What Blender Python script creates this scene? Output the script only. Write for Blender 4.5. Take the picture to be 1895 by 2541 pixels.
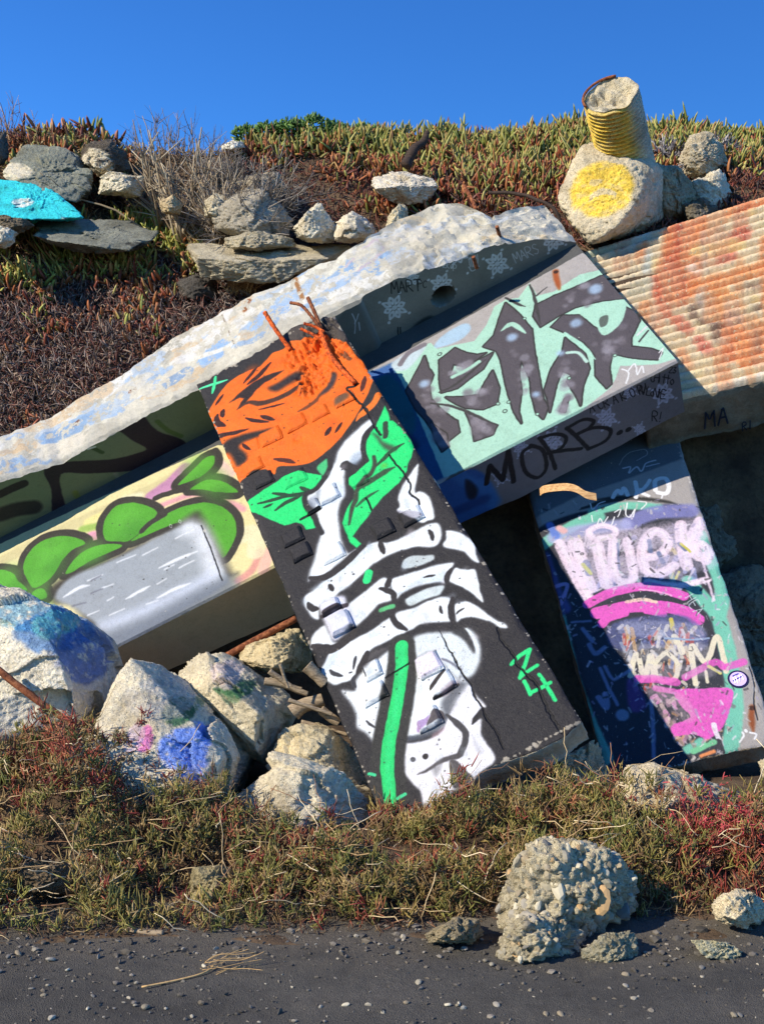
import bpy, bmesh, math, random
import numpy as np
from mathutils import Vector, Matrix

for o in list(bpy.data.objects):
    bpy.data.objects.remove(o, do_unlink=True)
scene = bpy.context.scene
COL = scene.collection
rng = np.random.default_rng(7)
random.seed(7)

# ------------------------------------------------------------------ camera
VFOV = 50.0
PW, PH = 1895.0, 2541.0
CX, CY = PW / 2, PH / 2
FOC = CY / math.tan(math.radians(VFOV / 2))
EYE = np.array([0.0, 0.0, 1.6])
cam_d = bpy.data.cameras.new("camera")
cam = bpy.data.objects.new("camera", cam_d)
COL.objects.link(cam)
cam.location = EYE
cam.rotation_euler = (math.radians(90), 0, 0)
cam_d.sensor_fit = 'VERTICAL'
cam_d.sensor_height = 24.0
cam_d.lens = 12.0 / math.tan(math.radians(VFOV / 2))
cam_d.clip_start = 0.05
cam_d.clip_end = 2000
scene.camera = cam

# ------------------------------------------------------------------ light
SUN = np.array([-0.701, -0.470, 0.538]); SUN /= np.linalg.norm(SUN)
sun_el = math.asin(SUN[2])
sun_rot = math.atan2(-SUN[0], SUN[1])
world = bpy.data.worlds.new("World")
scene.world = world
world.use_nodes = True
wn = world.node_tree
for n_ in list(wn.nodes):
    wn.nodes.remove(n_)
sky = wn.nodes.new('ShaderNodeTexSky')
sky.sky_type = 'NISHITA'
sky.sun_disc = False
sky.sun_elevation = sun_el
sky.sun_rotation = sun_rot
sky.altitude = 0
sky.air_density = 1.0
sky.dust_density = 0.0
sky.ozone_density = 4.0
bg = wn.nodes.new('ShaderNodeBackground')
bg.inputs['Strength'].default_value = 0.10
wo = wn.nodes.new('ShaderNodeOutputWorld')
hs = wn.nodes.new('ShaderNodeHueSaturation')
hs.inputs['Hue'].default_value = 0.515
hs.inputs['Saturation'].default_value = 1.12
hs.inputs['Value'].default_value = 1.16
tint = wn.nodes.new('ShaderNodeMix'); tint.data_type = 'RGBA'; tint.blend_type = 'MULTIPLY'
tint.inputs[0].default_value = 1.0; tint.inputs[7].default_value = (0.40, 0.97, 1.30, 1)      # the deep blue of a clear dry day
wn.links.new(sky.outputs[0], hs.inputs['Color'])
wn.links.new(hs.outputs[0], tint.inputs[6])
wn.links.new(tint.outputs[2], bg.inputs['Color'])
wn.links.new(bg.outputs[0], wo.inputs[0])
sun_d = bpy.data.lights.new("sun", 'SUN')
sun_d.energy = 5.0
sun_d.angle = math.radians(0.53)
sun_d.color = (1.0, 0.91, 0.77)
sun_o = bpy.data.objects.new("sun", sun_d)
COL.objects.link(sun_o)
sun_o.location = (-6, -3, 12)
sun_o.rotation_euler = Vector(SUN).to_track_quat('Z', 'Y').to_euler()
scene.view_settings.view_transform = 'Standard'
scene.view_settings.look = 'None'
scene.view_settings.exposure = 0.38
scene.view_settings.gamma = 1.0
scene.view_settings.use_curve_mapping = False
scene.render.engine = 'CYCLES'
scene.cycles.max_bounces = 6

# ------------------------------------------------------------------ maths
def unit(v):
    v = np.asarray(v, float)
    return v / np.linalg.norm(v)

def rays(p):
    p = np.asarray(p, float).reshape(-1, 2)
    return np.stack([(p[:, 0] - CX) / FOC, np.ones(len(p)), -(p[:, 1] - CY) / FOC], 1)

def at(px, py, d):
    """The point of the place seen at photo position (px, py), d metres in front of the camera."""
    return EYE + rays([(px, py)])[0] * d

def to_px(P):
    P = np.asarray(P, float).reshape(-1, 3) - EYE
    return np.stack([CX + FOC * P[:, 0] / P[:, 1], CY - FOC * P[:, 2] / P[:, 1]], 1)

def hit(p, Q, n):
    r = rays(p)
    return EYE + r * (((Q - EYE) @ n) / (r @ n))[:, None]

def lin(c):
    c = np.asarray(c, float) / 255.0
    return np.where(c <= 0.04045, c / 12.92, ((c + 0.055) / 1.055) ** 2.4)

def sstep(a, b, x):
    t = np.clip((x - a) / (b - a), 0, 1)
    return t * t * (3 - 2 * t)

def _hash(ix, iy, iz, seed):
    h = (ix * 374761393 + iy * 668265263 + iz * 2147483647 + seed * 974634777) & 0xFFFFFFFF
    h = ((h ^ (h >> 13)) * 1274126177) & 0xFFFFFFFF
    h = h ^ (h >> 16)
    return (h & 0xFFFFFF) / float(0xFFFFFF)

def vnoise(P, seed=0):
    P = np.asarray(P, float)
    i = np.floor(P).astype(np.int64)
    fr = P - i
    u = fr * fr * (3 - 2 * fr)
    out = 0
    for dx in (0, 1):
        for dy in (0, 1):
            for dz in (0, 1):
                w = (u[:, 0] if dx else 1 - u[:, 0]) * (u[:, 1] if dy else 1 - u[:, 1]) * (u[:, 2] if dz else 1 - u[:, 2])
                out = out + w * _hash(i[:, 0] + dx, i[:, 1] + dy, i[:, 2] + dz, seed)
    return out * 2 - 1

def fbm(P, octaves=4, seed=0, gain=0.5):
    P = np.asarray(P, float)
    a, s, t = 1.0, 0.0, 0.0
    for k in range(octaves):
        s = s + a * vnoise(P * (2.03 ** k) + 17.3 * k, seed + k)
        t += a
        a *= gain
    return s / t

def catmull(P, closed=False, n=6):
    P = np.asarray(P, float)
    m = len(P)
    if m < 3:
        return P
    out = []
    rngk = range(m if closed else m - 1)
    t = np.linspace(0, 1, n, endpoint=False)[:, None]
    for k in rngk:
        if closed:
            p0, p1, p2, p3 = P[(k - 1) % m], P[k], P[(k + 1) % m], P[(k + 2) % m]
        else:
            p0, p1, p2, p3 = P[max(k - 1, 0)], P[k], P[k + 1], P[min(k + 2, m - 1)]
        out.append(0.5 * (2 * p1 + (p2 - p0) * t + (2 * p0 - 5 * p1 + 4 * p2 - p3) * t ** 2 + (3 * p1 - p0 - 3 * p2 + p3) * t ** 3))
    out = np.concatenate(out)
    if not closed:
        out = np.concatenate([out, P[-1:]])
    return out

# ------------------------------------------------------------------ object helpers
def tag(o, label=None, cat=None, group=None, kind=None):
    if label: o["label"] = label
    if cat: o["category"] = cat
    if group: o["group"] = group
    if kind: o["kind"] = kind
    return o

def link(name, me, mat, parent=None):
    o = bpy.data.objects.new(name, me)
    COL.objects.link(o)
    mats = mat if isinstance(mat, (list, tuple)) else [mat]
    if len(me.materials) == 0:
        for m in mats:
            me.materials.append(m)
    if parent is not None:
        o.parent = parent
        o.matrix_parent_inverse = Matrix.Translation(-Vector(parent.location))
    return o

def empty(name, loc):
    o = bpy.data.objects.new(name, None)
    o.empty_display_size = 0.1
    o.location = Vector(loc)
    COL.objects.link(o)
    return o

def mesh_from(name, V, F, smooth=True, uv=None, col=None, mat_idx=None):
    """V (n,3); F (m,k) array or list of faces; uv per vertex; col per vertex (linear rgb)."""
    me = bpy.data.meshes.new(name)
    V = np.ascontiguousarray(V, dtype=np.float32)
    if isinstance(F, np.ndarray):
        m, k = F.shape
        me.vertices.add(len(V)); me.vertices.foreach_set("co", V.ravel())
        me.loops.add(m * k); me.loops.foreach_set("vertex_index", np.ascontiguousarray(F, dtype=np.int32).ravel())
        me.polygons.add(m)
        me.polygons.foreach_set("loop_start", np.arange(0, m * k, k, dtype=np.int32))
        me.polygons.foreach_set("loop_total", np.full(m, k, dtype=np.int32))
    else:
        me.from_pydata(V.tolist(), [], F)
    me.update(calc_edges=True)
    me.polygons.foreach_set("use_smooth", np.full(len(me.polygons), smooth, dtype=bool))
    if mat_idx is not None:
        me.polygons.foreach_set("material_index", np.asarray(mat_idx, dtype=np.int32))
    if uv is not None:
        li = np.empty(len(me.loops), dtype=np.int32)
        me.loops.foreach_get("vertex_index", li)
        l = me.uv_layers.new(name="UVMap")
        l.data.foreach_set("uv", np.asarray(uv, dtype=np.float32)[li].ravel())
    if col is not None:
        ca = me.color_attributes.new(name="Col", type='FLOAT_COLOR', domain='POINT')
        c4 = np.ones((len(V), 4), dtype=np.float32)
        c4[:, :3] = np.clip(col, 0, 1)
        ca.data.foreach_set("color", c4.ravel())
    me.validate()
    return me

def grid_faces(nu, nv, off=0):
    """faces of a grid with index = i*nv + j, i<nu, j<nv"""
    i, j = np.meshgrid(np.arange(nu - 1), np.arange(nv - 1), indexing='ij')
    a_ = (i * nv + j).ravel() + off
    return np.stack([a_, a_ + nv, a_ + nv + 1, a_ + 1], 1)

def tube_arrays(P, R, sides=6, cap=True, V0=0):
    P = np.asarray(P, float); n = len(P)
    R = np.broadcast_to(np.asarray(R, float), (n,))
    T = np.gradient(P, axis=0); T /= np.linalg.norm(T, axis=1)[:, None] + 1e-9
    ref = np.array([0, 0, 1.0]) if abs(T[:, 2]).mean() < 0.85 else np.array([1.0, 0, 0])
    X = np.cross(T, ref); X /= np.linalg.norm(X, axis=1)[:, None] + 1e-9
    Y = np.cross(T, X)
    an = np.linspace(0, 2 * math.pi, sides, endpoint=False)
    V = P[:, None] + R[:, None, None] * (np.cos(an)[None, :, None] * X[:, None] + np.sin(an)[None, :, None] * Y[:, None])
    V = V.reshape(-1, 3)
    i, j = np.meshgrid(np.arange(n - 1), np.arange(sides), indexing='ij')
    a_ = i * sides + j; b_ = i * sides + (j + 1) % sides
    F = np.stack([a_, b_, b_ + sides, a_ + sides], -1).reshape(-1, 4) + V0
    faces = F.tolist()
    if cap:
        faces.append([V0 + k for k in range(sides)][::-1])
        faces.append([V0 + (n - 1) * sides + k for k in range(sides)])
    return V, faces

def tubes_mesh(name, items, sides=5, smooth=True, cols=None):
    Vs, Fs, Cs, k = [], [], [], 0
    for q, (P, R) in enumerate(items):
        V, F = tube_arrays(P, R, sides, True, k)
        Vs.append(V); Fs += F; k += len(V)
        if cols is not None:
            Cs.append(np.repeat(np.asarray(cols[q], float)[None], len(V), 0))
    return mesh_from(name, np.concatenate(Vs), Fs, smooth, col=np.concatenate(Cs) if cols is not None else None)

# ------------------------------------------------------------------ materials
class NT:
    def __init__(s, name):
        s.m = bpy.data.materials.new(name); s.m.use_nodes = True
        s.t = s.m.node_tree
        s.b = s.t.nodes['Principled BSDF']
        s.b.inputs['Specular IOR Level'].default_value = 0.3
    def n(s, typ, **kw):
        x = s.t.nodes.new(typ)
        for k, v in kw.items():
            setattr(x, k, v)
        return x
    def l(s, a, b): s.t.links.new(a, b)
    def coord(s, kind='Object', scale=None):
        c = s.n('ShaderNodeTexCoord')
        return c.outputs[kind]
    def noise(s, vec, scale, detail=4, rough=0.55, dist=0.0):
        x = s.n('ShaderNodeTexNoise'); x.inputs['Scale'].default_value = scale
        x.inputs['Detail'].default_value = detail; x.inputs['Roughness'].default_value = rough
        x.inputs['Distortion'].default_value = dist
        s.l(vec, x.inputs['Vector']); return x.outputs['Fac']
    def voro(s, vec, scale, feature='F1'):
        x = s.n('ShaderNodeTexVoronoi'); x.feature = feature; x.inputs['Scale'].default_value = scale
        s.l(vec, x.inputs['Vector']); return x.outputs['Distance']
    def ramp(s, fac, stops):
        x = s.n('ShaderNodeValToRGB'); el = x.color_ramp.elements
        while len(el) < len(stops): el.new(0.5)
        for e_, (p, c) in zip(el, stops):
            e_.position = p
            e_.color = (*(c if hasattr(c, '__len__') else (c, c, c)), 1)
        s.l(fac, x.inputs[0]); return x.outputs[0]
    def mix(s, fac, a, b, mode='MIX'):
        x = s.n('ShaderNodeMix'); x.data_type = 'RGBA'; x.blend_type = mode
        for sock, val in ((x.inputs[0], fac), (x.inputs[6], a), (x.inputs[7], b)):
            if hasattr(val, 'links') or isinstance(val, bpy.types.NodeSocket): s.l(val, sock)
            elif hasattr(val, '__len__'): sock.default_value = (*val[:3], 1)
            else: sock.default_value = val
        return x.outputs[2]
    def math(s, op, a, b=0.0):
        x = s.n('ShaderNodeMath'); x.operation = op
        for sock, val in ((x.inputs[0], a), (x.inputs[1], b)):
            if isinstance(val, bpy.types.NodeSocket): s.l(val, sock)
            else: sock.default_value = val
        return x.outputs[0]
    def bump(s, h, strength, dist, prev=None):
        x = s.n('ShaderNodeBump'); x.inputs['Strength'].default_value = strength; x.inputs['Distance'].default_value = dist
        s.l(h, x.inputs['Height'])
        if prev is not None: s.l(prev, x.inputs['Normal'])
        return x.outputs[0]

def concrete_color(t, vec, base, dark=0.62):
    base = np.asarray(base)
    big = t.noise(vec, 3.0, 5, 0.6)
    c = t.ramp(big, [(0.3, tuple(base * dark)), (0.55, tuple(base)), (0.75, tuple(np.clip(base * 1.22, 0, 1)))])
    fine = t.noise(vec, 60, 4, 0.7)
    c = t.mix(0.55, c, t.ramp(fine, [(0.25, 0.55), (0.5, 1.0), (0.75, 1.25)]), 'MULTIPLY')
    return c, big, fine

def rock_mat():
    t = NT("rubble_concrete")
    v = t.coord('Object')
    at_ = t.n('ShaderNodeAttribute'); at_.attribute_name = 'Col'
    big = t.noise(v, 4.0, 5, 0.65)
    fine = t.noise(v, 70, 4, 0.75)
    mid = t.noise(v, 17, 5, 0.7)
    pit = t.voro(v, 55)
    c = t.mix(1.0, at_.outputs['Color'], t.ramp(big, [(0.28, (0.60, 0.57, 0.52)), (0.5, (1.0, 1.0, 1.0)), (0.75, (1.22, 1.18, 1.1))]), 'MULTIPLY')
    c = t.mix(0.7, c, t.ramp(fine, [(0.25, 0.5), (0.5, 1.0), (0.78, 1.3)]), 'MULTIPLY')
    c = t.mix(0.6, c, t.ramp(mid, [(0.3, (0.62, 0.58, 0.52)), (0.52, (1, 1, 1)), (0.8, (1.15, 1.15, 1.12))]), 'MULTIPLY')
    c = t.mix(0.5, c, t.ramp(pit, [(0.0, 0.45), (0.16, 1.0)]), 'MULTIPLY')
    c = t.mix(1.0, c, (1.14, 1.12, 1.06), 'MULTIPLY')
    t.l(c, t.b.inputs['Base Color'])
    t.b.inputs['Roughness'].default_value = 0.92
    b = t.bump(mid, 1.0, 0.045)
    b = t.bump(fine, 1.0, 0.012, b)
    b = t.bump(t.ramp(pit, [(0.0, 0.0), (0.25, 1.0)]), 0.8, 0.010, b)
    t.l(b, t.b.inputs['Normal'])
    return t.m

def attr_mat(name, rough=0.7, trans=0.0, spec=0.3, var=0.0):
    t = NT(name)
    at_ = t.n('ShaderNodeAttribute'); at_.attribute_name = 'Col'
    c = at_.outputs['Color']
    if var:
        v = t.coord('Object')
        f = t.noise(v, 90, 3, 0.6)
        c = t.mix(var, c, t.ramp(f, [(0.3, 0.45), (0.5, 1.0), (0.75, 1.4)]), 'MULTIPLY')
    t.l(c, t.b.inputs['Base Color'])
    t.b.inputs['Roughness'].default_value = rough
    t.b.inputs['Specular IOR Level'].default_value = spec
    if trans:
        t.b.inputs['Subsurface Weight'].default_value = 0.0
    return t.m

def rust_mat():
    t = NT("rusty_steel"); v = t.coord('Object')
    f = t.noise(v, 40, 5, 0.7)
    t.l(t.ramp(f, [(0.3, tuple(lin((52, 28, 18)))), (0.5, tuple(lin((118, 66, 40)))), (0.72, tuple(lin((170, 112, 72))))]), t.b.inputs['Base Color'])
    t.b.inputs['Roughness'].default_value = 0.9
    t.l(t.bump(f, 0.7, 0.004), t.b.inputs['Normal'])
    return t.m

def wood_mat(name, c1, c2):
    t = NT(name); v = t.coord('Object')
    mp = t.n('ShaderNodeMapping'); mp.inputs['Scale'].default_value = (6, 40, 40); t.l(v, mp.inputs[0])
    f = t.noise(mp.outputs[0], 3, 5, 0.7, 0.4)
    t.l(t.ramp(f, [(0.3, tuple(lin(c1))), (0.7, tuple(lin(c2)))]), t.b.inputs['Base Color'])
    t.b.inputs['Roughness'].default_value = 0.85
    t.l(t.bump(f, 0.6, 0.004), t.b.inputs['Normal'])
    return t.m

def paint_mat(name, img, base, himg=None, chip=0.0, chipscale=18.0, grime=0.5, rough=0.62, gain=0.80, wrinkle=0.5):
    """spray paint (rgba made by the painter below) over cast concrete"""
    t = NT(name); v = t.coord('Object')
    conc, big, fine = concrete_color(t, v, base)
    ti = t.n('ShaderNodeTexImage'); ti.image = img; ti.interpolation = 'Cubic'; ti.extension = 'EXTEND'
    t.l(t.coord('UV'), ti.inputs[0])
    alpha = ti.outputs['Alpha']
    chipn = t.noise(v, chipscale, 8, 0.72, 0.3)
    if chip > 0:
        mask = t.ramp(chipn, [(chip - 0.02, 0.0), (chip + 0.02, 1.0)])
        alpha = t.math('MULTIPLY', alpha, mask)
    paint = ti.outputs['Color']
    gr = t.noise(v, 9, 6, 0.7)
    paint = t.mix(grime, paint, t.ramp(gr, [(0.28, (0.74, 0.72, 0.70)), (0.5, (1, 1, 1)), (0.8, (1.05, 1.05, 1.05))]), 'MULTIPLY')
    spk = t.noise(v, 160, 2, 0.6)
    paint = t.mix(grime, paint, t.ramp(spk, [(0.30, 0.55), (0.42, 1.0), (0.7, 1.08)]), 'MULTIPLY')
    blot = t.noise(v, 34, 5, 0.75, 0.5)
    paint = t.mix(grime, paint, t.ramp(blot, [(0.30, 0.72), (0.46, 1.0), (0.75, 1.06)]), 'MULTIPLY')
    grit = t.noise(v, 95, 4, 0.75, 0.8)
    paint = t.mix(grime, paint, t.ramp(grit, [(0.50, 0.0), (0.74, (0.034, 0.032, 0.031))]), 'ADD')
    paint = t.mix(1.0, paint, (gain, gain, gain), 'MULTIPLY')
    c = t.mix(alpha, conc, paint)
    t.l(c, t.b.inputs['Base Color'])
    t.b.inputs['Roughness'].default_value = rough
    b = t.bump(chipn, 0.35, 0.014)
    b = t.bump(fine, 0.45, 0.004, b)
    wr = t.noise(v, 75, 3, 0.6, 1.2)
    b = t.bump(wr, wrinkle, 0.006, b)
    if himg is not None:
        th = t.n('ShaderNodeTexImage'); th.image = himg; th.interpolation = 'Cubic'; th.extension = 'EXTEND'
        t.l(t.coord('UV'), th.inputs[0])
        b = t.bump(th.outputs['Color'], 1.0, 0.02, b)
    t.l(b, t.b.inputs['Normal'])
    return t.m

ROCK = rock_mat()
LEAF = attr_mat("succulent_leaf", 0.5, 0, 0.35)
TWIG = attr_mat("dry_twig", 0.85, 0, 0.2, 0.5)
RUST = rust_mat()
DRIFT = wood_mat("driftwood", (92, 76, 58), (178, 158, 128))
DARKWOOD = wood_mat("burnt_wood", (30, 24, 20), (78, 62, 52))

# ------------------------------------------------------------------ the paint: rasterised spray strokes on a surface's own metre grid
class Canvas:
    def __init__(s, surf, u0, u1, v0, v1, mm=3.0):
        s.surf, s.u0, s.v0, s.px = surf, u0, v0, mm / 1000.0
        s.u1, s.v1 = u1, v1
        s.w = int((u1 - u0) / s.px); s.h = int((v1 - v0) / s.px)
        s.a = np.zeros((s.h, s.w, 4)); s.hgt = np.full((s.h, s.w), 0.5)
        s.z = (0, 0, 1.0)
        yy, xx = np.mgrid[0:s.h, 0:s.w]
        q = np.stack([xx.ravel() * s.px * 22, yy.ravel() * s.px * 22, np.zeros(s.w * s.h)], 1)
        s.wx = (vnoise(q, 3) + 0.6 * vnoise(q * 3.1, 4)).reshape(s.h, s.w)
        s.wy = (vnoise(q, 13) + 0.6 * vnoise(q * 3.1, 14)).reshape(s.h, s.w)
        s.grain = fbm(q * 4.0, 3, 33).reshape(s.h, s.w)
    def zoom(s, x0, y0, sc): s.z = (x0, y0, sc); return s
    def tex(s, pts):
        p = np.asarray(pts, float).reshape(-1, 2)
        src = p / s.z[2] + np.array(s.z[:2])
        uv = s.surf(src)
        uv1 = s.surf(src.mean(0)[None] + np.array([[6.0, 0]])); uv2 = s.surf(src.mean(0)[None] + np.array([[0, 6.0]])); uv0 = s.surf(src.mean(0)[None])
        sc = math.sqrt(np.linalg.norm(uv1 - uv0) * np.linalg.norm(uv2 - uv0)) / 6.0 / s.z[2]   # metres per zoom pixel
        return np.stack([(uv[:, 0] - s.u0) / s.px, (uv[:, 1] - s.v0) / s.px], 1), sc / s.px
    def _blend(s, x0, x1, y0, y1, cov, col, a, rough):
        if rough:
            cov = np.clip(cov * 1.0 - rough * np.clip(s.grain[y0:y1, x0:x1] + 0.15, 0, 1) * 2.2, 0, 1)
        cov = (cov * a)[..., None]
        t = s.a[y0:y1, x0:x1]
        al = t[..., 3:4]
        na = cov + al * (1 - cov)
        c = np.asarray(col, float) / 255.0
        t[..., :3] = np.where(na > 1e-5, (c * cov + t[..., :3] * al * (1 - cov)) / np.maximum(na, 1e-5), t[..., :3])
        t[..., 3:4] = na
    def _box(s, P, pad):
        x0 = max(0, int(P[:, 0].min() - pad)); x1 = min(s.w, int(P[:, 0].max() + pad) + 2)
        y0 = max(0, int(P[:, 1].min() - pad)); y1 = min(s.h, int(P[:, 1].max() + pad) + 2)
        return x0, x1, y0, y1
    def fill(s, col, a=1.0):
        s._blend(0, s.w, 0, s.h, np.ones((s.h, s.w)), col, a, 0)
    def _grid(s, x0, x1, y0, y1, wob):
        yy, xx = np.mgrid[y0:y1, x0:x1].astype(float)
        return xx + s.wx[y0:y1, x0:x1] * wob, yy + s.wy[y0:y1, x0:x1] * wob
    def poly(s, pts, col, soft=3, a=1.0, smooth=True, wob=0.7, rough=0.0):
        T, k = s.tex(pts)
        if smooth: T = catmull(T, True, 5)
        sf = max(soft * k * 0.5, 0.7)
        x0, x1, y0, y1 = s._box(T, sf * 2 + 3)
        if x1 <= x0 or y1 <= y0: return s
        xx, yy = s._grid(x0, x1, y0, y1, wob)
        ins = np.zeros(xx.shape, bool); dist = np.full(xx.shape, 1e9)
        A, B = T, np.roll(T, -1, 0)
        for (ax, ay), (bx, by) in zip(A, B):
            if ay != by:
                c = (ay > yy) != (by > yy)
                ins ^= c & (xx < (bx - ax) * (yy - ay) / (by - ay) + ax)
            r = sf + 2
            i0 = max(0, int(min(ax, bx) - r - x0)); i1 = int(max(ax, bx) + r - x0) + 2
            j0 = max(0, int(min(ay, by) - r - y0)); j1 = int(max(ay, by) + r - y0) + 2
            if i1 <= 0 or j1 <= 0: continue
            X = xx[j0:j1, i0:i1]; Y = yy[j0:j1, i0:i1]
            if X.size == 0: continue
            dx, dy = bx - ax, by - ay
            tt = np.clip(((X - ax) * dx + (Y - ay) * dy) / (dx * dx + dy * dy + 1e-9), 0, 1)
            d = np.hypot(X - ax - tt * dx, Y - ay - tt * dy)
            dist[j0:j1, i0:i1] = np.minimum(dist[j0:j1, i0:i1], d)
        sd = np.where(ins, dist, -dist)
        s._blend(x0, x1, y0, y1, sstep(-sf, sf, sd), col, a, rough)
        return s
    def stroke(s, pts, w, col, soft=3, a=1.0, taper=(1, 1), wob=0.7, rough=0.0, smooth=True, groove=0.0):
        T, k = s.tex(pts)
        if smooth: T = catmull(T, False, 7)
        L = np.concatenate([[0], np.cumsum(np.linalg.norm(np.diff(T, axis=0), axis=1))]); L = L / max(L[-1], 1e-6)
        tw = np.interp(L, [0, 0.28, 0.72, 1], [taper[0], 1, 1, taper[1]])
        hw = np.maximum(w * k * 0.5 * tw, 0.35)
        sf = max(soft * k * 0.5, 0.6)
        pad = hw.max() + sf + 3
        x0, x1, y0, y1 = s._box(T, pad)
        if x1 <= x0 or y1 <= y0: return s
        xx, yy = s._grid(x0, x1, y0, y1, wob)
        sd = np.full(xx.shape, -1e9)
        for q in range(len(T) - 1):
            (ax, ay), (bx, by) = T[q], T[q + 1]
            i0 = max(0, int(min(ax, bx) - pad - x0)); i1 = int(max(ax, bx) + pad - x0) + 2
            j0 = max(0, int(min(ay, by) - pad - y0)); j1 = int(max(ay, by) + pad - y0) + 2
            if i1 <= 0 or j1 <= 0: continue
            X = xx[j0:j1, i0:i1]; Y = yy[j0:j1, i0:i1]
            if X.size == 0: continue
            dx, dy = bx - ax, by - ay
            tt = np.clip(((X - ax) * dx + (Y - ay) * dy) / (dx * dx + dy * dy + 1e-9), 0, 1)
            d = hw[q] + (hw[q + 1] - hw[q]) * tt - np.hypot(X - ax - tt * dx, Y - ay - tt * dy)
            sd[j0:j1, i0:i1] = np.maximum(sd[j0:j1, i0:i1], d)
        cov = sstep(-sf, sf, sd)
        if groove:
            s.hgt[y0:y1, x0:x1] = np.minimum(s.hgt[y0:y1, x0:x1], 0.5 - groove * cov)
        if a > 0: s._blend(x0, x1, y0, y1, cov, col, a, rough)
        return s
    def wear(s, pts, w, amount=.55):
        """paint rubbed and chipped off along a line (edges of the slab)"""
        T, k = s.tex(pts); T = resample(T, 900); T = T[np.sort(rng.choice(900, 110, replace=False))]
        hw = w * k * .5
        for (x, y) in T:
            r = hw * min(2.2, rng.lognormal(-.6, .6))
            x0, x1, y0, y1 = s._box(np.array([[x, y]]), r + 1)
            if x1 <= x0 or y1 <= y0: continue
            yy, xx = np.mgrid[y0:y1, x0:x1].astype(float)
            d = np.hypot(xx - x, yy - y) / r + .8 * s.grain[y0:y1, x0:x1]
            s.a[y0:y1, x0:x1, 3] *= 1 - (1 - sstep(.5, .8, d)) * (rng.uniform() < amount)
        return s
    def dot(s, x, y, r, col, **kw):
        return s.stroke([(x - 0.3, y), (x + 0.3, y)], 2 * r, col, smooth=False, **kw)
    def flower(s, x, y, size, ang, col, a=0.55, soft=3):
        """square floral stencil: eight petals, four corner dots, a centre"""
        for k in range(8):
            t = ang + k * math.pi / 4
            r = size * (0.47 if k % 2 else 0.40)
            c_, n_ = math.cos(t), math.sin(t)
            for sgn in (-1, 1):
                s.stroke([(x + c_ * size * .16, y + n_ * size * .16), (x + c_ * size * .30 - sgn * n_ * size * .075, y + n_ * size * .30 + sgn * c_ * size * .075), (x + c_ * r, y + n_ * r)], size * .085, col, soft=soft, a=a, wob=0.4)
            if k % 2:
                s.dot(x + c_ * size * .60, y + n_ * size * .60, size * .055, col, a=a, soft=soft)
        s.dot(x, y, size * .10, col, a=a, soft=soft)
    def text(s, word, x, y, h, ang, w, col, a=1.0, adv=0.85, soft=2, wob=0.5, slant=0.0):
        ca, sa = math.cos(ang), math.sin(ang)
        cx = 0.0
        for ch in word:
            for st in FONT.get(ch, []):
                P = []
                for (gx, gy) in st:
                    lx = cx + gx * h * 0.62 + slant * gy * h; ly = -gy * h
                    P.append((x + lx * ca - ly * sa, y + lx * sa + ly * ca))
                s.stroke(P, w, col, soft=soft, a=a, wob=wob, smooth=len(P) > 3)
            cx += h * adv * (0.35 if ch in 'I!. ' else 0.8)
    def image(s, name):
        im = bpy.data.images.new(name, s.w, s.h, alpha=True)
        im.alpha_mode = 'CHANNEL_PACKED'
        im.pixels.foreach_set(np.clip(s.a, 0, 1).astype(np.float32).ravel()); im.update(); im.pack()
        return im
    def height(s, name):
        im = bpy.data.images.new(name, s.w, s.h, alpha=False)
        im.colorspace_settings.name = 'Non-Color'
        b = np.ones((s.h, s.w, 4), dtype=np.float32); b[..., :3] = s.hgt[..., None]
        im.pixels.foreach_set(b.ravel()); im.update(); im.pack()
        return im
    def uv(s, U, V):
        return np.stack([(U - s.u0) / (s.w * s.px), (V - s.v0) / (s.h * s.px)], 1)

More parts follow.
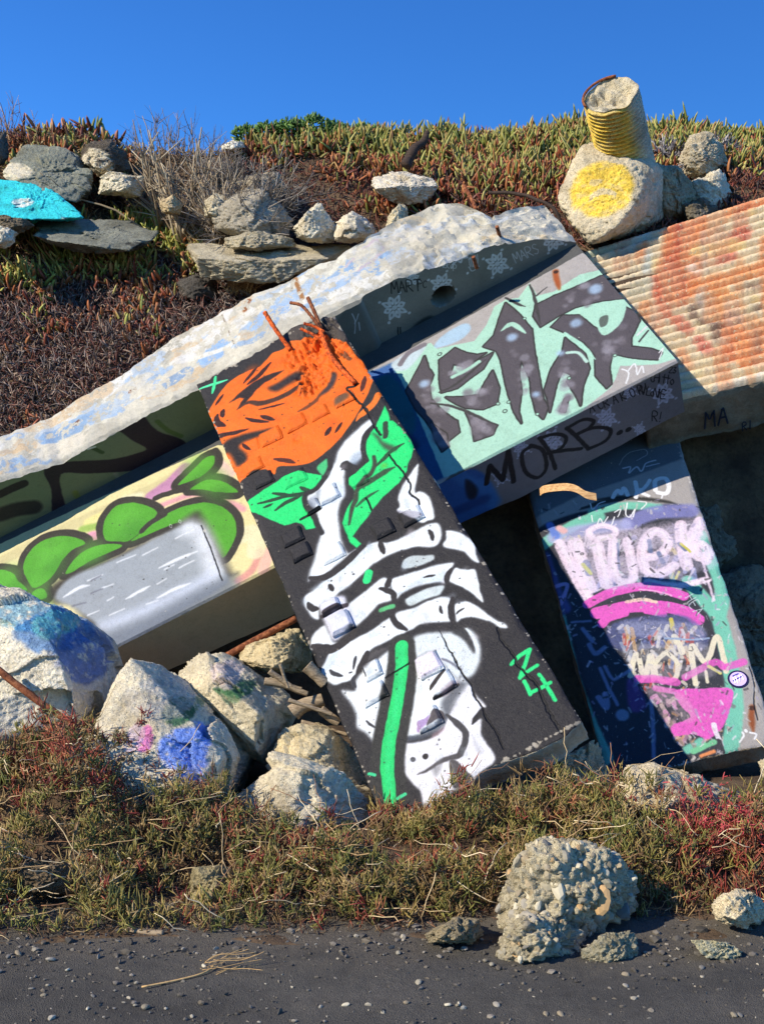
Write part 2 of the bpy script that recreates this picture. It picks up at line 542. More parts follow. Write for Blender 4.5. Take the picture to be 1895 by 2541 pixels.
FONT = {
 'A': [[(0, 0), (.45, 1), (.9, 0)], [(.2, .4), (.7, .4)]],
 'B': [[(0, 0), (0, 1), (.6, .95), (.65, .6), (0, .52)], [(0, .52), (.8, .45), (.75, .05), (0, 0)]],
 'C': [[(.85, .85), (.5, 1), (.1, .75), (.08, .3), (.45, 0), (.85, .15)]],
 'E': [[(.8, 1), (0, 1), (0, 0), (.85, 0)], [(0, .5), (.65, .5)]],
 'H': [[(0, 0), (0, 1)], [(.8, 0), (.8, 1)], [(0, .5), (.8, .5)]],
 'I': [[(.2, 0), (.2, 1)]],
 'K': [[(0, 0), (0, 1)], [(.8, 1), (0, .45), (.85, 0)]],
 'L': [[(0, 1), (0, 0), (.7, 0)]],
 'M': [[(0, 0), (.1, 1), (.45, .35), (.85, 1), (.95, 0)]],
 'N': [[(0, 0), (0, 1), (.8, 0), (.8, 1)]],
 'O': [[(.45, 1), (.08, .75), (.08, .25), (.45, 0), (.82, .25), (.82, .75), (.45, 1)]],
 'P': [[(0, 0), (0, 1), (.7, .95), (.75, .6), (0, .5)]],
 'R': [[(0, 0), (0, 1), (.7, .95), (.72, .6), (0, .5)], [(.2, .5), (.85, 0)]],
 'S': [[(.8, .88), (.4, 1), (.1, .75), (.45, .52), (.8, .3), (.45, 0), (.05, .12)]],
 'T': [[(0, 1), (.9, 1)], [(.45, 1), (.45, 0)]],
 'U': [[(0, 1), (.05, .25), (.4, 0), (.75, .25), (.8, 1)]],
 'Y': [[(0, 1), (.4, .55), (.8, 1)], [(.4, .55), (.4, 0)]],
 'e': [[(.1, .35), (.7, .4), (.6, .65), (.2, .6), (.1, .2), (.4, 0), (.75, .1)]],
 'k': [[(0, 0), (0, 1)], [(.6, .65), (0, .3), (.65, 0)]],
 'o': [[(.4, .6), (.1, .3), (.4, 0), (.7, .3), (.4, .6)]],
 'p': [[(0, -.3), (0, .6), (.6, .5), (.5, .1), (0, .1)]],
 'i': [[(.2, 0), (.2, .6)]],
 't': [[(.3, 1), (.3, 0)], [(0, .65), (.65, .65)]],
 '2': [[(.05, .8), (.4, 1), (.75, .75), (.05, 0), (.85, 0)]],
 '3': [[(.05, .95), (.7, .9), (.3, .55), (.75, .3), (.4, 0), (.02, .1)]],
 '!': [[(.2, .3), (.3, 1)], [(.15, 0), (.2, .05)]],
 '.': [[(.1, 0), (.15, .03)]],
}

# ================================================================== THE BIG CONCRETE PIECES
class Frame:
    """A tilted slab's own axes: a along, e up the slope, n out of the face."""
    def __init__(s, O, a, e):
        s.O = np.asarray(O, float); s.a = unit(a)
        e = np.asarray(e, float); e = e - s.a * (e @ s.a); s.e = unit(e); s.n = np.cross(s.a, s.e)
    def W(s, A, E, N):
        A, E, N = np.broadcast_arrays(np.asarray(A, float), np.asarray(E, float), np.asarray(N, float))
        return s.O + A[..., None] * s.a + E[..., None] * s.e + N[..., None] * s.n
    def on_n(s, px, N=0.0):          # photo points -> (A, E) on the plane n = N
        P = hit(px, s.O + s.n * N, s.n) - s.O
        return np.stack([P @ s.a, P @ s.e], 1)
    def on_e(s, px, E=0.0):          # photo points -> (A, N) on the plane e = E
        P = hit(px, s.O + s.e * E, s.e) - s.O
        return np.stack([P @ s.a, P @ s.n], 1)

def resample(P, n):
    P = np.asarray(P, float)
    L = np.concatenate([[0], np.cumsum(np.linalg.norm(np.diff(P, axis=0), axis=1))])
    t = np.linspace(0, L[-1], n)
    return np.stack([np.interp(t, L, P[:, k]) for k in range(P.shape[1])], 1)

_P0 = EYE * 0 + (at(955, 2035, 5.35)); _BR = at(1441, 1789, 5.34); _TL = at(488, 956, 7.63)
FR = Frame(_P0, _BR - _P0, _TL - _P0)

def patch_slab(name, fr, bottom, top, thick, nu, nv, canvas, mats, parent, disp, edge_amp=0.012, N0=0.0, seed=1):
    """A slab whose outline is given on its own face; the face is a fine grid, the sides and the back are rough concrete."""
    B = resample(bottom, nu); T = resample(top, nu)
    v = np.linspace(0, 1, nv)
    AE = B[:, None] * (1 - v)[None, :, None] + T[:, None] * v[None, :, None]
    A, E = AE[..., 0].ravel(), AE[..., 1].ravel()
    wob = np.stack([fbm(np.stack([AE[..., 0].ravel() * 9, AE[..., 1].ravel() * 9, np.full(A.size, seed * 3.)], 1), 4, seed + k_, .6) for k_ in (70, 71)], 1)
    uu_ = np.repeat(np.linspace(0, 1, nu)[:, None], nv, 1).ravel(); vv_ = np.repeat(v[None], nu, 0).ravel()
    wid = np.linalg.norm(B[-1] - B[0]); hei = np.linalg.norm(T[0] - B[0])
    de = np.minimum(np.minimum(uu_, 1 - uu_) * wid, np.minimum(vv_, 1 - vv_) * hei)
    near = 1 - sstep(0, .06, de)
    A = A + near * .010 * wob[:, 0]; E = E + near * .010 * wob[:, 1]
    cn = fbm(np.stack([A * 16, E * 16, A * 0 + seed], 1), 4, seed + 80, .6)
    N = N0 + disp(A, E) - (1 - sstep(0, .028, de)) * (.004 + .030 * np.clip(cn + .05, 0, 1))
    V = fr.W(A, E, N)
    F = grid_faces(nu, nv)
    idx = np.arange(nu * nv).reshape(nu, nv)
    loop = np.concatenate([idx[:-1, 0], idx[-1, :-1], idx[:0:-1, -1], idx[0, :0:-1]])
    m = len(loop)
    rings = 7
    Vs = [V]; Fs = [F]; mi = [np.zeros(len(F), int)]
    prev = loop; base = len(V)
    cA, cE = A.mean(), E.mean()
    for r in range(1, rings + 1):
        dep = thick * r / rings
        A2, E2 = A[loop], E[loop]
        P = fr.W(A2, E2, N[loop] - dep)
        rough = fbm(P * 9, 4, seed) * edge_amp * (1.5 if r > 1 else 0.3)
        out = np.stack([A2 - cA, E2 - cE], 1); out /= np.linalg.norm(out, axis=1)[:, None]
        P = P + rough[:, None] * (out[:, :1] * fr.a + out[:, 1:] * fr.e)
        Vs.append(P)
        cur = np.arange(m) + base; base += m
        Fs.append(np.stack([prev, cur, np.roll(cur, -1), np.roll(prev, -1)], 1))
        mi.append(np.ones(m, int))
        prev = cur
    V = np.concatenate(Vs)
    F = np.concatenate(Fs)
    flist = F.tolist() + [prev.tolist()]
    mi = np.concatenate(mi + [np.ones(1, int)])
    UV = np.zeros((len(V), 2)); UV[:nu * nv] = canvas.uv(A, E)
    me = mesh_from(name, V, flist, True, uv=UV, mat_idx=mi)
    return link(name, me, mats, parent)

def side_mat(name, base, dark=0.5):
    t = NT(name); v = t.coord('Object')
    c, big, fine = concrete_color(t, v, base, dark)
    mid = t.noise(v, 20, 6, 0.7)
    st = t.noise(v, 6, 6, 0.75, 0.8)
    c = t.mix(0.5, c, t.ramp(st, [(0.3, (0.45, 0.40, 0.34)), (0.55, (1, 1, 1))]), 'MULTIPLY')
    t.l(c, t.b.inputs['Base Color']); t.b.inputs['Roughness'].default_value = 0.93
    b = t.bump(mid, 0.8, 0.02); b = t.bump(fine, 0.6, 0.006, b)
    t.l(b, t.b.inputs['Normal'])
    return t.m

SIDE = side_mat("broken_concrete_edge", lin((178, 168, 148)))
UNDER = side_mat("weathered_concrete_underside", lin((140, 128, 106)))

# ------------------------------------------------------------------ slab with the skeleton hand and rose
ORA, GRN, WHT, BLK, DRED = (255, 112, 8), (22, 226, 118), (240, 246, 247), (38, 36, 39), (52, 10, 6)
mc = Canvas(lambda p: FR.on_n(p), -0.12, 1.25, -0.15, 3.72, 3.0)
_st = mc.stroke
mc.stroke = lambda pts, w, col, *a_, **k_: _st(pts, w * (1.45 if w < 60 and sum(col[:3]) < 330 else 1.0), col, *a_, **k_)
_po = mc.poly
def _poly(pts, col, soft=3, a=1.0, *r_, **k_):
    wh = sum(col[:3]) > 650 and a > .9
    if wh: _po(pts, (140, 144, 150), soft * 6, .5, *r_, **k_)      # overspray mist round the white
    return _po(pts, col, soft * (2.6 if wh else 1.6), a, *r_, **k_)
mc.poly = _poly
mc.fill(BLK)
Z1, ZA, ZB, ZC, ZD = (450, 760, 2.753), (480, 800, 5.507), (740, 780, 5.507), (560, 1080, 5.507), (840, 1000, 5.507)
ZE, ZF, ZG, ZH, Z2, Z3 = (740, 1280, 5.507), (980, 1280, 5.507), (780, 1560, 5.507), (960, 1560, 5.033), (650, 1260, 2.753), (750, 1560, 2.36)
# worn charcoal patches
mc.zoom(0, 0, 1)
for k in range(60):
    x, y = rng.uniform(500, 1440), rng.uniform(800, 2020)
    mc.dot(x, y, rng.uniform(10, 40), (66, 60, 58) if k % 2 else (40, 38, 42), a=0.25, soft=30)
# grey sand-through at the top end
mc.zoom(*Z1).poly([(640, 200), (760, 110), (900, 60), (1040, 60), (1130, 210), (1040, 230), (930, 190), (820, 230), (740, 240)], (86, 76, 68), 30, 0.8, rough=0.2)
# rose
mc.poly([(165, 755), (200, 690), (270, 580), (350, 500), (440, 450), (530, 415), (580, 365), (625, 318), (700, 290), (740, 240), (830, 230), (930, 178), (1000, 200), (1090, 230), (1150, 270), (1180, 320), (1230, 370), (1305, 480), (1290, 560), (1240, 660), (1200, 740), (1120, 860), (1040, 950), (960, 1020), (880, 1070), (770, 1092), (660, 1098), (635, 1150), (570, 1115), (470, 1155), (375, 1212), (338, 1150), (290, 1010), (245, 930), (212, 865)], ORA, 6)
for k in range(40):
    x, y = rng.uniform(250, 1200), rng.uniform(300, 1050)
    if ((x - 720) / 540) ** 2 + ((y - 680) / 400) ** 2 < 0.8:
        mc.dot(x, y, rng.uniform(15, 60), (255, 124, 30) if k % 2 else (240, 92, 4), a=0.35, soft=50)
mc.poly([(215, 880), (330, 858), (460, 838), (400, 868), (330, 884), (225, 905)], DRED, 6)
mc.poly([(262, 965), (330, 908), (420, 880), (540, 850), (630, 838), (500, 900), (425, 928), (395, 965), (440, 1010), (445, 1055), (385, 1095), (360, 1060), (330, 1010), (290, 1000)], (32, 24, 26), 22)
mc.poly([(455, 1160), (500, 1130), (580, 1120), (632, 1165), (500, 1210), (460, 1240), (400, 1250), (385, 1222)], BLK, 5)
mc.zoom(*ZA)
mc.poly([(485, 1100), (620, 970), (800, 830), (1000, 720), (1240, 650), (1120, 740), (980, 820), (860, 920), (800, 1000), (720, 1090), (640, 1170), (590, 1195), (650, 1090), (690, 1040), (630, 1025), (560, 1060)], (36, 20, 22), 16, smooth=False)
mc.poly([(1020, 900), (1150, 830), (1300, 730), (1400, 680), (1490, 680), (1450, 760), (1300, 850), (1130, 945)], (44, 32, 36), 50)
mc.stroke([(640, 1150), (760, 1095), (900, 1110), (1100, 1060), (1300, 970), (1440, 860), (1510, 800)], 48, (70, 38, 24), 26, taper=(.4, .3))
for P, w in (([(690, 830), (800, 700), (870, 610)], 28), ([(740, 845), (900, 720), (1050, 550)], 40), ([(300, 1130), (350, 1060), (405, 985)], 26),
             ([(330, 1260), (312, 1330), (350, 1390), (430, 1415)], 50), ([(410, 1190), (395, 1240), (400, 1290)], 38), ([(890, 1195), (1060, 1160), (1240, 1110)], 18),
             ([(710, 1310), (850, 1350), (1020, 1365)], 32), ([(920, 1285), (1010, 1310), (1100, 1335)], 38), ([(1430, 1000), (1540, 920)], 20)):
    mc.stroke(P, w, DRED, 8, taper=(.35, .35))
mc.zoom(*ZB)
mc.poly([(470, 800), (525, 830), (490, 950), (400, 1060), (270, 1130), (320, 1060), (400, 960)], (60, 46, 52), 34)
mc.stroke([(910, 860), (890, 950), (860, 1050)], 42, (80, 26, 10), 14, taper=(.4, .3))
mc.stroke([(0, 1330), (120, 1270), (230, 1190), (300, 1100)], 34, (96, 50, 22), 24, taper=(.4, .3), a=.85)
mc.stroke([(590, 1490), (545, 1560), (500, 1625)], 30, DRED, 8, taper=(.5, .3)); mc.stroke([(440, 1555), (400, 1620), (370, 1660)], 40, DRED, 8, taper=(.5, .3))
mc.stroke([(600, 530), (700, 610)], 40, (110, 66, 40), 24, a=.8)
mc.poly([(500, 1200), (560, 1130), (640, 1090), (700, 1120), (660, 1180), (520, 1260)], (84, 70, 60), 40, .85)
mc.zoom(*ZC)
mc.stroke([(660, 330), (800, 345), (950, 380)], 42, (84, 28, 8), 10, taper=(.4, .3)); mc.stroke([(230, 120), (280, 170), (340, 210)], 28, DRED, 8, taper=(.4, .3))
mc.zoom(*ZB).stroke([(1085, 1105), (1025, 1220), (930, 1310), (840, 1390), (790, 1460)], 86, (250, 122, 30), 18, taper=(1, .2))
mc.zoom(*ZA).stroke([(72, 912), (250, 852), (462, 786)], 34, (86, 240, 170), 8, taper=(.5, .5)).stroke([(302, 742), (284, 850), (256, 968)], 38, (60, 232, 150), 8, taper=(.7, .5))
# finger bones (white) behind and below the leaves
mc.zoom(*Z1).poly([(1290, 775), (1302, 830), (1245, 890), (1235, 960), (1240, 1010), (1200, 1060), (1130, 1090), (1112, 1150), (1112, 1210), (1116, 1290), (1082, 1350), (1070, 1420), (1075, 1500), (1092, 1600), (1136, 1690), (1190, 1666), (1111, 1726), (1031, 1796), (951, 1866), (880, 1858), (868, 1878), (880, 1806), (911, 1726), (926, 1646), (951, 1556), (930, 1500), (921, 1400), (880, 1340), (848, 1312), (900, 1270), (970, 1200), (1012, 1120), (1050, 1060), (1064, 1000), (1112, 930), (1182, 860)], WHT, 12)
mc.poly([(1180, 1010), (1238, 1000), (1210, 1070), (1130, 1110)], (150, 168, 190), 30, .7)
mc.zoom(*Z1).stroke([(1115, 1085), (1150, 1105), (1180, 1120)], 42, BLK, 12)
mc.poly([(895, 1300), (960, 1260), (935, 1370), (870, 1400), (850, 1350)], (150, 160, 176), 20, .7)
mc.poly([(1060, 1200), (1100, 1210), (1115, 1290), (1080, 1320), (985, 1370), (960, 1350), (1060, 1300)], (200, 214, 232), 22, .6)
mc.zoom(*ZD).poly([(1080, 835), (1078, 960), (1052, 1100), (1042, 1230), (1110, 1212), (1232, 1290), (1295, 1480), (1295, 1580), (1220, 1605), (1150, 1640), (1040, 1600), (900, 1520), (798, 1468), (832, 1410), (808, 1320), (832, 1230), (870, 1130), (960, 1000)], WHT, 14)
mc.poly([(800, 1470), (960, 1500), (1150, 1540), (1060, 1610), (900, 1560)], (178, 176, 190), 20, .8)
# leaves
mc.zoom(*ZC).poly([(232, 945), (500, 760), (720, 620), (800, 560), (1000, 500), (1150, 518), (1305, 550), (1310, 595), (1200, 740), (1110, 790), (1050, 880), (1050, 930), (1130, 1050), (1172, 1130), (1232, 1270), (1100, 1292), (1040, 1220), (960, 1200), (800, 1240), (640, 1170), (480, 1100), (300, 1030)], GRN, 10, smooth=False)
mc.poly([(1250, 430), (1392, 318), (1402, 430), (1332, 552), (1270, 500)], (70, 214, 130), 18, .9)
for P, w in (([(440, 940), (640, 890), (820, 840), (1110, 775)], 32), ([(640, 795), (760, 812), (900, 825), (1100, 775)], 36), ([(520, 992), (600, 960), (640, 938)], 24), ([(680, 1028), (800, 940), (960, 860), (1090, 790)], 38), ([(1020, 712), (1090, 748), (1160, 762)], 36)):
    mc.stroke(P, w, (18, 66, 40), 10, taper=(.5, .3))
mc.stroke([(1420, 330), (1420, 440), (1340, 600), (1230, 740), (1110, 800), (1075, 880), (1120, 1000), (1200, 1100), (1250, 1220), (1310, 1340)], 66, BLK, 26)
mc.zoom(*ZD).poly([(625, 42), (672, 120), (702, 240), (742, 240), (862, 360), (1015, 540), (1012, 640), (992, 740), (950, 830), (930, 930), (820, 1100), (600, 1290), (460, 1460), (409, 1542), (249, 1732), (189, 1822), (312, 1925), (249, 1985), (149, 1912), (99, 1772), (45, 1640), (60, 1590), (110, 1440), (200, 1320), (240, 1250), (200, 1180), (140, 1120), (140, 1050), (200, 980), (330, 870), (400, 800), (380, 730), (370, 640), (380, 520), (440, 410), (500, 330), (540, 240), (590, 130)], GRN, 14, smooth=False)
mc.stroke([(460, 330), (360, 450), (330, 600), (350, 720), (380, 790)], 60, BLK, 20)
DG = (40, 62, 46)
mc.stroke([(635, 275), (642, 380), (635, 465)], 62, DG, 16); mc.poly([(470, 425), (540, 455), (620, 540), (770, 600), (780, 655), (700, 665), (600, 600)], (66, 70, 54), 44, .9)
mc.stroke([(890, 555), (720, 660), (640, 740), (550, 830), (515, 860)], 38, (24, 78, 44), 10, taper=(.3, .6)); mc.stroke([(480, 740), (490, 850), (440, 960), (350, 1060), (250, 1200), (230, 1330), (180, 1450), (140, 1660)], 62, (52, 64, 48), 28, taper=(.8, .4))
mc.stroke([(300, 1160), (450, 1060), (620, 950), (760, 880)], 54, (44, 78, 50), 24, taper=(.6, .3)); mc.stroke([(240, 1420), (370, 1300), (540, 1200)], 30, (30, 96, 56), 10, taper=(.5, .3))
mc.dot(620, 860, 40, (120, 190, 60), a=.6, soft=60)
# finger 1
mc.zoom(*Z2)
mc.poly([(285, 640), (300, 600), (360, 560), (420, 510), (500, 460), (560, 410), (640, 340), (720, 262), (780, 236), (850, 240), (920, 220), (1000, 180), (1080, 140), (1150, 108), (1195, 108), (1218, 140), (1224, 190), (1215, 225), (1190, 258), (1140, 270), (1050, 266), (960, 290), (860, 330), (760, 390), (680, 460), (600, 530), (530, 580), (470, 630), (420, 650), (390, 700), (382, 765), (340, 745), (300, 690)], WHT, 8)
mc.poly([(330, 560), (500, 450), (700, 290), (780, 250), (700, 340), (560, 440), (420, 540)], (205, 220, 228), 30, .5)
mc.zoom(*ZF).poly([(700, 203), (850, 228), (980, 288), (1052, 350), (1098, 430), (1098, 520), (1124, 590), (1140, 645), (1080, 632), (1000, 560), (950, 500), (880, 480), (780, 462), (690, 442), (652, 400), (690, 320), (690, 250)], WHT, 14)
mc.poly([(130, 595), (250, 545), (400, 545), (516, 538), (528, 600), (450, 640), (320, 690), (160, 722), (85, 705)], (196, 206, 206), 24)
mc.poly([(140, 1140), (260, 1080), (400, 1010), (560, 965), (665, 958), (640, 1030), (600, 1080), (480, 1120), (330, 1180), (220, 1228), (160, 1205)], (214, 226, 226), 14)
# finger 2
mc.zoom(*Z2)
mc.poly([(575, 680), (640, 620), (720, 560), (780, 510), (830, 480), (862, 500), (872, 560), (892, 620), (870, 642), (800, 660), (740, 720), (680, 780), (640, 805), (600, 740)], WHT, 8)
mc.poly([(880, 498), (940, 470), (1000, 450), (1100, 420), (1200, 390), (1302, 376), (1288, 420), (1262, 480), (1257, 512), (1200, 506), (1130, 520), (1040, 545), (960, 580), (920, 620), (905, 600), (888, 560)], WHT, 8)
mc.poly([(1040, 500), (1150, 470), (1250, 440), (1250, 505), (1130, 515), (960, 575), (920, 600)], (200, 216, 228), 30, .6)
mc.poly([(326, 940), (348, 870), (420, 805), (452, 850), (482, 915), (525, 925), (470, 962), (400, 932), (365, 930), (336, 965)], WHT, 8)
mc.zoom(*ZF).poly([(815, 718), (900, 735), (1000, 740), (1082, 745), (1112, 830), (1142, 930), (1152, 1010), (1184, 1100), (1202, 1185), (1130, 1130), (1060, 1070), (980, 1010), (880, 960), (790, 930), (735, 890), (760, 820)], WHT, 12)
# finger 3
mc.zoom(*Z2).poly([(915, 720), (980, 698), (1050, 680), (1130, 640), (1230, 608), (1287, 630), (1287, 700), (1292, 772), (1230, 780), (1150, 785), (1070, 800), (1020, 832), (980, 832), (930, 800), (903, 760)], WHT, 8)
mc.zoom(*ZG).poly([(86, 590), (150, 440), (230, 300), (340, 230), (480, 180), (620, 110), (804, 8), (964, -112), (1064, -172), (1064, -72), (1144, 8), (1304, 0), (1180, 82), (1050, 142), (900, 222), (820, 262), (740, 330), (690, 440), (640, 540), (560, 632), (510, 702), (380, 742), (258, 772), (140, 680)], WHT, 14)
mc.poly([(100, 580), (200, 380), (330, 300), (300, 420), (240, 520)], (196, 210, 224), 50, .6)
mc.zoom(*ZF).poly([(800, 1230), (860, 1188), (960, 1172), (1060, 1200), (1160, 1270), (1260, 1350), (1380, 1430), (1500, 1480), (1534, 1534), (1430, 1532), (1330, 1460), (1200, 1420), (1060, 1390), (980, 1390), (900, 1410), (838, 1452), (820, 1390), (800, 1300)], WHT, 14)
# palm
mc.zoom(*ZG).poly([(840, 440), (1025, 305), (1042, 500), (1042, 700), (1050, 940), (1000, 1050), (960, 1200), (930, 1370), (880, 1600), (800, 1545), (700, 1440), (585, 1350), (570, 1180), (500, 1020), (372, 850), (548, 850), (560, 720), (660, 590), (760, 500)], WHT, 26)
mc.poly([(700, 420), (800, 310), (900, 270), (1010, 260), (900, 340), (780, 440), (720, 560)], (96, 92, 92), 50, .7)
mc.zoom(*ZH)
mc.poly([(325, 130), (480, 62), (650, 48), (800, 50), (930, 110), (1010, 200), (1080, 300), (1085, 100), (975, -5), (1085, 60), (1145, 180), (1164, 320), (1142, 450), (1080, 562), (1000, 615), (920, 600), (880, 640), (720, 480), (560, 300), (400, 360), (330, 395)], (222, 230, 232), 26)
mc.poly([(950, 10), (1000, 60), (1060, 180), (1090, 300), (1040, 240), (940, 120), (820, 60), (860, 20)], (58, 58, 60), 40, .95)
mc.stroke([(985, 5), (1060, 90), (1110, 220), (1130, 330)], 44, (236, 246, 248), 24, taper=(.4, .6))
mc.poly([(285, 420), (262, 700), (222, 900), (180, 1150), (145, 1345), (300, 1352), (420, 1332), (560, 1300), (700, 1230), (740, 1100), (900, 850), (1010, 700), (935, 610), (880, 640), (720, 480), (560, 300), (400, 360)], WHT, 20)
mc.poly([(765, 1085), (860, 900), (1010, 700), (1095, 820), (1225, 960), (1180, 1015), (1060, 1190), (1172, 1130), (1168, 1320), (1245, 1440), (1345, 1640), (1150, 1800), (1060, 1900), (830, 2030), (650, 2150), (480, 2240), (420, 2040), (330, 1950), (200, 1800), (76, 1702), (108, 1440), (300, 1430), (520, 1380), (690, 1280)], (238, 238, 242), 16)
mc.poly([(880, 670), (740, 830), (670, 950), (730, 1090), (780, 1060), (850, 910), (990, 690)], (84, 86, 94), 60, .85)
mc.stroke([(720, 1100), (640, 1240), (480, 1330), (300, 1370), (130, 1400)], 70, (74, 80, 92), 50, a=.8)
mc.stroke([(750, 1080), (850, 1170), (930, 1240), (975, 1310), (965, 1440), (910, 1575)], 54, (66, 64, 66), 20, taper=(.4, 1))
mc.poly([(915, 1560), (800, 1580), (650, 1640), (500, 1750), (370, 1830), (500, 1795), (640, 1705), (760, 1655), (905, 1622)], (70, 66, 68), 18, .95)
mc.poly([(785, 1650), (860, 1650), (960, 1750), (1075, 1885), (960, 1950), (830, 1995), (800, 1850), (776, 1740)], (84, 80, 80), 16)
mc.stroke([(800, 1680), (830, 1800), (850, 1960)], 26, (120, 116, 114), 16, a=.6)
mc.poly([(560, 1750), (680, 1690), (650, 1800), (600, 1850)], (120, 118, 120), 50, .6)
mc.dot(320, 1640, 31, (48, 44, 44), soft=8); mc.dot(475, 1600, 25, (48, 44, 44), soft=8)
mc.stroke([(1190, 1010), (1130, 1090), (1065, 1190)], 46, BLK, 20, taper=(.8, .3)); mc.stroke([(690, 380), (780, 420), (920, 515)], 30, (120, 122, 136), 24)
mc.poly([(600, 1030), (690, 1030), (722, 1135), (640, 1170), (510, 1250), (560, 1130)], (72, 64, 66), 12, .9)
mc.poly([(385, 1200), (500, 1150), (560, 1110), (500, 1240), (380, 1300)], (170, 140, 190), 14, .9)
mc.stroke([(560, 770), (640, 650), (710, 545)], 34, (52, 46, 44), 10); mc.stroke([(590, 885), (760, 800), (885, 705)], 26, (36, 34, 34), 8)
mc.poly([(310, 420), (480, 330), (560, 300), (700, 470), (440, 640), (380, 540)], (240, 226, 240), 20, .8)
mc.poly([(690, 780), (860, 660), (880, 690), (720, 850)], (150, 128, 140), 40, .6)
mc.stroke([(150, 1330), (200, 1310)], 40, (230, 150, 130), 40, a=.6); mc.stroke([(580, 1340), (700, 1260)], 50, (238, 190, 200), 60, a=.4)
mc.poly([(1060, 1330), (1110, 1420), (1180, 1540), (1140, 1560), (1080, 1450)], (150, 150, 156), 60, .5)
mc.zoom(0, 0, 1).poly([(795, 1515), (810, 1490), (850, 1480), (860, 1500), (880, 1545), (870, 1560), (830, 1590), (812, 1560)], (226, 226, 240), 5); mc.stroke([(800, 1530), (830, 1512), (858, 1502)], 8, (50, 40, 50), 3)
mc.zoom(0, 0, 1)
for k in range(420):                                # thin grey-blue coats and rubbed patches inside the white
    x, y = rng.uniform(620, 1400), rng.uniform(1040, 2020)
    T_, _k = mc.tex([(x, y)]); i_, j_ = int(T_[0, 1]), int(T_[0, 0])
    if 0 <= i_ < mc.h and 0 <= j_ < mc.w and mc.a[i_, j_, :3].min() > .75:
        mc.stroke([(x, y), (x + rng.uniform(-16, 16), y + rng.uniform(-16, 16))], rng.uniform(5, 18), [(186, 200, 212), (200, 208, 214), (214, 206, 212), (170, 180, 190)][k % 4], 14, a=rng.uniform(.15, .45), rough=.1)
# small dark strokes on the bones
mc.zoom(*Z2)
for P, w in (([(805, 232), (815, 270), (832, 312)], 24), ([(1140, 155), (1158, 190), (1164, 220)], 20), ([(460, 530), (472, 545), (484, 566)], 22), ([(315, 655), (340, 690), (378, 692)], 28), ([(1100, 478), (1140, 468), (1178, 462)], 11),
             ([(872, 485), (862, 515), (848, 550)], 26), ([(805, 555), (850, 568), (895, 590), (897, 650)], 26), ([(1212, 675), (1218, 700), (1228, 722)], 14), ([(1325, 728), (1345, 708), (1378, 688)], 9),
             ([(930, 690), (900, 700), (888, 740), (920, 795), (985, 832)], 28), ([(1290, 420), (1262, 470), (1262, 520)], 24), ([(1297, 620), (1290, 700), (1300, 790)], 30), ([(340, 945), (420, 960), (480, 965), (560, 920), (640, 840)], 40),
             ([(720, 990), (690, 1060), (650, 1130)], 34), ([(640, 1020), (632, 1050), (625, 1080)], 12), ([(330, 480), (420, 480), (520, 420), (620, 330), (700, 260)], 34)):
    mc.stroke(P, w, (44, 40, 42), 9, taper=(.5, .5))
mc.zoom(*ZG)
for P, w in (([(215, 570), (270, 620), (380, 650)], 38), ([(565, 385), (540, 470), (530, 560)], 26), ([(475, 602), (510, 592)], 26), ([(705, 1270), (760, 1320), (830, 1365)], 24), ([(675, 560), (710, 670)], 30), ([(560, 640), (520, 720), (560, 800)], 40)):
    mc.stroke(P, w, (56, 56, 62), 10, taper=(.5, .4))
# stem, initials, drips
mc.zoom(0, 0, 1)
stem = [(996, 1604), (996, 1651), (992, 1690), (984, 1742), (974, 1796), (964, 1850), (960, 1910), (965, 1957), (967, 1997), (960, 2036)]
mc.stroke(stem, 58, (46, 46, 44), 9, taper=(.8, .9)); mc.stroke(stem, 33, (24, 214, 112), 3, taper=(1, .8))
mc.stroke([(x + 1, y) for x, y in stem], 12, (60, 240, 150), 12, a=.35)
mc.zoom(*Z3)
GN = (34, 226, 128)
mc.stroke([(1222, 208), (1270, 160), (1328, 122), (1300, 210), (1272, 288)], 24, GN, 6, smooth=False); mc.stroke([(1272, 288), (1325, 245), (1372, 215)], 24, GN, 6)
mc.stroke([(1298, 310), (1318, 350), (1334, 384)], 26, GN, 6); mc.stroke([(1334, 380), (1390, 350), (1450, 318)], 24, GN, 6); mc.stroke([(1384, 270), (1430, 340), (1478, 418)], 24, GN, 6)
mc.stroke([(388, 852), (425, 858)], 18, (60, 220, 150), 5); mc.stroke([(558, 998), (598, 972)], 20, (60, 220, 150), 5)
mc.zoom(*ZE).stroke([(960, 790), (935, 880)], 110, GN, 14); mc.stroke([(1130, 1292), (1210, 1262), (1290, 1240)], 62, (90, 190, 120), 26)
# cracks: grooves, with their inner shade painted in as dark lines
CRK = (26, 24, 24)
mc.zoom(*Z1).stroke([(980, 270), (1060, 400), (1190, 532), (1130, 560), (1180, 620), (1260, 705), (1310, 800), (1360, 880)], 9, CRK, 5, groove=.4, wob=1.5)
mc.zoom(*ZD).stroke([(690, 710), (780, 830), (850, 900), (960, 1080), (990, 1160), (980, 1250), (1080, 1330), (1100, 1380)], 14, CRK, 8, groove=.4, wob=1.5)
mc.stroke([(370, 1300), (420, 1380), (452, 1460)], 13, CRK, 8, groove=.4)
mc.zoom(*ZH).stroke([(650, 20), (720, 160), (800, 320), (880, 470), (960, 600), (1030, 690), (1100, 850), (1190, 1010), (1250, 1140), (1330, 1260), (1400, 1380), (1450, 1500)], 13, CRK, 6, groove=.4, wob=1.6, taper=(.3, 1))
mc.zoom(*Z3).stroke([(1140, 0), (1170, 80), (1230, 150), (1270, 230), (1340, 300), (1390, 370), (1430, 460), (1470, 540), (1520, 610)], 9, CRK, 6, groove=.4, wob=2)
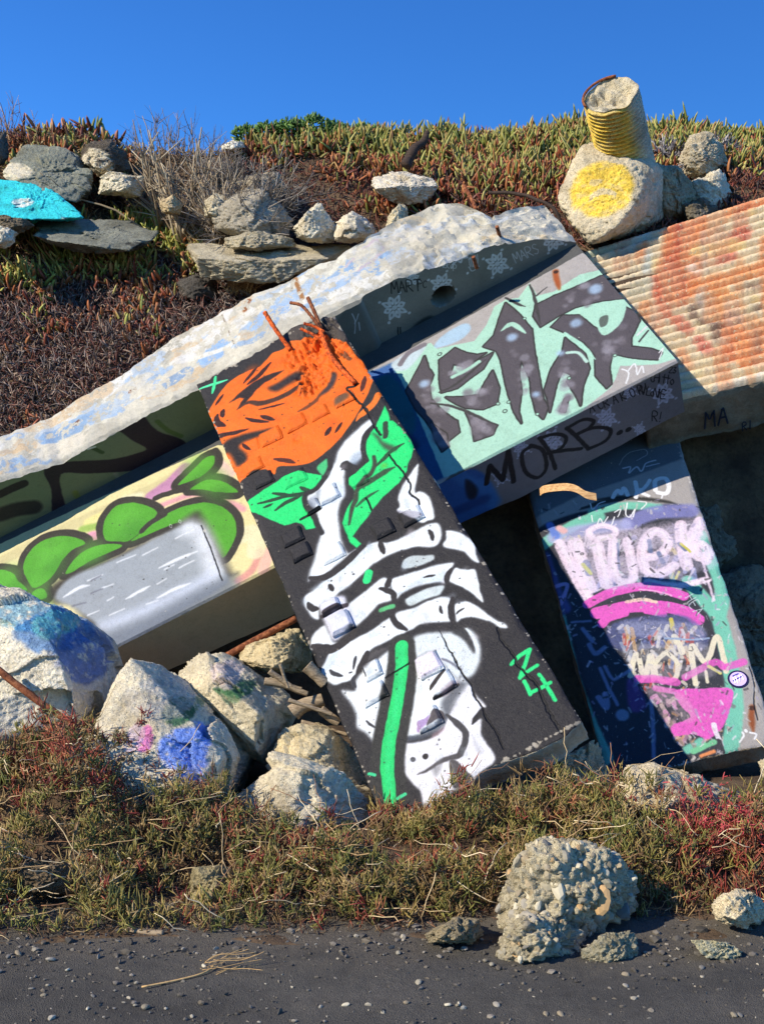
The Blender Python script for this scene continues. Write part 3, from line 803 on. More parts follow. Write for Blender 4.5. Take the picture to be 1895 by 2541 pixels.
mc.zoom(*ZG).stroke([(970, 668), (1130, 575), (1290, 480)], 12, CRK, 5, groove=.4)
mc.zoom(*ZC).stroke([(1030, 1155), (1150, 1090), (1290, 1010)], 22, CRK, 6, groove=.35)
# pitted holes scattered in the cast face
mc.zoom(0, 0, 1)
for k in range(260):
    t_, q_ = rng.uniform(0, 1), rng.uniform(0, 1)
    x = 488 + 467 * t_ + (340 + 146 * t_) * q_; y = 956 + 1079 * t_ - (174 + 72 * t_) * q_
    mc.dot(x, y, rng.uniform(.7, 1.8), (40, 36, 36), a=rng.uniform(.3, .8), soft=1.2)
mc.wear([(488, 956), (720, 1490), (955, 2035)], 9).wear([(828, 782), (1120, 1270), (1441, 1789)], 9).wear([(955, 2035), (1085, 1990), (1258, 1884), (1441, 1789)], 14, .8).wear([(488, 956), (694, 838), (828, 782)], 10)
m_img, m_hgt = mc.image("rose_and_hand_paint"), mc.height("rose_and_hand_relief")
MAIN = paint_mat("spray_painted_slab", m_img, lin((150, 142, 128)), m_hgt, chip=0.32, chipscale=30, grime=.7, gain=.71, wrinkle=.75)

def rubble_disp(A, E):
    P = np.stack([A, E, A * 0], 1)
    d = 0.0016 * fbm(P * 30, 3, 5) + 0.004 * fbm(P * 4, 2, 6)
    for (x, y, r) in ((835, 330, 150), (905, 470, 150), (1090, 300, 120), (940, 230, 140), (860, 560, 90), (1200, 1190, 70), (800, 900, 42), (470, 950, 40), (960, 130, 150)):
        (a0, e0), (a1, e1) = FR.on_n([(450 + x / 2.753, 760 + y / 2.753), (450 + (x + r) / 2.753, 760 + y / 2.753)])
        rr = math.hypot(a1 - a0, e1 - e0)
        m = 1 - sstep(0.5, 1.1, np.hypot(A - a0, E - e0) / rr)
        big = 1.0 if r > 80 else 0.35
        d = d + m * big * (-0.022 + 0.05 * np.abs(fbm(P * 22, 3, 8)) + 0.035 * fbm(P * 60, 3, 9, .7) + 0.02 * fbm(P * 9, 2, 10))
    return d

slab = empty("painted_slab", FR.W(0.5, 0.0, -0.1))
tag(slab, "long leaning concrete slab painted with a skeleton hand holding an orange rose", "concrete slab", kind="thing")
s_bot = FR.on_n([(953, 2042), (1000, 2034), (1045, 2012), (1085, 1990), (1157, 1943), (1205, 1908), (1258, 1884), (1330, 1862), (1402, 1828), (1424, 1806), (1443, 1788)])
s_top = FR.on_n([(488, 953), (560, 914), (640, 870), (694, 836), (716, 816), (770, 794), (828, 780)])
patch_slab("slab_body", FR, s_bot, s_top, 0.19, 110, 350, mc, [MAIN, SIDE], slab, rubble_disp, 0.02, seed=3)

# raised casting lugs, each a truncated block standing out of the face
def lug(px, py, w, h, hgt=0.04, taper=.74, skew=0.0):
    (a0, e0), (a1, e1) = FR.on_n([(px, py), (px + 10, py - 5.1)])
    k = math.hypot(a1 - a0, e1 - e0) / 11.22
    W_, H_ = w * k * .5, h * k * .5 * 1.25
    V, UVs = [], []
    g = 5
    prof = [(-1.0, 0.0), (-0.97, 0.55), (-taper - .03, .95), (-taper + .05, 1.0), (0, 1.0), (taper - .05, 1.0), (taper + .03, .95), (0.97, 0.55), (1.0, 0.0)]
    n_ = len(prof)
    for i, (x, zx) in enumerate(prof):
        for j, (y, zy) in enumerate(prof):
            z = min(zx, zy)
            V.append((a0 + x * W_ + skew * y * W_, e0 + y * H_, z * hgt - 0.006))
    V = np.array(V)
    P = FR.W(V[:, 0], V[:, 1], V[:, 2])
    P = P + (fbm(P * 25, 3, 11) * 0.005)[:, None] * FR.n + (fbm(P * 16, 3, 12) * 0.010)[:, None] * FR.a + (fbm(P * 16 + 9, 3, 15) * 0.010)[:, None] * FR.e
    me = mesh_from("raised_block", P, grid_faces(n_, n_), False, uv=mc.uv(V[:, 0], V[:, 1]))
    link("raised_block", me, MAIN, slab)

for L_ in ((621, 1108, 46, 36, .018), (672, 1083, 58, 42, .035), (733, 1050, 56, 40, .035), (791, 1025, 52, 34, .032), (853, 990, 54, 34, .03), (628, 1157, 52, 38, .035), (653, 1192, 52, 34, .04),
           (731, 1187, 64, 40, .028), (815, 1228, 54, 46, .045), (776, 1258, 40, 34, .045), (889, 1190, 50, 38, .03), (726, 1334, 56, 40, .05), (748, 1372, 52, 40, .055), (824, 1374, 66, 44, .04),
           (951, 1313, 52, 42, .05), (1021, 1282, 58, 40, .05), (820, 1507, 52, 30, .06), (846, 1548, 60, 52, .075), (924, 1664, 46, 44, .045), (928, 1722, 66, 46, .045), (1062, 1652, 64, 54, .055),
           (1094, 1698, 66, 52, .05), (1062, 1786, 66, 50, .055)):
    lug(L_[0], L_[1], L_[2], L_[3] * .92, L_[4] * .62)

def rebar(parent, pts, r, mat, ribs=True, name="rebar"):
    P = catmull(np.array(pts), False, 8)
    n_ = len(P)
    R = r * (1 + 0.12 * np.sin(np.arange(n_) * 2.4)) if ribs else np.full(n_, r)
    V, F = tube_arrays(P, R, 7)
    return link(name, mesh_from(name, V, F, True), mat, parent)

def on_slab(pts, hs):
    AE = FR.on_n([(450 + x / 2.753, 760 + y / 2.753) for x, y in pts])
    return [FR.W(a_, e_, h_) for (a_, e_), h_ in zip(AE, hs)]

t_ = NT("orange_sprayed_steel"); v_ = t_.coord('Object'); f_ = t_.noise(v_, 45, 4, .7)
t_.l(t_.ramp(f_, [(0.35, tuple(lin((92, 34, 14)))), (0.55, tuple(lin((214, 92, 28)))), (0.8, tuple(lin((250, 130, 60))))]), t_.b.inputs['Base Color']); t_.b.inputs['Roughness'].default_value = .8
ORSTEEL = t_.m
rebar(slab, on_slab([(628, 150), (680, 225), (745, 300)], (.16, .09, 0)), .016, ORSTEEL)
rebar(slab, on_slab([(780, 45), (850, 62), (900, 105), (945, 160), (975, 200)], (.1, .1, .08, .06, .02)), .012, RUST)
rebar(slab, on_slab([(905, 25), (935, 90), (965, 170)], (.12, .09, .03)), .014, RUST)
rebar(slab, on_slab([(850, 222), (920, 240), (1000, 268)], (.1, .07, .03)), .010, ORSTEEL)
rebar(slab, on_slab([(868, 178), (930, 180), (985, 195)], (.09, .06, .03)), .010, ORSTEEL)
rebar(slab, on_slab([(965, 190), (985, 260), (1035, 370), (1100, 450), (1190, 535)], (.03, .05, .05, .04, .015)), .017, ORSTEEL)

# ------------------------------------------------------------------ long stepped beam behind it
NL = -0.60                                     # the ledge lies 0.6 m behind the leaning slab's face
lineA = FR.on_n([(-260, 1512), (0, 1384), (540, 1118), (970, 890), (1452, 634)], NL)
lineB = FR.on_n([(-260, 1892), (0, 1757), (286, 1609), (676, 1407), (1085, 1196), (1139, 1169), (1680, 892)], NL)
fA = lambda A: np.interp(A, lineA[:, 0], lineA[:, 1])
fB = lambda A: np.interp(A, lineB[:, 0], lineB[:, 1])
eA, eB = lineA[:, 1].mean() + 0.19, lineB[:, 1].mean()      # the lip shades the topmost 0.19 m of the ledge
lip = FR.on_e([(-260, 1340), (0, 1193), (149, 1147), (310, 1055), (505, 955), (688, 842), (849, 757), (975, 690), (1101, 650), (1216, 606), (1350, 585), (1440, 600)], eA)
fL = lambda A: np.interp(A, lip[:, 0], lip[:, 1])
lowC = FR.on_e([(-260, 1990), (0, 1850), (336, 1690), (726, 1545), (1144, 1302), (1289, 1249), (1500, 1136), (1698, 1026)], eB)
fC = lambda A: np.interp(A, lowC[:, 0], lowC[:, 1])
lipN = lip[:, 1].mean()
_tp = [(-260, 1215), (0, 1084), (184, 998), (310, 929), (436, 837), (574, 763), (734, 688), (860, 625), (986, 551), (1084, 505), (1147, 505), (1216, 539), (1300, 512), (1365, 505), (1434, 562), (1448, 590)]
_n = np.full(len(_tp), lipN)
for _k in range(4):                            # the back rim of the broken top, on the height the lip has there
    topE = np.array([FR.on_n([p_], n_)[0] for p_, n_ in zip(_tp, _n)])
    _n = fL(topE[:, 0])
fT = lambda A: np.interp(A, topE[:, 0], topE[:, 1])
A0, A1 = lineA[0, 0], 2.835

# paint on the ledge: letters at the right, bubble letters at the left
lc = Canvas(lambda p: FR.on_n(p, NL), -2.95, 2.95, 2.18, 3.86, 3.2)
lc.fill((56, 60, 62), .9)
Z4, Z5, ZL, Z6, Z8 = (850, 500, 1.836), (950, 900, 2.065), (0, 960, 2.203), (1250, 1100, 2.561), (1400, 450, 3.164)
lc.zoom(*ZL)
lc.poly([(-700, 900), (0, 860), (560, 600), (1190, 320), (1420, 330), (1600, 900), (1500, 1000), (600, 1460), (-700, 2000)], (238, 226, 168), 4, smooth=False)
for P, w, c in (([(0, 960), (300, 800), (700, 620), (1180, 380)], 60, (214, 202, 150)), ([(830, 600), (930, 530), (1010, 450)], 70, (196, 128, 184)), ([(960, 540), (1060, 440)], 46, (178, 108, 170)),
                ([(880, 650), (1050, 592), (1200, 610), (1330, 670)], 30, (232, 158, 176)), ([(500, 820), (530, 850)], 60, (236, 150, 190)), ([(480, 740), (560, 700)], 40, (244, 232, 150)),
                ([(1420, 900), (1380, 1000), (1300, 1060)], 40, (226, 150, 146)), ([(1470, 900), (1440, 1000)], 60, (240, 190, 180)), ([(1200, 430), (1250, 480)], 60, (240, 200, 200)), ([(1310, 820), (1390, 800), (1400, 900)], 90, (240, 234, 196)),
                ([(680, 620), (760, 600)], 50, (246, 240, 200)), ([(450, 780), (540, 760)], 40, (150, 190, 80))):
    lc.stroke(P, w, c, 22, a=.85)
BK2 = (44, 40, 36)
GS = [[(575, 835), (565, 760), (590, 700), (640, 650), (720, 635), (800, 650), (860, 690), (810, 750), (775, 790), (700, 845), (640, 845)],
      [(780, 792), (870, 722), (960, 672), (1060, 640), (1140, 635), (1220, 660), (1280, 720), (1292, 800), (1265, 870), (1222, 935), (1190, 900), (1100, 760), (1000, 740), (900, 770), (720, 845)],
      [(128, 1000), (150, 920), (220, 850), (320, 818), (410, 825), (468, 855), (400, 890), (340, 950), (300, 1020), (250, 1070), (180, 1098)],
      [(358, 1018), (420, 930), (500, 880), (600, 858), (668, 870), (590, 910), (480, 960), (400, 1012)],
      [(-60, 1005), (60, 1012), (100, 1060), (148, 1110), (100, 1135), (-60, 1120)],
      [(975, 532), (1060, 450), (1120, 392), (1168, 378), (1165, 430), (1100, 490), (1000, 532)],
      [(1040, 562), (1120, 513), (1200, 513), (1260, 540), (1300, 578), (1200, 576), (1100, 562)],
      [(168, 1142), (200, 1108), (240, 1108), (258, 1152), (200, 1162)]]
for g in GS:
    lc.stroke(g + [g[0]], 72, BK2, 7)
lc.stroke([(850, 610), (900, 590), (1000, 565), (1120, 580), (1290, 600)], 30, BK2, 6); lc.stroke([(1175, 350), (1200, 420), (1130, 500), (1040, 540)], 34, BK2, 6)
for k, g in enumerate(GS):
    lc.poly(g, (78, 168, 34), 5)
    c_ = np.mean(g, 0)
    lc.dot(c_[0] - 10, c_[1] - 25, 70, (104, 196, 62), a=.45, soft=90); lc.dot(c_[0] + 30, c_[1] + 50, 60, (52, 132, 28), a=.4, soft=90)
lc.stroke([(775, 790), (820, 745), (900, 700)], 28, BK2, 6)
lc.poly([(360, 1040), (560, 960), (720, 880), (900, 800), (1060, 690), (1110, 720), (1180, 850), (1260, 1010), (1240, 1060), (620, 1430), (420, 1200), (300, 1180), (280, 1100)], BK2, 60, .95)
lc.poly([(300, 1150), (390, 1040), (560, 970), (720, 895), (900, 800), (1020, 752), (1100, 768), (1150, 860), (1200, 970), (1235, 1080), (940, 1250), (620, 1425), (560, 1330), (400, 1210)], (160, 168, 176), 34)
lc.stroke([(1030, 770), (1090, 800), (1140, 900), (1170, 1010)], 90, (232, 238, 248), 90, a=.9)
lc.stroke([(560, 1310), (750, 1240), (960, 1140), (1150, 1040)], 66, (206, 216, 236), 80, a=.8)
lc.stroke([(600, 1400), (820, 1310), (1010, 1210), (1240, 1090)], 110, (112, 122, 138), 90, a=.85)
for P in ([(350, 1150), (430, 1100), (490, 1085)], [(480, 1060), (560, 1030)], [(560, 1100), (620, 1080)], [(690, 1160), (760, 1120), (820, 1090)], [(860, 1080), (910, 1050)], [(860, 1155), (950, 1110), (1040, 1075)], [(780, 920), (860, 880)], [(640, 960), (740, 920)], [(870, 990), (980, 940), (1080, 900)], [(590, 1170), (620, 1150)], [(960, 830), (1060, 780)], [(480, 1250), (540, 1225)], [(900, 1000), (950, 975)], [(980, 990), (1060, 950)], [(600, 1250), (680, 1215)], [(800, 1190), (860, 1170)]):
    lc.stroke(P, 18, (236, 240, 246), 12, taper=(.4, .3))
for P in ([(500, 1130), (560, 1105)], [(400, 1200), (470, 1180)], [(500, 1060), (550, 1035)]):
    lc.stroke(P, 22, (118, 122, 136), 14, taper=(.4, .3))
lc.text("o lol", 930, 775, 34, -.45, 3, (220, 226, 230), .8)
lc.stroke([(1100, 760), (1150, 880), (1215, 1060)], 5, (40, 40, 42), 4, groove=.4); lc.dot(1115, 788, 10, (200, 200, 196), soft=5)
for k in range(24):
    lc.dot(rng.uniform(500, 1280), rng.uniform(700, 1350), rng.uniform(1.5, 4), (40, 40, 40), a=.8, soft=3)
# right: pale ground, mint field, charcoal letters
lc.zoom(*Z4)
lc.poly([(-60, 870), (220, 720), (1090, 235), (1200, 300), (1620, 800), (500, 1240), (300, 1400), (-60, 1400)], (180, 174, 170), 3, smooth=False)
lc.poly([(-80, 700), (140, 780), (220, 740), (300, 850), (440, 1110), (520, 1230), (100, 1420), (-80, 1300)], (34, 92, 138), 14, smooth=False)  # rose slab's cast shadow also painted in, as dark blue
lc.poly([(150, 830), (230, 800), (330, 960), (300, 1080), (180, 1040)], (20, 108, 116), 30, .9); lc.stroke([(120, 800), (260, 740)], 40, (56, 104, 170), 20); lc.poly([(100, 960), (200, 1010), (300, 1060), (340, 1130), (160, 1180)], (14, 40, 80), 30, .9)
MINT, CHAR, CHL = (176, 222, 198), (84, 78, 84), (126, 119, 127)
lc.poly([(222, 745), (330, 672), (400, 645), (430, 672), (600, 636), (655, 560), (690, 480), (740, 448), (800, 440), (850, 372), (885, 430), (960, 412), (1080, 332), (1190, 308), (1290, 450), (1420, 590), (1524, 712), (1440, 742), (1262, 750), (1244, 800), (1222, 845), (1180, 880), (1090, 950), (990, 1010), (880, 1070), (740, 1130), (600, 1200), (460, 1260), (330, 950), (262, 810)], MINT, 5, smooth=False)
lc.poly([(225, 735), (330, 668), (380, 660), (300, 760), (240, 770)], (206, 222, 232), 14, .9); lc.stroke([(262, 742), (300, 690), (370, 655)], 22, CHL, 8); lc.poly([(420, 650), (470, 600), (560, 555), (580, 590), (520, 640), (430, 668)], (176, 208, 232), 12, .9)
letters = [[(440, 722), (510, 670), (560, 690), (610, 700), (652, 690), (560, 752), (502, 742), (482, 800), (540, 782), (620, 722), (682, 690), (640, 762), (520, 852), (450, 872), (440, 810)],
    [(468, 892), (540, 892), (620, 882), (650, 820), (682, 772), (712, 852), (702, 922), (640, 947), (560, 942), (500, 915)],
    [(740, 462), (800, 512), (860, 582), (872, 680), (890, 780), (902, 850), (912, 900), (932, 942), (912, 992), (880, 962), (860, 882), (850, 800), (812, 722), (800, 782), (812, 860), (800, 960), (812, 1012), (780, 962), (740, 832), (720, 722), (700, 682), (640, 662), (690, 610), (710, 540)],
    [(932, 902), (918, 862), (950, 762), (1000, 682), (1012, 622), (1050, 652), (1100, 692), (1122, 762), (1092, 842), (1082, 932), (1060, 882), (1020, 822), (1042, 792), (1000, 770), (972, 832), (942, 962)],
    [(948, 572), (1000, 520), (1080, 520), (1140, 572), (1200, 612), (1250, 560), (1282, 482), (1332, 502), (1352, 542), (1312, 622), (1312, 662), (1400, 672), (1452, 690), (1432, 722), (1320, 712), (1222, 692), (1212, 762), (1222, 832), (1200, 852), (1150, 792), (1150, 702), (1100, 642), (1020, 602)],
    [(878, 472), (960, 432), (1060, 392), (1170, 342), (1212, 332), (1282, 442), (1180, 452), (1060, 482), (980, 522), (900, 572), (868, 522)],
    [(288, 862), (340, 772), (372, 705), (392, 762), (412, 792), (392, 842), (402, 902), (460, 962), (520, 1002), (532, 1052), (480, 1092), (440, 1095), (380, 1002), (330, 942)],
    [(560, 962), (620, 992), (702, 1022), (682, 1062), (600, 1092), (590, 1032)], [(400, 1010), (470, 1060), (480, 1120), (450, 1140), (420, 1080)], [(1010, 900), (1030, 890), (1010, 960), (990, 955)]]
for g in letters:
    lc.stroke(g + [g[0]], 13, (46, 44, 44), 4, smooth=False); lc.poly(g, CHAR, 4, smooth=False)
    T = np.array(g)
    for k in range(16):
        w_ = rng.dirichlet(np.ones(len(T)) * .35); c_ = w_ @ T
        lc.dot(c_[0], c_[1], rng.uniform(8, 22), CHL if k % 3 else (160, 156, 166), a=.5, soft=18, rough=.1)
for x, y, r in ((770, 620, 20), (1062, 555, 22), (990, 692, 14), (370, 832, 18), (880, 880, 14), (1150, 400, 26)):
    lc.dot(x, y, r, (176, 206, 236), a=.8, soft=24)
lc.poly([(1080, 502), (1272, 448), (1274, 540), (1192, 612), (1140, 552)], MINT, 6); lc.poly([(1168, 532), (1204, 520), (1204, 560), (1174, 574)], (92, 104, 96), 5)
lc.stroke([(720, 590), (770, 560), (830, 600)], 22, MINT, 6, taper=(.2, .3)); lc.stroke([(500, 800), (560, 770), (620, 730)], 16, MINT, 6)
lc.stroke([(1010, 600), (1090, 660), (1150, 720)], 20, (176, 226, 202), 6, taper=(.5, .2)); lc.stroke([(1020, 690), (1070, 690), (1110, 730)], 14, (190, 226, 210), 6)
for P in ([(740, 440), (800, 470), (830, 480)], [(850, 380), (870, 430), (890, 520), (900, 560)], [(440, 870), (520, 830), (650, 720)], [(400, 920), (480, 930), (570, 960), (700, 1020)], [(880, 430), (930, 390)]):
    lc.stroke(P, 12, (60, 58, 58), 5, taper=(.6, .3))
for x, y, r in ((440, 696, 9), (706, 922, 9), (738, 956, 10), (826, 534, 7), (755, 915, 9), (885, 970, 9), (1238, 702, 9), (1030, 806, 9)):
    lc.dot(x, y, r, (60, 70, 64), soft=4); lc.dot(x, y, r * .6, MINT, soft=4)
lc.stroke([(968, 318), (972, 350), (985, 400)], 22, (170, 84, 34), 14, taper=(1, .4)); lc.dot(970, 322, 9, (60, 28, 14), soft=5)
lc.stroke([(1270, 765), (1300, 780), (1290, 830)], 7, (235, 235, 235), 3); lc.stroke([(1300, 770), (1330, 740), (1340, 790), (1360, 750), (1370, 780)], 6, (235, 235, 235), 3); lc.stroke([(1340, 610), (1385, 570)], 8, (220, 220, 220), 4); lc.stroke([(1350, 640), (1390, 590)], 8, (60, 60, 60), 4); lc.stroke([(1440, 690), (1460, 670), (1440, 720)], 5, (235, 235, 235), 3)
l_img, l_hgt = lc.image("ledge_paint"), lc.height("ledge_relief")

uc = Canvas(lambda p: FR.on_e(p, eA), -2.95, 2.9, -0.66, 0.16, 3.2)
uc.zoom(0, 0, 1)
uc.fill((112, 114, 104), .55)
uc.zoom(*ZL)
uc.poly([(-700, 400), (0, 480), (600, 150), (1060, -20), (1400, -20), (1250, 400), (560, 720), (0, 990), (-700, 1300)], (122, 132, 98), 20, .9, smooth=False)
for k in range(34):
    x = rng.uniform(60, 1050); y = 560 - .45 * x + 330 + rng.uniform(-150, 130)
    uc.stroke([(x, y), (x + rng.uniform(40, 90), y + rng.uniform(30, 90))], rng.uniform(14, 40), [(150, 158, 120), (128, 134, 40), (98, 120, 70), (166, 160, 140), (84, 104, 66)][k % 5], 14, a=.6)
uc.poly([(620, 200), (760, 150), (860, 240), (1010, 300), (1010, 400), (850, 432), (700, 462), (480, 475), (335, 480), (345, 600), (375, 700), (330, 745), (288, 700), (280, 560), (245, 480), (262, 432), (400, 408), (600, 398), (740, 368), (800, 338), (720, 290)], (44, 32, 44), 10)
uc.stroke([(0, 590), (60, 560), (130, 530)], 46, (44, 36, 40), 10); uc.stroke([(0, 700), (100, 670), (180, 660)], 90, (48, 44, 46), 24)
uc.stroke([(860, 190), (920, 240), (990, 270)], 24, (92, 112, 60), 10); uc.stroke([(420, 350), (480, 330), (560, 360)], 20, (66, 84, 48), 8)
uc.stroke([(480, 340), (520, 330)], 12, (220, 220, 210), 5)
uc.zoom(*Z4)
uc.poly([(-60, 560), (60, 420), (180, 660), (100, 760), (-60, 800)], (92, 96, 92), 14, .7, smooth=False)
for x, y, s_ in ((235, 485, 120), (452, 380, 110), (702, 285, 112), (520, 240, 104), (318, 352, 70), (955, 178, 104)):
    uc.flower(x, y, s_, -.45, (222, 226, 226), .8)
uc.text("MART", 222, 420, 52, -.1, 4.5, (20, 20, 22)); uc.text("PC", 342, 392, 32, .05, 3.5, (20, 20, 22)); uc.text("Rekop", 440, 300, 32, .12, 3, (225, 225, 220), adv=.62); uc.text("MARS", 788, 282, 46, -.42, 4, (205, 205, 205), .85)
uc.stroke([(35, 500), (50, 540), (48, 590)], 4, (200, 205, 210), 3); uc.stroke([(65, 500), (48, 545)], 4, (200, 205, 210), 3); uc.stroke([(66, 540), (72, 575)], 4, (200, 205, 210), 3)
uc.stroke([(250, 575), (252, 612)], 5, (14, 14, 14), 2); uc.stroke([(262, 575), (263, 612)], 5, (14, 14, 14), 2)
for k in range(6): uc.stroke([(572 + 8 * k, 262 - 4 * k), (580 + 7 * k, 300)], 3.2, (220, 222, 222), 2)
uc.stroke([(572, 300), (590, 318), (620, 296)], 4, (220, 222, 222), 2); uc.dot(568, 328, 6, (225, 225, 225), soft=2)
uc.poly([(270, 640), (330, 560), (400, 520), (430, 560), (360, 600), (300, 650)], (36, 44, 46), 16, .9)
uc.poly([(100, 760), (140, 690), (420, 590), (760, 450), (1090, 280), (1100, 300), (760, 480), (300, 700)], (44, 54, 66), 20, .7)
u_img = uc.image("upper_face_paint")

dc = Canvas(lambda p: FR.on_e(p, eB), -2.95, 2.9, -1.45, -0.58, 3.2)
dc.zoom(*ZL)
dc.poly([(-700, 2000), (600, 1420), (1500, 975), (1700, 1200), (1600, 1300), (600, 1700), (-700, 2300)], (230, 198, 148), 10, .9, smooth=False)
dc.zoom(*Z5)
dc.poly([(200, 640), (400, 540), (1560, -10), (1600, 260), (880, 600), (400, 900), (200, 900)], (116, 112, 116), 8, .9, smooth=False)
dc.poly([(230, 640), (400, 555), (500, 560), (560, 640), (575, 740), (400, 860), (230, 900)], (38, 92, 160), 20, .95); dc.stroke([(380, 570), (450, 620), (520, 640), (570, 720)], 60, (60, 120, 180), 30, a=.7); dc.poly([(420, 600), (480, 640), (470, 700), (430, 690)], (16, 26, 40), 20, .9); dc.stroke([(300, 800), (420, 740), (520, 700)], 50, (24, 62, 120), 30, a=.8)
for x, y, s_ in ((862, 400, 120), (1142, 285, 112), (1262, 150, 76), (1312, 342, 66), (705, 440, 90), (600, 590, 80), (1430, 160, 120)):
    dc.flower(x, y, s_, -.45, (196, 196, 214), .7)
K_ = (14, 12, 14)
dc.stroke([(528, 622), (545, 530), (612, 602), (640, 455), (668, 610)], 22, K_, 6, smooth=False)
dc.stroke([(755, 430), (710, 470), (730, 560), (790, 590), (835, 540), (815, 450), (755, 425)], 17, K_, 6)
dc.stroke([(882, 545), (850, 460), (800, 385)], 17, K_, 6); dc.stroke([(800, 388), (880, 368), (935, 385), (910, 440), (830, 470)], 17, K_, 6); dc.stroke([(850, 462), (930, 450), (1015, 442)], 17, K_, 6)
dc.stroke([(1050, 442), (1000, 390), (940, 335)], 17, K_, 6); dc.stroke([(940, 338), (1020, 295), (1075, 300), (1050, 340), (985, 372)], 17, K_, 6); dc.stroke([(985, 372), (1080, 335), (1162, 345), (1140, 400), (1050, 444)], 17, K_, 6)
dc.dot(1211, 360, 13, K_, soft=4); dc.dot(1256, 344, 13, K_, soft=4)
dc.text("A CR A K O R!", 1060, 258, 46, -.35, 4, K_, adv=.9); dc.text("23", 1462, 52, 30, .1, 4, K_); dc.text("CHitto", 1365, 96, 46, .15, 4, K_, adv=.55); dc.text("NiLoNtE", 1310, 160, 44, .2, 4, K_, adv=.52); dc.text("R!", 1375, 300, 50, .1, 4, K_)
d_img = dc.image("lower_face_paint")

LEDGE = paint_mat("spray_painted_ledge", l_img, lin((176, 170, 160)), l_hgt, chip=0.31, chipscale=24, grime=.6, gain=.65)
UPPER = paint_mat("stencilled_beam_face", u_img, lin((140, 136, 126)), None, chip=0.25, grime=.5)
LOWER = paint_mat("marker_scrawled_beam_face", d_img, lin((150, 136, 114)), None, chip=0.25, grime=.5)
tc = Canvas(lambda p: FR.on_n(p, lipN), -2.95, 2.95, 3.5, 4.45, 4.0)
tc.zoom(0, 0, 1)
for k in range(230):                                   # old washed-out colours, thinning out towards the right end
    x = rng.uniform(-100, 1440); y = np.interp(x, [-100, 0, 500, 850, 1100, 1440], [1180, 1130, 850, 690, 590, 560]) + rng.uniform(-70, 70)
    if x > 900 and rng.uniform() < .8: continue
    ln = rng.uniform(20, 90)
    c_ = [(172, 198, 228), (238, 236, 228), (150, 182, 218), (232, 224, 206), (240, 238, 232), (190, 206, 222), (222, 196, 160), (236, 232, 214)][k % 8] if x < 900 else [(206, 212, 216), (232, 224, 200), (226, 206, 170), (216, 210, 196)][k % 4]
    tc.stroke([(x, y), (x + ln, y - ln * rng.uniform(.3, .7)), (x + ln * 1.6, y - ln * rng.uniform(.5, 1.1))], rng.uniform(14, 46), c_, 5, a=.85, rough=.12)
for P, w, c_ in (([(505, 905), (545, 872), (585, 860), (560, 885), (520, 905)], 24, (158, 192, 232)), ([(640, 830), (680, 800), (720, 790)], 30, (170, 198, 232)), ([(480, 900), (560, 880), (600, 858)], 12, (244, 240, 226)), ([(735, 690), (745, 720), (762, 765)], 9, (170, 116, 66)), ([(628, 770), (620, 790)], 12, (150, 90, 50)), ([(120, 1090), (200, 1060)], 34, (150, 180, 214)), ([(420, 960), (470, 930)], 26, (150, 176, 206)),
                 ([(870, 690), (910, 650), (945, 620), (960, 650), (900, 700)], 8, (206, 190, 196)), ([(330, 980), (338, 975)], 9, (120, 60, 34)), ([(190, 1055), (196, 1050)], 9, (120, 60, 34)), ([(735, 745), (742, 690)], 3, (120, 104, 84)), ([(590, 870), (560, 800)], 3, (120, 104, 84))):
    tc.stroke(P, w, c_, 5, a=.95, rough=.05)
TOPM = paint_mat("paint_washed_broken_top", tc.image("beam_top_paint"), lin((184, 179, 164)), None, chip=0.48, chipscale=13, grime=.8, rough=.9, gain=.66, wrinkle=1.0)

beam = empty("stepped_concrete_beam", FR.W(0.0, eB, -1.2))
tag(beam, "long fallen stepped concrete beam covered in graffiti, sloping up behind the rose slab", "concrete beam", kind="thing")
ns = 290
hole = FR.on_e([(850 + 470 / 1.836, 500 + 462 / 1.836), (850 + 525 / 1.836, 500 + 462 / 1.836)], eA)
hr = abs(hole[1, 0] - hole[0, 0]); hole[0, 1] = max(hole[0, 1], NL + hr + .05)
t_s = np.linspace(0, 1, ns)
A_ = A0 + (A1 - A0) * t_s
lipv = fL(A_) + 0.016 * fbm(np.stack([A_ * 16, A_ * 0, A_ * 0], 1), 5, 21, .7)
topv = fT(A_) + 0.015 * fbm(np.stack([A_ * 6, A_ * 0 + 4, A_ * 0], 1), 3, 22)
Cv = fC(A_) * .5 + lowC[:, 1].mean() * .5 + 0.012 * fbm(np.stack([A_ * 6, A_ * 0 + 9, A_ * 0], 1), 3, 23)
rows, mid_of = [], []
def seg(n, f, m, skip=0):
    for q in range(n):
        rows.append(f(q / n)); mid_of.append(m)
r_ = 0.014
one = np.ones(ns)
seg(26, lambda q: (eB * one, Cv + r_ + (NL - r_ - Cv - r_) * q), 2)                    # lower face
seg(2, lambda q: ((eB + r_ * q * .9) * one, (NL - r_ * (1 - q)) * one), 0)
seg(60, lambda q: ((eB + r_ + (eA - eB - r_) * q) * one, NL * one), 0)                  # ledge
seg(44, lambda q: (eA * one, NL + (lipv - .02 - NL) * q), 1)                            # upper face
seg(3, lambda q: (eA + .03 * q, lipv - .02 + .02 * q), 3)
seg(40, lambda q: (eA + .03 + (topv - eA - .03) * q, lipv), 3)                          # broken top
seg(14, lambda q: (topv + .03 * q, lipv + (Cv - lipv) * q), 4)                          # back
seg(14, lambda q: (topv + .03 + (eB - topv - .03) * q, Cv), 4)                          # underside
np_ = len(rows)
E_ = np.stack([np.broadcast_to(r[0], (ns,)) for r in rows], 1); N_ = np.stack([np.broadcast_to(r[1], (ns,)) for r in rows], 1)
AA = np.repeat(A_[:, None], np_, 1)
mo = np.array(mid_of)
mm = np.repeat(mo[None], ns, 0)
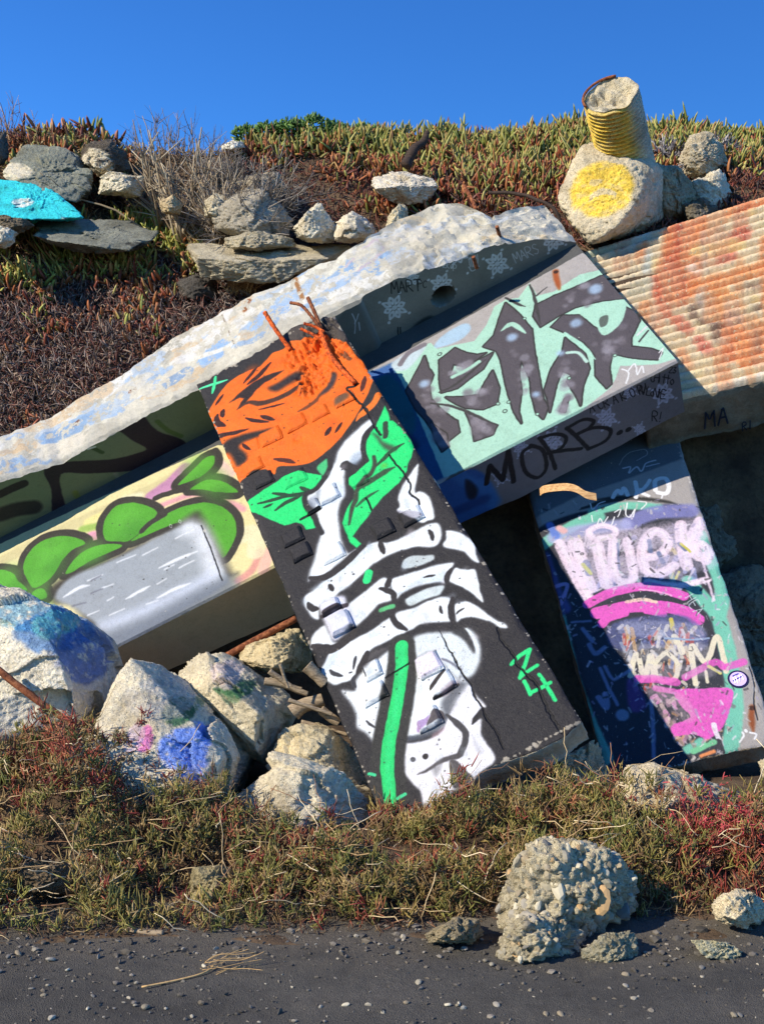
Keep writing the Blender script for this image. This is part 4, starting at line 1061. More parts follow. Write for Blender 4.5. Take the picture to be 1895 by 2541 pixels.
P3 = FR.W(AA, E_, N_).reshape(-1, 3)
nz = fbm(P3 * 8, 5, 31, .6).reshape(ns, np_); nf = fbm(P3 * 26, 3, 35, .6).reshape(ns, np_); ns_ = fbm(P3 * 3, 3, 38).reshape(ns, np_)
rg = sstep(1.2, 1.9, AA)                                                               # the right end is the more broken one
N_ = N_ + np.where(mm == 3, .005 * nz + .010 * nf + rg * (.10 * (.35 - np.abs(fbm(P3 * 5, 3, 131).reshape(ns, np_))) + .05 * (.3 - np.abs(nf)) - .03), 0) + np.where(mm == 0, .003 * nz, 0)
E_ = E_ + np.where((mm == 1), .003 * nz, 0) + np.where(mm == 2, .004 * nz, 0) + np.where(mm == 4, .03 * nz, 0)
# panel joint in the upper face: the part left of it stands a little proud
jA = FR.on_e([(850 + 120 / 1.836, 500 + 540 / 1.836)], eA)[0, 0]
E_ = E_ + np.where(mm == 1, -0.035 * (1 - sstep(jA - .015, jA + .015, AA)) * sstep(0.2, 0.5, AA), 0)
# drilled hole
dh = np.hypot(AA - hole[0, 0], N_ - hole[0, 1])
E_ = E_ + np.where(mm == 1, 0.30 * (1 - sstep(hr * .92, hr * 1.04, dh)), 0)
V = FR.W(AA.ravel(), E_.ravel(), N_.ravel())
i, j = np.meshgrid(np.arange(ns - 1), np.arange(np_), indexing='ij')
a_ = i * np_ + j; b_ = i * np_ + (j + 1) % np_
F = np.stack([a_, b_, b_ + np_, a_ + np_], -1).reshape(-1, 4)
F = F[:, ::-1]
mi = np.repeat(mo[None], ns - 1, 0).ravel()
UV = np.zeros((len(V), 2))
ff = mm.ravel()
Af, Ef, Nf = AA.ravel(), E_.ravel(), N_.ravel()
UV[ff == 0] = lc.uv(Af, Ef)[ff == 0]; UV[ff == 1] = uc.uv(Af, Nf)[ff == 1]; UV[ff == 2] = dc.uv(Af, Nf)[ff == 2]
flist = F.tolist() + [list(range((ns - 1) * np_, ns * np_))[::-1], list(range(np_))]
mi = np.concatenate([mi, [4, 4]])
# faces on a seam take their uv from the material they carry
me = mesh_from("beam_body", V, flist, True, mat_idx=mi)
for m_ in (LEDGE, UPPER, LOWER, TOPM, SIDE): me.materials.append(m_)
lyr = me.uv_layers.new(name="UVMap")
li = np.empty(len(me.loops), dtype=np.int32); me.loops.foreach_get("vertex_index", li)
pm = np.empty(len(me.polygons), dtype=np.int32); me.polygons.foreach_get("material_index", pm)
lt = np.empty(len(me.polygons), dtype=np.int32); me.polygons.foreach_get("loop_total", lt)
lm = np.repeat(pm, lt)
U0, U1, U2 = lc.uv(Af, Ef), uc.uv(Af, Nf), dc.uv(Af, Nf)
U3 = tc.uv(Af, Ef)
out = np.where((lm == 3)[:, None], U3[li], np.where((lm == 0)[:, None], U0[li], np.where((lm == 1)[:, None], U1[li], U2[li])))
lyr.data.foreach_set("uv", out.astype(np.float32).ravel())
me.set_sharp_from_angle(angle=math.radians(38))
link("beam_body", me, [], beam)
for (p1, p2, N2) in (((1236, 575), (1238, 590), .03), ((600, 778), (604, 800), .02), ((715, 740), (724, 765), .02), ((1178, 650), (1182, 662), .0)):
    q1 = FR.on_n([p1, p2], lipN)
    rebar(beam, [FR.W(q1[0, 0], q1[0, 1], lipN + .05), FR.W(q1[0, 0], q1[0, 1], lipN + .0), FR.W(q1[0, 0], q1[0, 1], lipN - .06)], .014, RUST, name="rebar_stub")

# ------------------------------------------------------------------ leaning slab under the beam, right
_n2 = unit([-0.19, -0.75, 0.63]); _a2 = FR.a - _n2 * (FR.a @ _n2)
FQ = Frame(at(1512, 1945, 6.36), _a2, np.cross(_n2, _a2))
NR = 0.0
rc = Canvas(lambda p: FQ.on_n(p), -0.35, 1.85, -0.35, 2.75, 3.2)
rc.fill((166, 160, 156), .85)
rc.zoom(*Z6)
rc.poly([(60, 0), (1100, -80), (1130, 100), (800, 220), (480, 330), (200, 470), (100, 400)], (92, 100, 110), 20, .85, smooth=False)
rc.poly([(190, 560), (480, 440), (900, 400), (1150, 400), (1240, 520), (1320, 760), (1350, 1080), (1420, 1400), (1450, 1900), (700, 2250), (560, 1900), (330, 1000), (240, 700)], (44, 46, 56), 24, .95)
MT = (122, 206, 178)
for P, w in (([(220, 660), (330, 590), (470, 510), (600, 470)], 78), ([(560, 440), (760, 398), (980, 412)], 56), ([(1170, 880), (1270, 1000), (1350, 1090), (1400, 1250), (1440, 1450), (1465, 1700), (1430, 1950)], 96), ([(1320, 740), (1385, 940), (1365, 1080)], 86), ([(1250, 580), (1330, 780)], 60),
             ([(330, 1040), (390, 1300), (440, 1500), (540, 1780), (640, 2000)], 90), ([(560, 1950), (640, 2150)], 100), ([(1160, 1950), (1250, 1900)], 60)):
    rc.stroke(P, w, MT, 20, a=.95)
rc.stroke([(580, 360), (760, 345), (1000, 370), (1120, 400)], 26, (52, 52, 50), 20, taper=(.3, .5)); rc.stroke([(480, 425), (620, 375), (800, 350)], 30, (60, 60, 58), 16, taper=(.2, .6))
rc.stroke([(800, 510), (950, 445), (1180, 430)], 100, (136, 136, 196), 30, a=.9); rc.stroke([(320, 600), (480, 560), (760, 520)], 90, (178, 180, 222), 36, a=.85); rc.stroke([(290, 520), (330, 590)], 46, (110, 140, 220), 20)
rc.stroke([(350, 540), (380, 560)], 40, (240, 190, 190), 20); rc.stroke([(250, 720), (330, 960), (380, 1050)], 80, (96, 92, 150), 30, a=.9); rc.stroke([(300, 920), (400, 900), (360, 1020)], 26, (170, 150, 200), 10)
PK = (252, 228, 242)
for k in range(70):                                  # layered daubs under the big lettering
    x, y = rng.uniform(420, 1250), rng.uniform(560, 930)
    rc.stroke([(x, y), (x + rng.uniform(-40, 40), y + rng.uniform(20, 90))], rng.uniform(8, 34), [(150, 160, 210), (110, 180, 160), (60, 64, 80), (214, 200, 120), (226, 216, 232), (120, 130, 190), (200, 190, 206)][k % 7], 8, a=.75, rough=.15)
rc.poly([(330, 640), (480, 590), (700, 560), (1040, 500), (1240, 480), (1260, 640), (1060, 800), (700, 860), (520, 960), (430, 880)], PK, 60, .45, rough=.25)
for P, w in (([(560, 600), (540, 560), (620, 525), (700, 550), (690, 590), (590, 610)], 40), ([(350, 640), (420, 780), (530, 980)], 70), ([(450, 640), (500, 820), (540, 920)], 90), ([(590, 650), (620, 780), (650, 900)], 74), ([(690, 620), (690, 800), (740, 880), (820, 850), (780, 620)], 56),
             ([(900, 730), (1000, 700), (1040, 620), (960, 560), (880, 650), (890, 790), (980, 830), (1080, 780)], 62), ([(1120, 520), (1130, 660), (1160, 780)], 70), ([(1245, 500), (1180, 620), (1150, 640), (1240, 720)], 76), ([(1190, 700), (1230, 640), (1300, 680), (1280, 750)], 60), ([(690, 930), (770, 900), (835, 855)], 34), ([(910, 880), (1090, 905), (1290, 868)], 44), ([(1260, 760), (1300, 900), (1330, 1000)], 14)):
    rc.stroke(P, w, PK, 14, a=.92, rough=.14)
    rc.stroke([(x_ + 6, y_ - 4) for x_, y_ in P], w * .35, (255, 244, 250), 10, a=.6, rough=.1)
for P, w in (([(720, 640), (730, 800)], 14), ([(920, 620), (930, 690)], 26), ([(520, 760), (540, 830)], 40), ([(980, 700), (1010, 760)], 26), ([(1110, 640), (1150, 680)], 24)):
    rc.stroke(P, w, (96, 110, 150), 10, a=.8)
rc.stroke([(500, 770), (550, 830)], 22, (190, 196, 96), 10); rc.stroke([(1120, 640), (1180, 690)], 16, (212, 204, 90), 8); rc.stroke([(1090, 860), (1110, 820)], 16, (212, 204, 90), 8)
MG = (236, 96, 196)
for P, w in (([(530, 1025), (650, 962), (800, 922), (920, 912), (1040, 940), (1140, 972)], 62), ([(590, 1080), (780, 1042), (1000, 1040), (1150, 1072), (1225, 1120)], 84), ([(620, 1150), (660, 1110), (760, 1080)], 60), ([(1010, 1090), (900, 1070)], 40)):
    rc.stroke(P, w, MG, 9, rough=.08)
rc.stroke([(780, 1010), (880, 995), (960, 1010)], 26, (246, 214, 190), 10, rough=.3); rc.stroke([(860, 930), (960, 940), (1060, 970)], 12, (250, 170, 220), 8)
rc.poly([(700, 1140), (1000, 1090), (1180, 1110), (1300, 1250), (1220, 1330), (1000, 1300), (740, 1320), (650, 1240)], (90, 98, 150), 30, .8, rough=.2)
for k in range(170):
    x, y = rng.uniform(720, 1240), rng.uniform(1150, 1560); x = max(x, 700 + (y - 1150) * .35)
    rc.stroke([(x, y), (x + rng.uniform(-30, 30), y + rng.uniform(10, 70))], rng.uniform(5, 26), [(232, 222, 200), (238, 232, 226), (120, 130, 176), (196, 70, 60), (40, 42, 50), (214, 160, 96), (226, 206, 170), (160, 170, 190), (70, 60, 60), (222, 216, 214)][k % 10], 6, a=.8, rough=.12)
CR_ = (236, 226, 196)
for P, w in (([(800, 1480), (840, 1340), (890, 1480), (930, 1350), (950, 1500)], 34), ([(1030, 1330), (960, 1400), (980, 1500), (1080, 1500), (1100, 1400), (1030, 1330)], 30), ([(1215, 1530), (1190, 1290), (1280, 1392), (1352, 1230), (1410, 1450)], 34), ([(1080, 1230), (1120, 1300), (1130, 1330)], 40), ([(1280, 1450), (1290, 1520)], 20)):
    rc.stroke(P, w, CR_, 8)
rc.stroke([(1020, 1240), (1200, 1250), (1300, 1240)], 14, (150, 170, 200), 8); rc.stroke([(1060, 1120), (1070, 1180)], 26, (214, 196, 80), 8)
rc.text("HEAD", 1150, 985, 60, 1.05, 5, (214, 224, 226), adv=1.0)
for k in range(130):
    x, y = rng.uniform(880, 1420), rng.uniform(1560, 1900); x = max(x, 960 + (y - 1600) * .55)
    rc.stroke([(x, y), (x + rng.uniform(-30, 40), y + rng.uniform(5, 50))], rng.uniform(6, 30), [(226, 200, 190), (196, 150, 170), (150, 130, 120), (214, 160, 110), (240, 150, 210), (120, 104, 110)][k % 6], 7, a=.7, rough=.12)
rc.poly([(1080, 1575), (1260, 1560), (1445, 1565), (1430, 1700), (1390, 1800), (1300, 1880), (1200, 1850), (1090, 1860), (1060, 1800), (1180, 1740), (1130, 1680)], MG, 10, .97, rough=.10)
for P, w in (([(1150, 1490), (1240, 1440), (1340, 1392), (1390, 1420)], 46), ([(850, 1500), (960, 1500), (1090, 1520)], 56), ([(1420, 1420), (1520, 1390)], 50), ([(960, 1560), (1080, 1580)], 40)):
    rc.stroke(P, w, MG, 12, rough=.12, a=.9)
rc.stroke([(1330, 1790), (1350, 1850), (1380, 1920)], 30, (240, 232, 240), 8, rough=.1); rc.stroke([(1360, 1900), (1380, 1960)], 44, (60, 60, 66), 10); rc.stroke([(1300, 1420), (1370, 1460)], 22, (220, 210, 120), 8); rc.stroke([(1200, 1960), (1330, 1900)], 40, (120, 200, 150), 14); rc.stroke([(1250, 1990), (1330, 1960)], 24, (240, 150, 90), 14)
for P, w in (([(610, 1430), (660, 1550), (720, 1665)], 22), ([(640, 1420), (690, 1500), (740, 1480), (800, 1440)], 22), ([(540, 1280), (580, 1340), (640, 1300)], 30), ([(930, 1640), (945, 1800), (950, 2000)], 26), ([(500, 1180), (560, 1260)], 26), ([(600, 1620), (650, 1680), (640, 1600)], 40), ([(430, 1140), (550, 1130)], 16)):
    rc.stroke(P, w, (150, 160, 196), 14, a=.8)
rc.poly([(780, 1500), (860, 1560), (900, 1680), (800, 1700)], (120, 70, 140), 30, .8); rc.dot(750, 1730, 40, (170, 190, 220), a=.7, soft=20)
W_ = (244, 244, 244)
rc.stroke([(690, 345), (720, 300), (745, 320), (760, 285), (785, 330)], 24, W_, 6); rc.stroke([(832, 245), (842, 300), (838, 345)], 24, W_, 6); rc.stroke([(925, 235), (885, 290), (850, 300), (915, 335)], 22, W_, 6); rc.stroke([(960, 300), (960, 240), (1020, 225), (1045, 270), (1030, 320), (975, 315)], 26, W_, 6); rc.stroke([(1010, 320), (1000, 350)], 10, W_, 4)
rc.stroke([(545, 385), (560, 420), (600, 385), (640, 370)], 8, W_, 3); rc.stroke([(780, 380), (770, 450), (800, 470), (830, 420), (820, 470)], 8, W_, 3); rc.stroke([(700, 440), (740, 420), (720, 470)], 7, W_, 3); rc.stroke([(850, 370), (905, 380), (870, 420)], 7, W_, 3); rc.stroke([(555, 460), (560, 500)], 7, W_, 3); rc.stroke([(590, 520), (610, 480), (630, 510), (660, 470)], 7, W_, 3); rc.stroke([(680, 520), (700, 470)], 7, W_, 3)
rc.stroke([(730, 140), (780, 70), (880, 40), (910, 70), (840, 110)], 4, (190, 196, 204), 3); rc.stroke([(755, 160), (800, 150), (790, 190), (840, 150), (870, 180), (900, 130), (960, 110)], 9, (200, 208, 218), 4); rc.stroke([(900, 150), (985, 130)], 6, (200, 208, 218), 3)
rc.stroke([(1575, 1680), (1570, 1740), (1582, 1830)], 36, (150, 80, 40), 24, taper=(1, .4)); rc.dot(1572, 1684, 16, (70, 34, 18), soft=8)
rc.stroke([(1495, 1900), (1520, 1860), (1510, 1840)], 12, W_, 4); rc.stroke([(1560, 1840), (1600, 1850), (1590, 1880)], 12, W_, 4); rc.dot(1535, 1830, 12, W_, soft=4)
rc.stroke([(1560, 1420), (1590, 1540), (1585, 1640), (1610, 1760)], 6, (60, 56, 54), 4, groove=.4)
rc.dot(495, 705, 11, (30, 26, 26), soft=4)
for P, w, c_, a_ in (([(430, 660), (700, 620), (1000, 600), (1220, 560)], 150, (232, 220, 240), .40), ([(480, 800), (760, 780), (1060, 780), (1280, 740)], 150, (226, 214, 236), .40), ([(560, 900), (800, 880), (1100, 860)], 90, (206, 200, 230), .45), ([(780, 1180), (1000, 1180), (1220, 1200)], 110, (196, 198, 222), .45), ([(820, 1330), (1020, 1330), (1240, 1320)], 130, (222, 214, 208), .40), ([(900, 1450), (1100, 1450), (1300, 1450)], 90, (214, 200, 206), .40), ([(960, 1580), (1100, 1640), (1160, 1720)], 110, (220, 196, 200), .40)):
    rc.stroke(P, w, c_, 40, a=a_, rough=.25)
rc.zoom(0, 0, 1)
for k in range(520):                                  # flakes and scuffs through the layers
    x, y = rng.uniform(1340, 1880), rng.uniform(1240, 1880)
    rc.stroke([(x, y), (x + rng.uniform(-10, 10), y + rng.uniform(-10, 14))], rng.uniform(1.5, 6), [(206, 200, 196), (60, 58, 62), (236, 226, 236), (170, 160, 190), (190, 190, 190)][k % 5], 2, a=.7, rough=.15)
rc.wear([(1312, 1248), (1402, 1635), (1512, 1939)], 9).wear([(1680, 1108), (1808, 1471), (1895, 1740)], 12, .7).wear([(1512, 1945), (1715, 1889), (1890, 1850)], 12, .8)
r_img, r_hgt = rc.image("layered_tags_paint"), rc.height("layered_tags_relief")
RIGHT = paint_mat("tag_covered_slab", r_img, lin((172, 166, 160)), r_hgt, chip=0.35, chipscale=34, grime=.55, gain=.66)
rs = empty("tagged_slab", FQ.W(.5, 0, -.1))
tag(rs, "leaning concrete slab layered with pink and white tags, half in shadow under the beam", "concrete slab", kind="thing")
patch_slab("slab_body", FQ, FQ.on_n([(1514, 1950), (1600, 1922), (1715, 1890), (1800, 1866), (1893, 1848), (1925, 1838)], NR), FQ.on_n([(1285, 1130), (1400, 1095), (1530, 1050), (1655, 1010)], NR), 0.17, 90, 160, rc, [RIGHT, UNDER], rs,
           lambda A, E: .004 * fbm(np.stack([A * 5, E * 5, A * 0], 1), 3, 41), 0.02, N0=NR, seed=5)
# round sticker, printed in rings
sp = FQ.on_n([(1250 + 1485 / 2.561, 1100 + 1502 / 2.561)], NR)[0]
def disc(name, A, E, r, N, col, n=28, squash=1.0):
    an = np.linspace(0, 2 * math.pi, n, endpoint=False)
    V = np.concatenate([FQ.W(A + r * np.cos(an), E + r * np.sin(an) * squash, N), FQ.W([A], [E], N)])
    F = [[k, (k + 1) % n, n] for k in range(n)]
    me = mesh_from(name, V, F, False, col=np.repeat(lin(col)[None], n + 1, 0))
    return me
STK = attr_mat("printed_vinyl", .35, 0, .5)
st = link("sticker", disc("sticker", sp[0], sp[1], .061, NR + .007, (34, 24, 66)), STK, rs); st["label"] = "round navy and lilac sticker"
s2 = link("sticker_print", disc("sticker_print", sp[0], sp[1], .049, NR + .009, (196, 176, 226)), STK, st)
items = [([FQ.W(sp[0] + x0, sp[1] + y0, NR + .010), FQ.W(sp[0] + x1, sp[1] + y1, NR + .010)], .004) for x0, y0, x1, y1 in ((-.03, -.02, -.02, .02), (-.015, -.025, -.005, .025), (.0, -.02, .02, .02), (.025, -.02, .03, .015), (-.035, .0, .035, .006), (-.02, .03, .02, .03))]
items = [(np.linspace(a, b_, 3), r) for (a, b_), r in items]
link("sticker_lettering", tubes_mesh("sticker_lettering", items, 4, False, [lin((236, 232, 244))] * 4 + [lin((70, 60, 150))] * 2), STK, st)

# ------------------------------------------------------------------ ribbed slab at the right edge
RO = at(1716, 983, 7.55)
RB = Frame(RO, (0.955, -0.12, 0.215), (-0.20, 0.66, 0.72))
kc = Canvas(lambda p: RB.on_n(p), -1.9, 2.6, -0.1, 2.2, 4.0)
kc.fill((222, 200, 164), .9)
kc.zoom(*Z8)
for k in range(90):
    x, y = rng.uniform(150, 2200), rng.uniform(120, 1640)
    kc.stroke([(x, y), (x + rng.uniform(-60, 120), y + rng.uniform(-20, 60))], rng.uniform(20, 90), [(238, 222, 168), (232, 200, 130), (206, 196, 170), (240, 226, 190), (196, 190, 172)][k % 5], 40, a=.5, rough=.1)
for P, w, c in (([(960, 330), (960, 500), (900, 700), (880, 860)], 190, (218, 128, 84)), ([(860, 480), (840, 700)], 60, (196, 92, 66)), ([(1380, 200), (1200, 300), (1080, 420)], 90, (226, 140, 86)), ([(1450, 210), (1566, 160)], 60, (228, 130, 80)), ([(1400, 420), (1300, 520), (1260, 620)], 80, (196, 84, 70)),
                ([(1566, 700), (1300, 780), (1000, 860), (860, 920)], 90, (226, 138, 78)), ([(700, 780), (730, 900), (780, 1000), (800, 1060)], 50, (204, 96, 72)), ([(880, 1100), (960, 1180)], 60, (206, 110, 90)), ([(1060, 1270), (1120, 1340)], 60, (206, 100, 90)), ([(1340, 1340), (1420, 1400), (1480, 1300)], 110, (230, 132, 76)),
                ([(1200, 920), (1300, 1000), (1260, 1060)], 130, (228, 148, 84)), ([(1280, 1180), (1400, 1240)], 110, (232, 156, 100)), ([(1500, 1240), (1600, 1360)], 120, (232, 140, 80)), ([(600, 500), (590, 620)], 60, (224, 132, 80)), ([(660, 580), (640, 720)], 40, (180, 206, 214)), ([(470, 560), (560, 500), (620, 450)], 50, (176, 214, 220)),
                ([(230, 560), (360, 540), (440, 500)], 90, (176, 204, 190)), ([(560, 880), (640, 820)], 80, (186, 204, 190)), ([(980, 680), (1030, 720)], 40, (236, 232, 224)), ([(1000, 1010), (1080, 960), (1160, 930)], 40, (104, 84, 78)), ([(1000, 1060), (1100, 1120), (1230, 1150)], 36, (104, 84, 78)), ([(1180, 1150), (1190, 1260)], 40, (112, 92, 86)), ([(1300, 1080), (1480, 1040), (1566, 960)], 30, (110, 90, 80)), ([(1500, 1150), (1510, 1330)], 30, (112, 92, 86)), ([(1380, 860), (1560, 830)], 50, (130, 104, 90)),
                ([(1200, 1640), (1400, 1570), (1600, 1520)], 40, (236, 236, 226)), ([(1060, 560), (1200, 540), (1340, 520)], 90, (238, 218, 144)), ([(880, 330), (860, 400)], 60, (176, 70, 60)), ([(1100, 1420), (1200, 1400)], 60, (220, 210, 170)), ([(1460, 1100), (1540, 1180)], 60, (222, 150, 96)), ([(1700, 500), (1750, 1200)], 200, (222, 140, 86))):
    kc.stroke(P, w * 1.5, tuple(.78 * q_ + .22 * b_ for q_, b_ in zip(c, (214, 160, 116))), 50, a=.8, rough=.2)
kc.zoom(0, 0, 1)
for k in range(46):                                    # broad faded stripes that cross the ribs
    x = rng.uniform(1480, 2150); y = 1000 - .42 * (x - 1450) * .6 - rng.uniform(0, 420)
    kc.stroke([(x, y), (x + rng.uniform(-14, 26), y + rng.uniform(30, 110))], rng.uniform(14, 44), [(214, 130, 84), (206, 150, 116), (196, 178, 164), (220, 146, 92), (200, 120, 88), (206, 190, 160)][k % 6], 14, a=.5, rough=.2)
k_img = kc.image("ribbed_slab_paint")
RIBM = paint_mat("paint_worn_ribs", k_img, lin((206, 194, 160)), None, chip=0.40, chipscale=40, grime=.9, rough=.9, gain=.86, wrinkle=.9)
ribbed = empty("ribbed_slab", RB.W(0.2, 0, -.2))
tag(ribbed, "ribbed concrete slab with worn orange and cream paint at the right edge", "concrete slab", kind="thing")
kb = RB.on_n([(1560, 1022), (1716, 983), (1895, 940), (2200, 868)]); kt = RB.on_n([(1449, 626), (1621, 572), (1895, 488), (2250, 378)])
kb = np.array([[-1.0, kb[1, 1]], [2.2, kb[1, 1]]]); print("ribbed top E", kt.round(2).tolist())
Etop = kt[0, 1]
kt2 = np.array([[kt[0, 0] - .05, kt[0, 1]], [2.2, kt[-1, 1]]])
kb[0, 0] = kt2[0, 0] + .1
patch_slab("slab_base", RB, kb, kt2, 0.42, 120, 60, kc, [RIBM, UNDER], ribbed, lambda A, E: -.012 + .004 * fbm(np.stack([A * 9, E * 9, A * 0], 1), 3, 51), 0.02, seed=8)
nr = 22
for q in range(nr):
    n_l, n_c = 260, 8
    uu = np.linspace(0, 1, n_l)
    lo_, hi_ = (q + .0) / nr, (q + 1.0) / nr
    c_ = np.linspace(0, 1, n_c)
    Aq = kb[0, 0] * (1 - (lo_ + hi_) / 2) + kt2[0, 0] * (lo_ + hi_) / 2 + .004 * q % .02
    Ag = np.repeat((Aq + (2.2 - Aq) * uu)[:, None], n_c, 1)
    w0 = lo_ + (hi_ - lo_) * c_
    Eg = (kb[0, 1] * (1 - w0))[None] + (kt2[0, 1] + (kt2[1, 1] - kt2[0, 1]) * uu)[:, None] * w0[None]
    Pg = np.stack([Ag.ravel() * 14, Eg.ravel() * 14, np.full(Ag.size, q * 1.7)], 1)
    prof_ = np.interp(c_, [0, .12, .35, .75, 1], [0, .75, 1, .55, 0]) * 0.052
    gap = np.clip(fbm(Pg * [4.5, 2.0, 1], 5, 61, .75).reshape(n_l, n_c) + .02, 0, 1) * .026
    Ng = prof_[None] - gap * (np.sin(np.pi * c_) ** .5)[None] - .014 + .010 * fbm(Pg * 5, 3, 62, .7).reshape(n_l, n_c)
    me = mesh_from("rib", RB.W(Ag.ravel(), Eg.ravel(), Ng.ravel()), grid_faces(n_l, n_c), True, uv=kc.uv(Ag.ravel(), Eg.ravel()))
    link("rib", me, RIBM, ribbed)
# marker letters on its shaded underside
for word, x, y, h_ in (("MA", 1745, 1058, 44), ("RI", 1838, 1064, 22)):
    cx_ = 0; items = []
    for ch in word:
        for st_ in FONT[ch]:
            p_ = [(x + cx_ + gx * h_ * .6, y - gy * h_ - .24 * (cx_ + gx * h_ * .6)) for gx, gy in st_]
            AN = RB.on_e(p_, kb[0, 1])
            items.append((resample(np.array([RB.W(a, kb[0, 1] - .024, n) for a, n in AN]), 12), .007 if h_ > 30 else .004))
        cx_ += h_ * .75
    mk = tubes_mesh("marker_lettering", items, 4, False, [lin((40, 46, 60))] * len(items)); link("marker_lettering", mk, TWIG, ribbed)

# ================================================================== GROUND
def terrain(x, y):
    x, y = np.asarray(x, float), np.asarray(y, float)
    P = np.stack([x, y, x * 0], -1).reshape(-1, 3)
    n1 = fbm(P * 0.9, 3, 71).reshape(x.shape); n2 = fbm(P * 3.1, 3, 72).reshape(x.shape)
    fore = np.interp(x, [-2.4, -1.5, -1.1, -.85, -.4, .2, .62, 1.1, 2.2], [.34, .34, .24, .14, .07, .07, .14, .10, .12])
    z = sstep(4.48, 5.0, y) * fore
    z = z + sstep(4.1, 4.5, y) * (.04 * n2)
    z = np.where(y < 4.08, -.05, z)
    z = z - sstep(5.1, 5.6, y) * (fore - .05)
    wh = np.interp(x, [-3, -1, 0, 1, 2, 3, 5], [2.05, 2.3, 2.65, 3.0, 3.35, 3.45, 3.4])  # bank raised unseen behind the beam to keep light out of the hollow
    wall = sstep(8.05, 8.42, y + .12 * n1) * wh
    ridge = np.interp(x, [-4, -2.9, -2.4, -1.7, -1.1, -.2, 1.5, 3.4, 5], [5.34, 5.32, 5.12, 5.08, 5.24, 5.26, 5.28, 5.24, 5.2])
    slope = np.clip((y - 8.4) / 2.5, 0, 1)
    up = (ridge - wh - .05) * slope
    back = -np.clip(y - 10.95, 0, 20) * .22
    z = z + wall + up + back + sstep(8.3, 9, y) * (.10 * n1 + .05 * n2)
    return z

def on_hill(px, py, lo=7.9, hi=12.0):
    d = np.linspace(lo, hi, 900)
    r = rays([(px, py)])[0]
    P = EYE + r * d[:, None]
    z = terrain(P[:, 0], P[:, 1])
    below = P[:, 2] < z
    return d[np.argmax(below)] if below.any() else hi - 1.0

xs = np.concatenate([np.linspace(-14, -4.2, 24), np.linspace(-4.1, 4.6, 150), np.linspace(4.7, 14, 24)])
ys = np.concatenate([np.linspace(4.0, 5.7, 50), np.linspace(5.75, 8.0, 24), np.linspace(8.02, 8.6, 24), np.linspace(8.65, 11.2, 60), np.linspace(11.4, 34, 30)])
X, Y = np.meshgrid(xs, ys, indexing='ij')
Zt = terrain(X, Y)
Zt = np.where(Y > 11, np.maximum(Zt, -.4), Zt)
edge = fbm(np.stack([X.ravel() * 3, X.ravel() * 0, X.ravel() * 0], 1), 3, 73).reshape(X.shape)
Yv = Y + np.where(Y < 4.3, .10 * edge, 0)
t = NT("dry_hillside_soil"); v = t.coord('Object')
f1 = t.noise(v, 2.5, 6, .65); f2 = t.noise(v, 30, 5, .7)
c = t.ramp(f1, [(.3, tuple(lin((58, 46, 36)))), (.55, tuple(lin((96, 78, 58)))), (.75, tuple(lin((132, 110, 82))))])
c = t.mix(.7, c, t.ramp(f2, [(.3, .5), (.5, 1.), (.75, 1.3)]), 'MULTIPLY')
t.l(c, t.b.inputs['Base Color']); t.b.inputs['Roughness'].default_value = .95
b = t.bump(f1, .6, .06); b = t.bump(f2, .8, .02, b); t.l(b, t.b.inputs['Normal'])
SOIL = t.m
hill = link("hillside", mesh_from("hillside", np.stack([X.ravel(), Yv.ravel(), Zt.ravel()], 1), grid_faces(len(xs), len(ys)), True), SOIL); tag(hill, "steep rubble bank of dry brown soil behind the slabs", "hillside", kind="structure")

t = NT("old_asphalt"); v = t.coord('Object')
f1 = t.noise(v, 1.3, 5, .6); f2 = t.noise(v, 140, 3, .7); vo = t.voro(v, 220); f3 = t.noise(v, 14, 5, .65)
c = t.ramp(f1, [(.3, tuple(lin((62, 60, 56)))), (.55, tuple(lin((80, 77, 71)))), (.75, tuple(lin((98, 93, 85))))])
sx = t.n('ShaderNodeSeparateXYZ'); t.l(v, sx.inputs[0])
dn = t.noise(v, 3.2, 6, .7, .6)
dust = t.ramp(t.math('ADD', t.math('MULTIPLY', t.math('SUBTRACT', sx.outputs[1], 3.62), 0.9), t.math('SUBTRACT', dn, .45)), [(.22, 0.0), (.75, .6)])
c = t.mix(dust, c, tuple(lin((110, 100, 84))))
c = t.mix(.75, c, t.ramp(f2, [(.28, .5), (.5, 1.), (.72, 1.55)]), 'MULTIPLY')
c = t.mix(.6, c, t.ramp(f3, [(.3, (.7, .68, .66)), (.5, (1, 1, 1)), (.78, (1.25, 1.2, 1.1))]), 'MULTIPLY')
t.l(c, t.b.inputs['Base Color']); t.b.inputs['Roughness'].default_value = .9
b = t.bump(f3, .4, .02); b = t.bump(vo, .6, .006, b); b = t.bump(f2, .6, .004, b); t.l(b, t.b.inputs['Normal'])
ASPH = t.m
S_ = 500
fine_x = np.linspace(-3, 3, 160); fine_y = np.linspace(2.6, 5.0, 80)
gx = np.concatenate([[-S_, -60, -10], fine_x, [10, 60, S_]]); gy = np.concatenate([[-S_, -60, -6], fine_y, [8, 60, S_]])
GX, GY = np.meshgrid(gx, gy, indexing='ij')
inner = (np.abs(GX) < 3.01) & (GY > 2.5) & (GY < 5.01)
GZ = np.where(inner, .007 * fbm(np.stack([GX.ravel() * 5, GY.ravel() * 5, GX.ravel() * 0], 1), 4, 75).reshape(GX.shape), 0)
road = link("road", mesh_from("road", np.stack([GX.ravel(), GY.ravel(), GZ.ravel()], 1), grid_faces(len(gx), len(gy)), True), ASPH); tag(road, "worn dark grey asphalt strewn with gravel", "road", kind="structure")

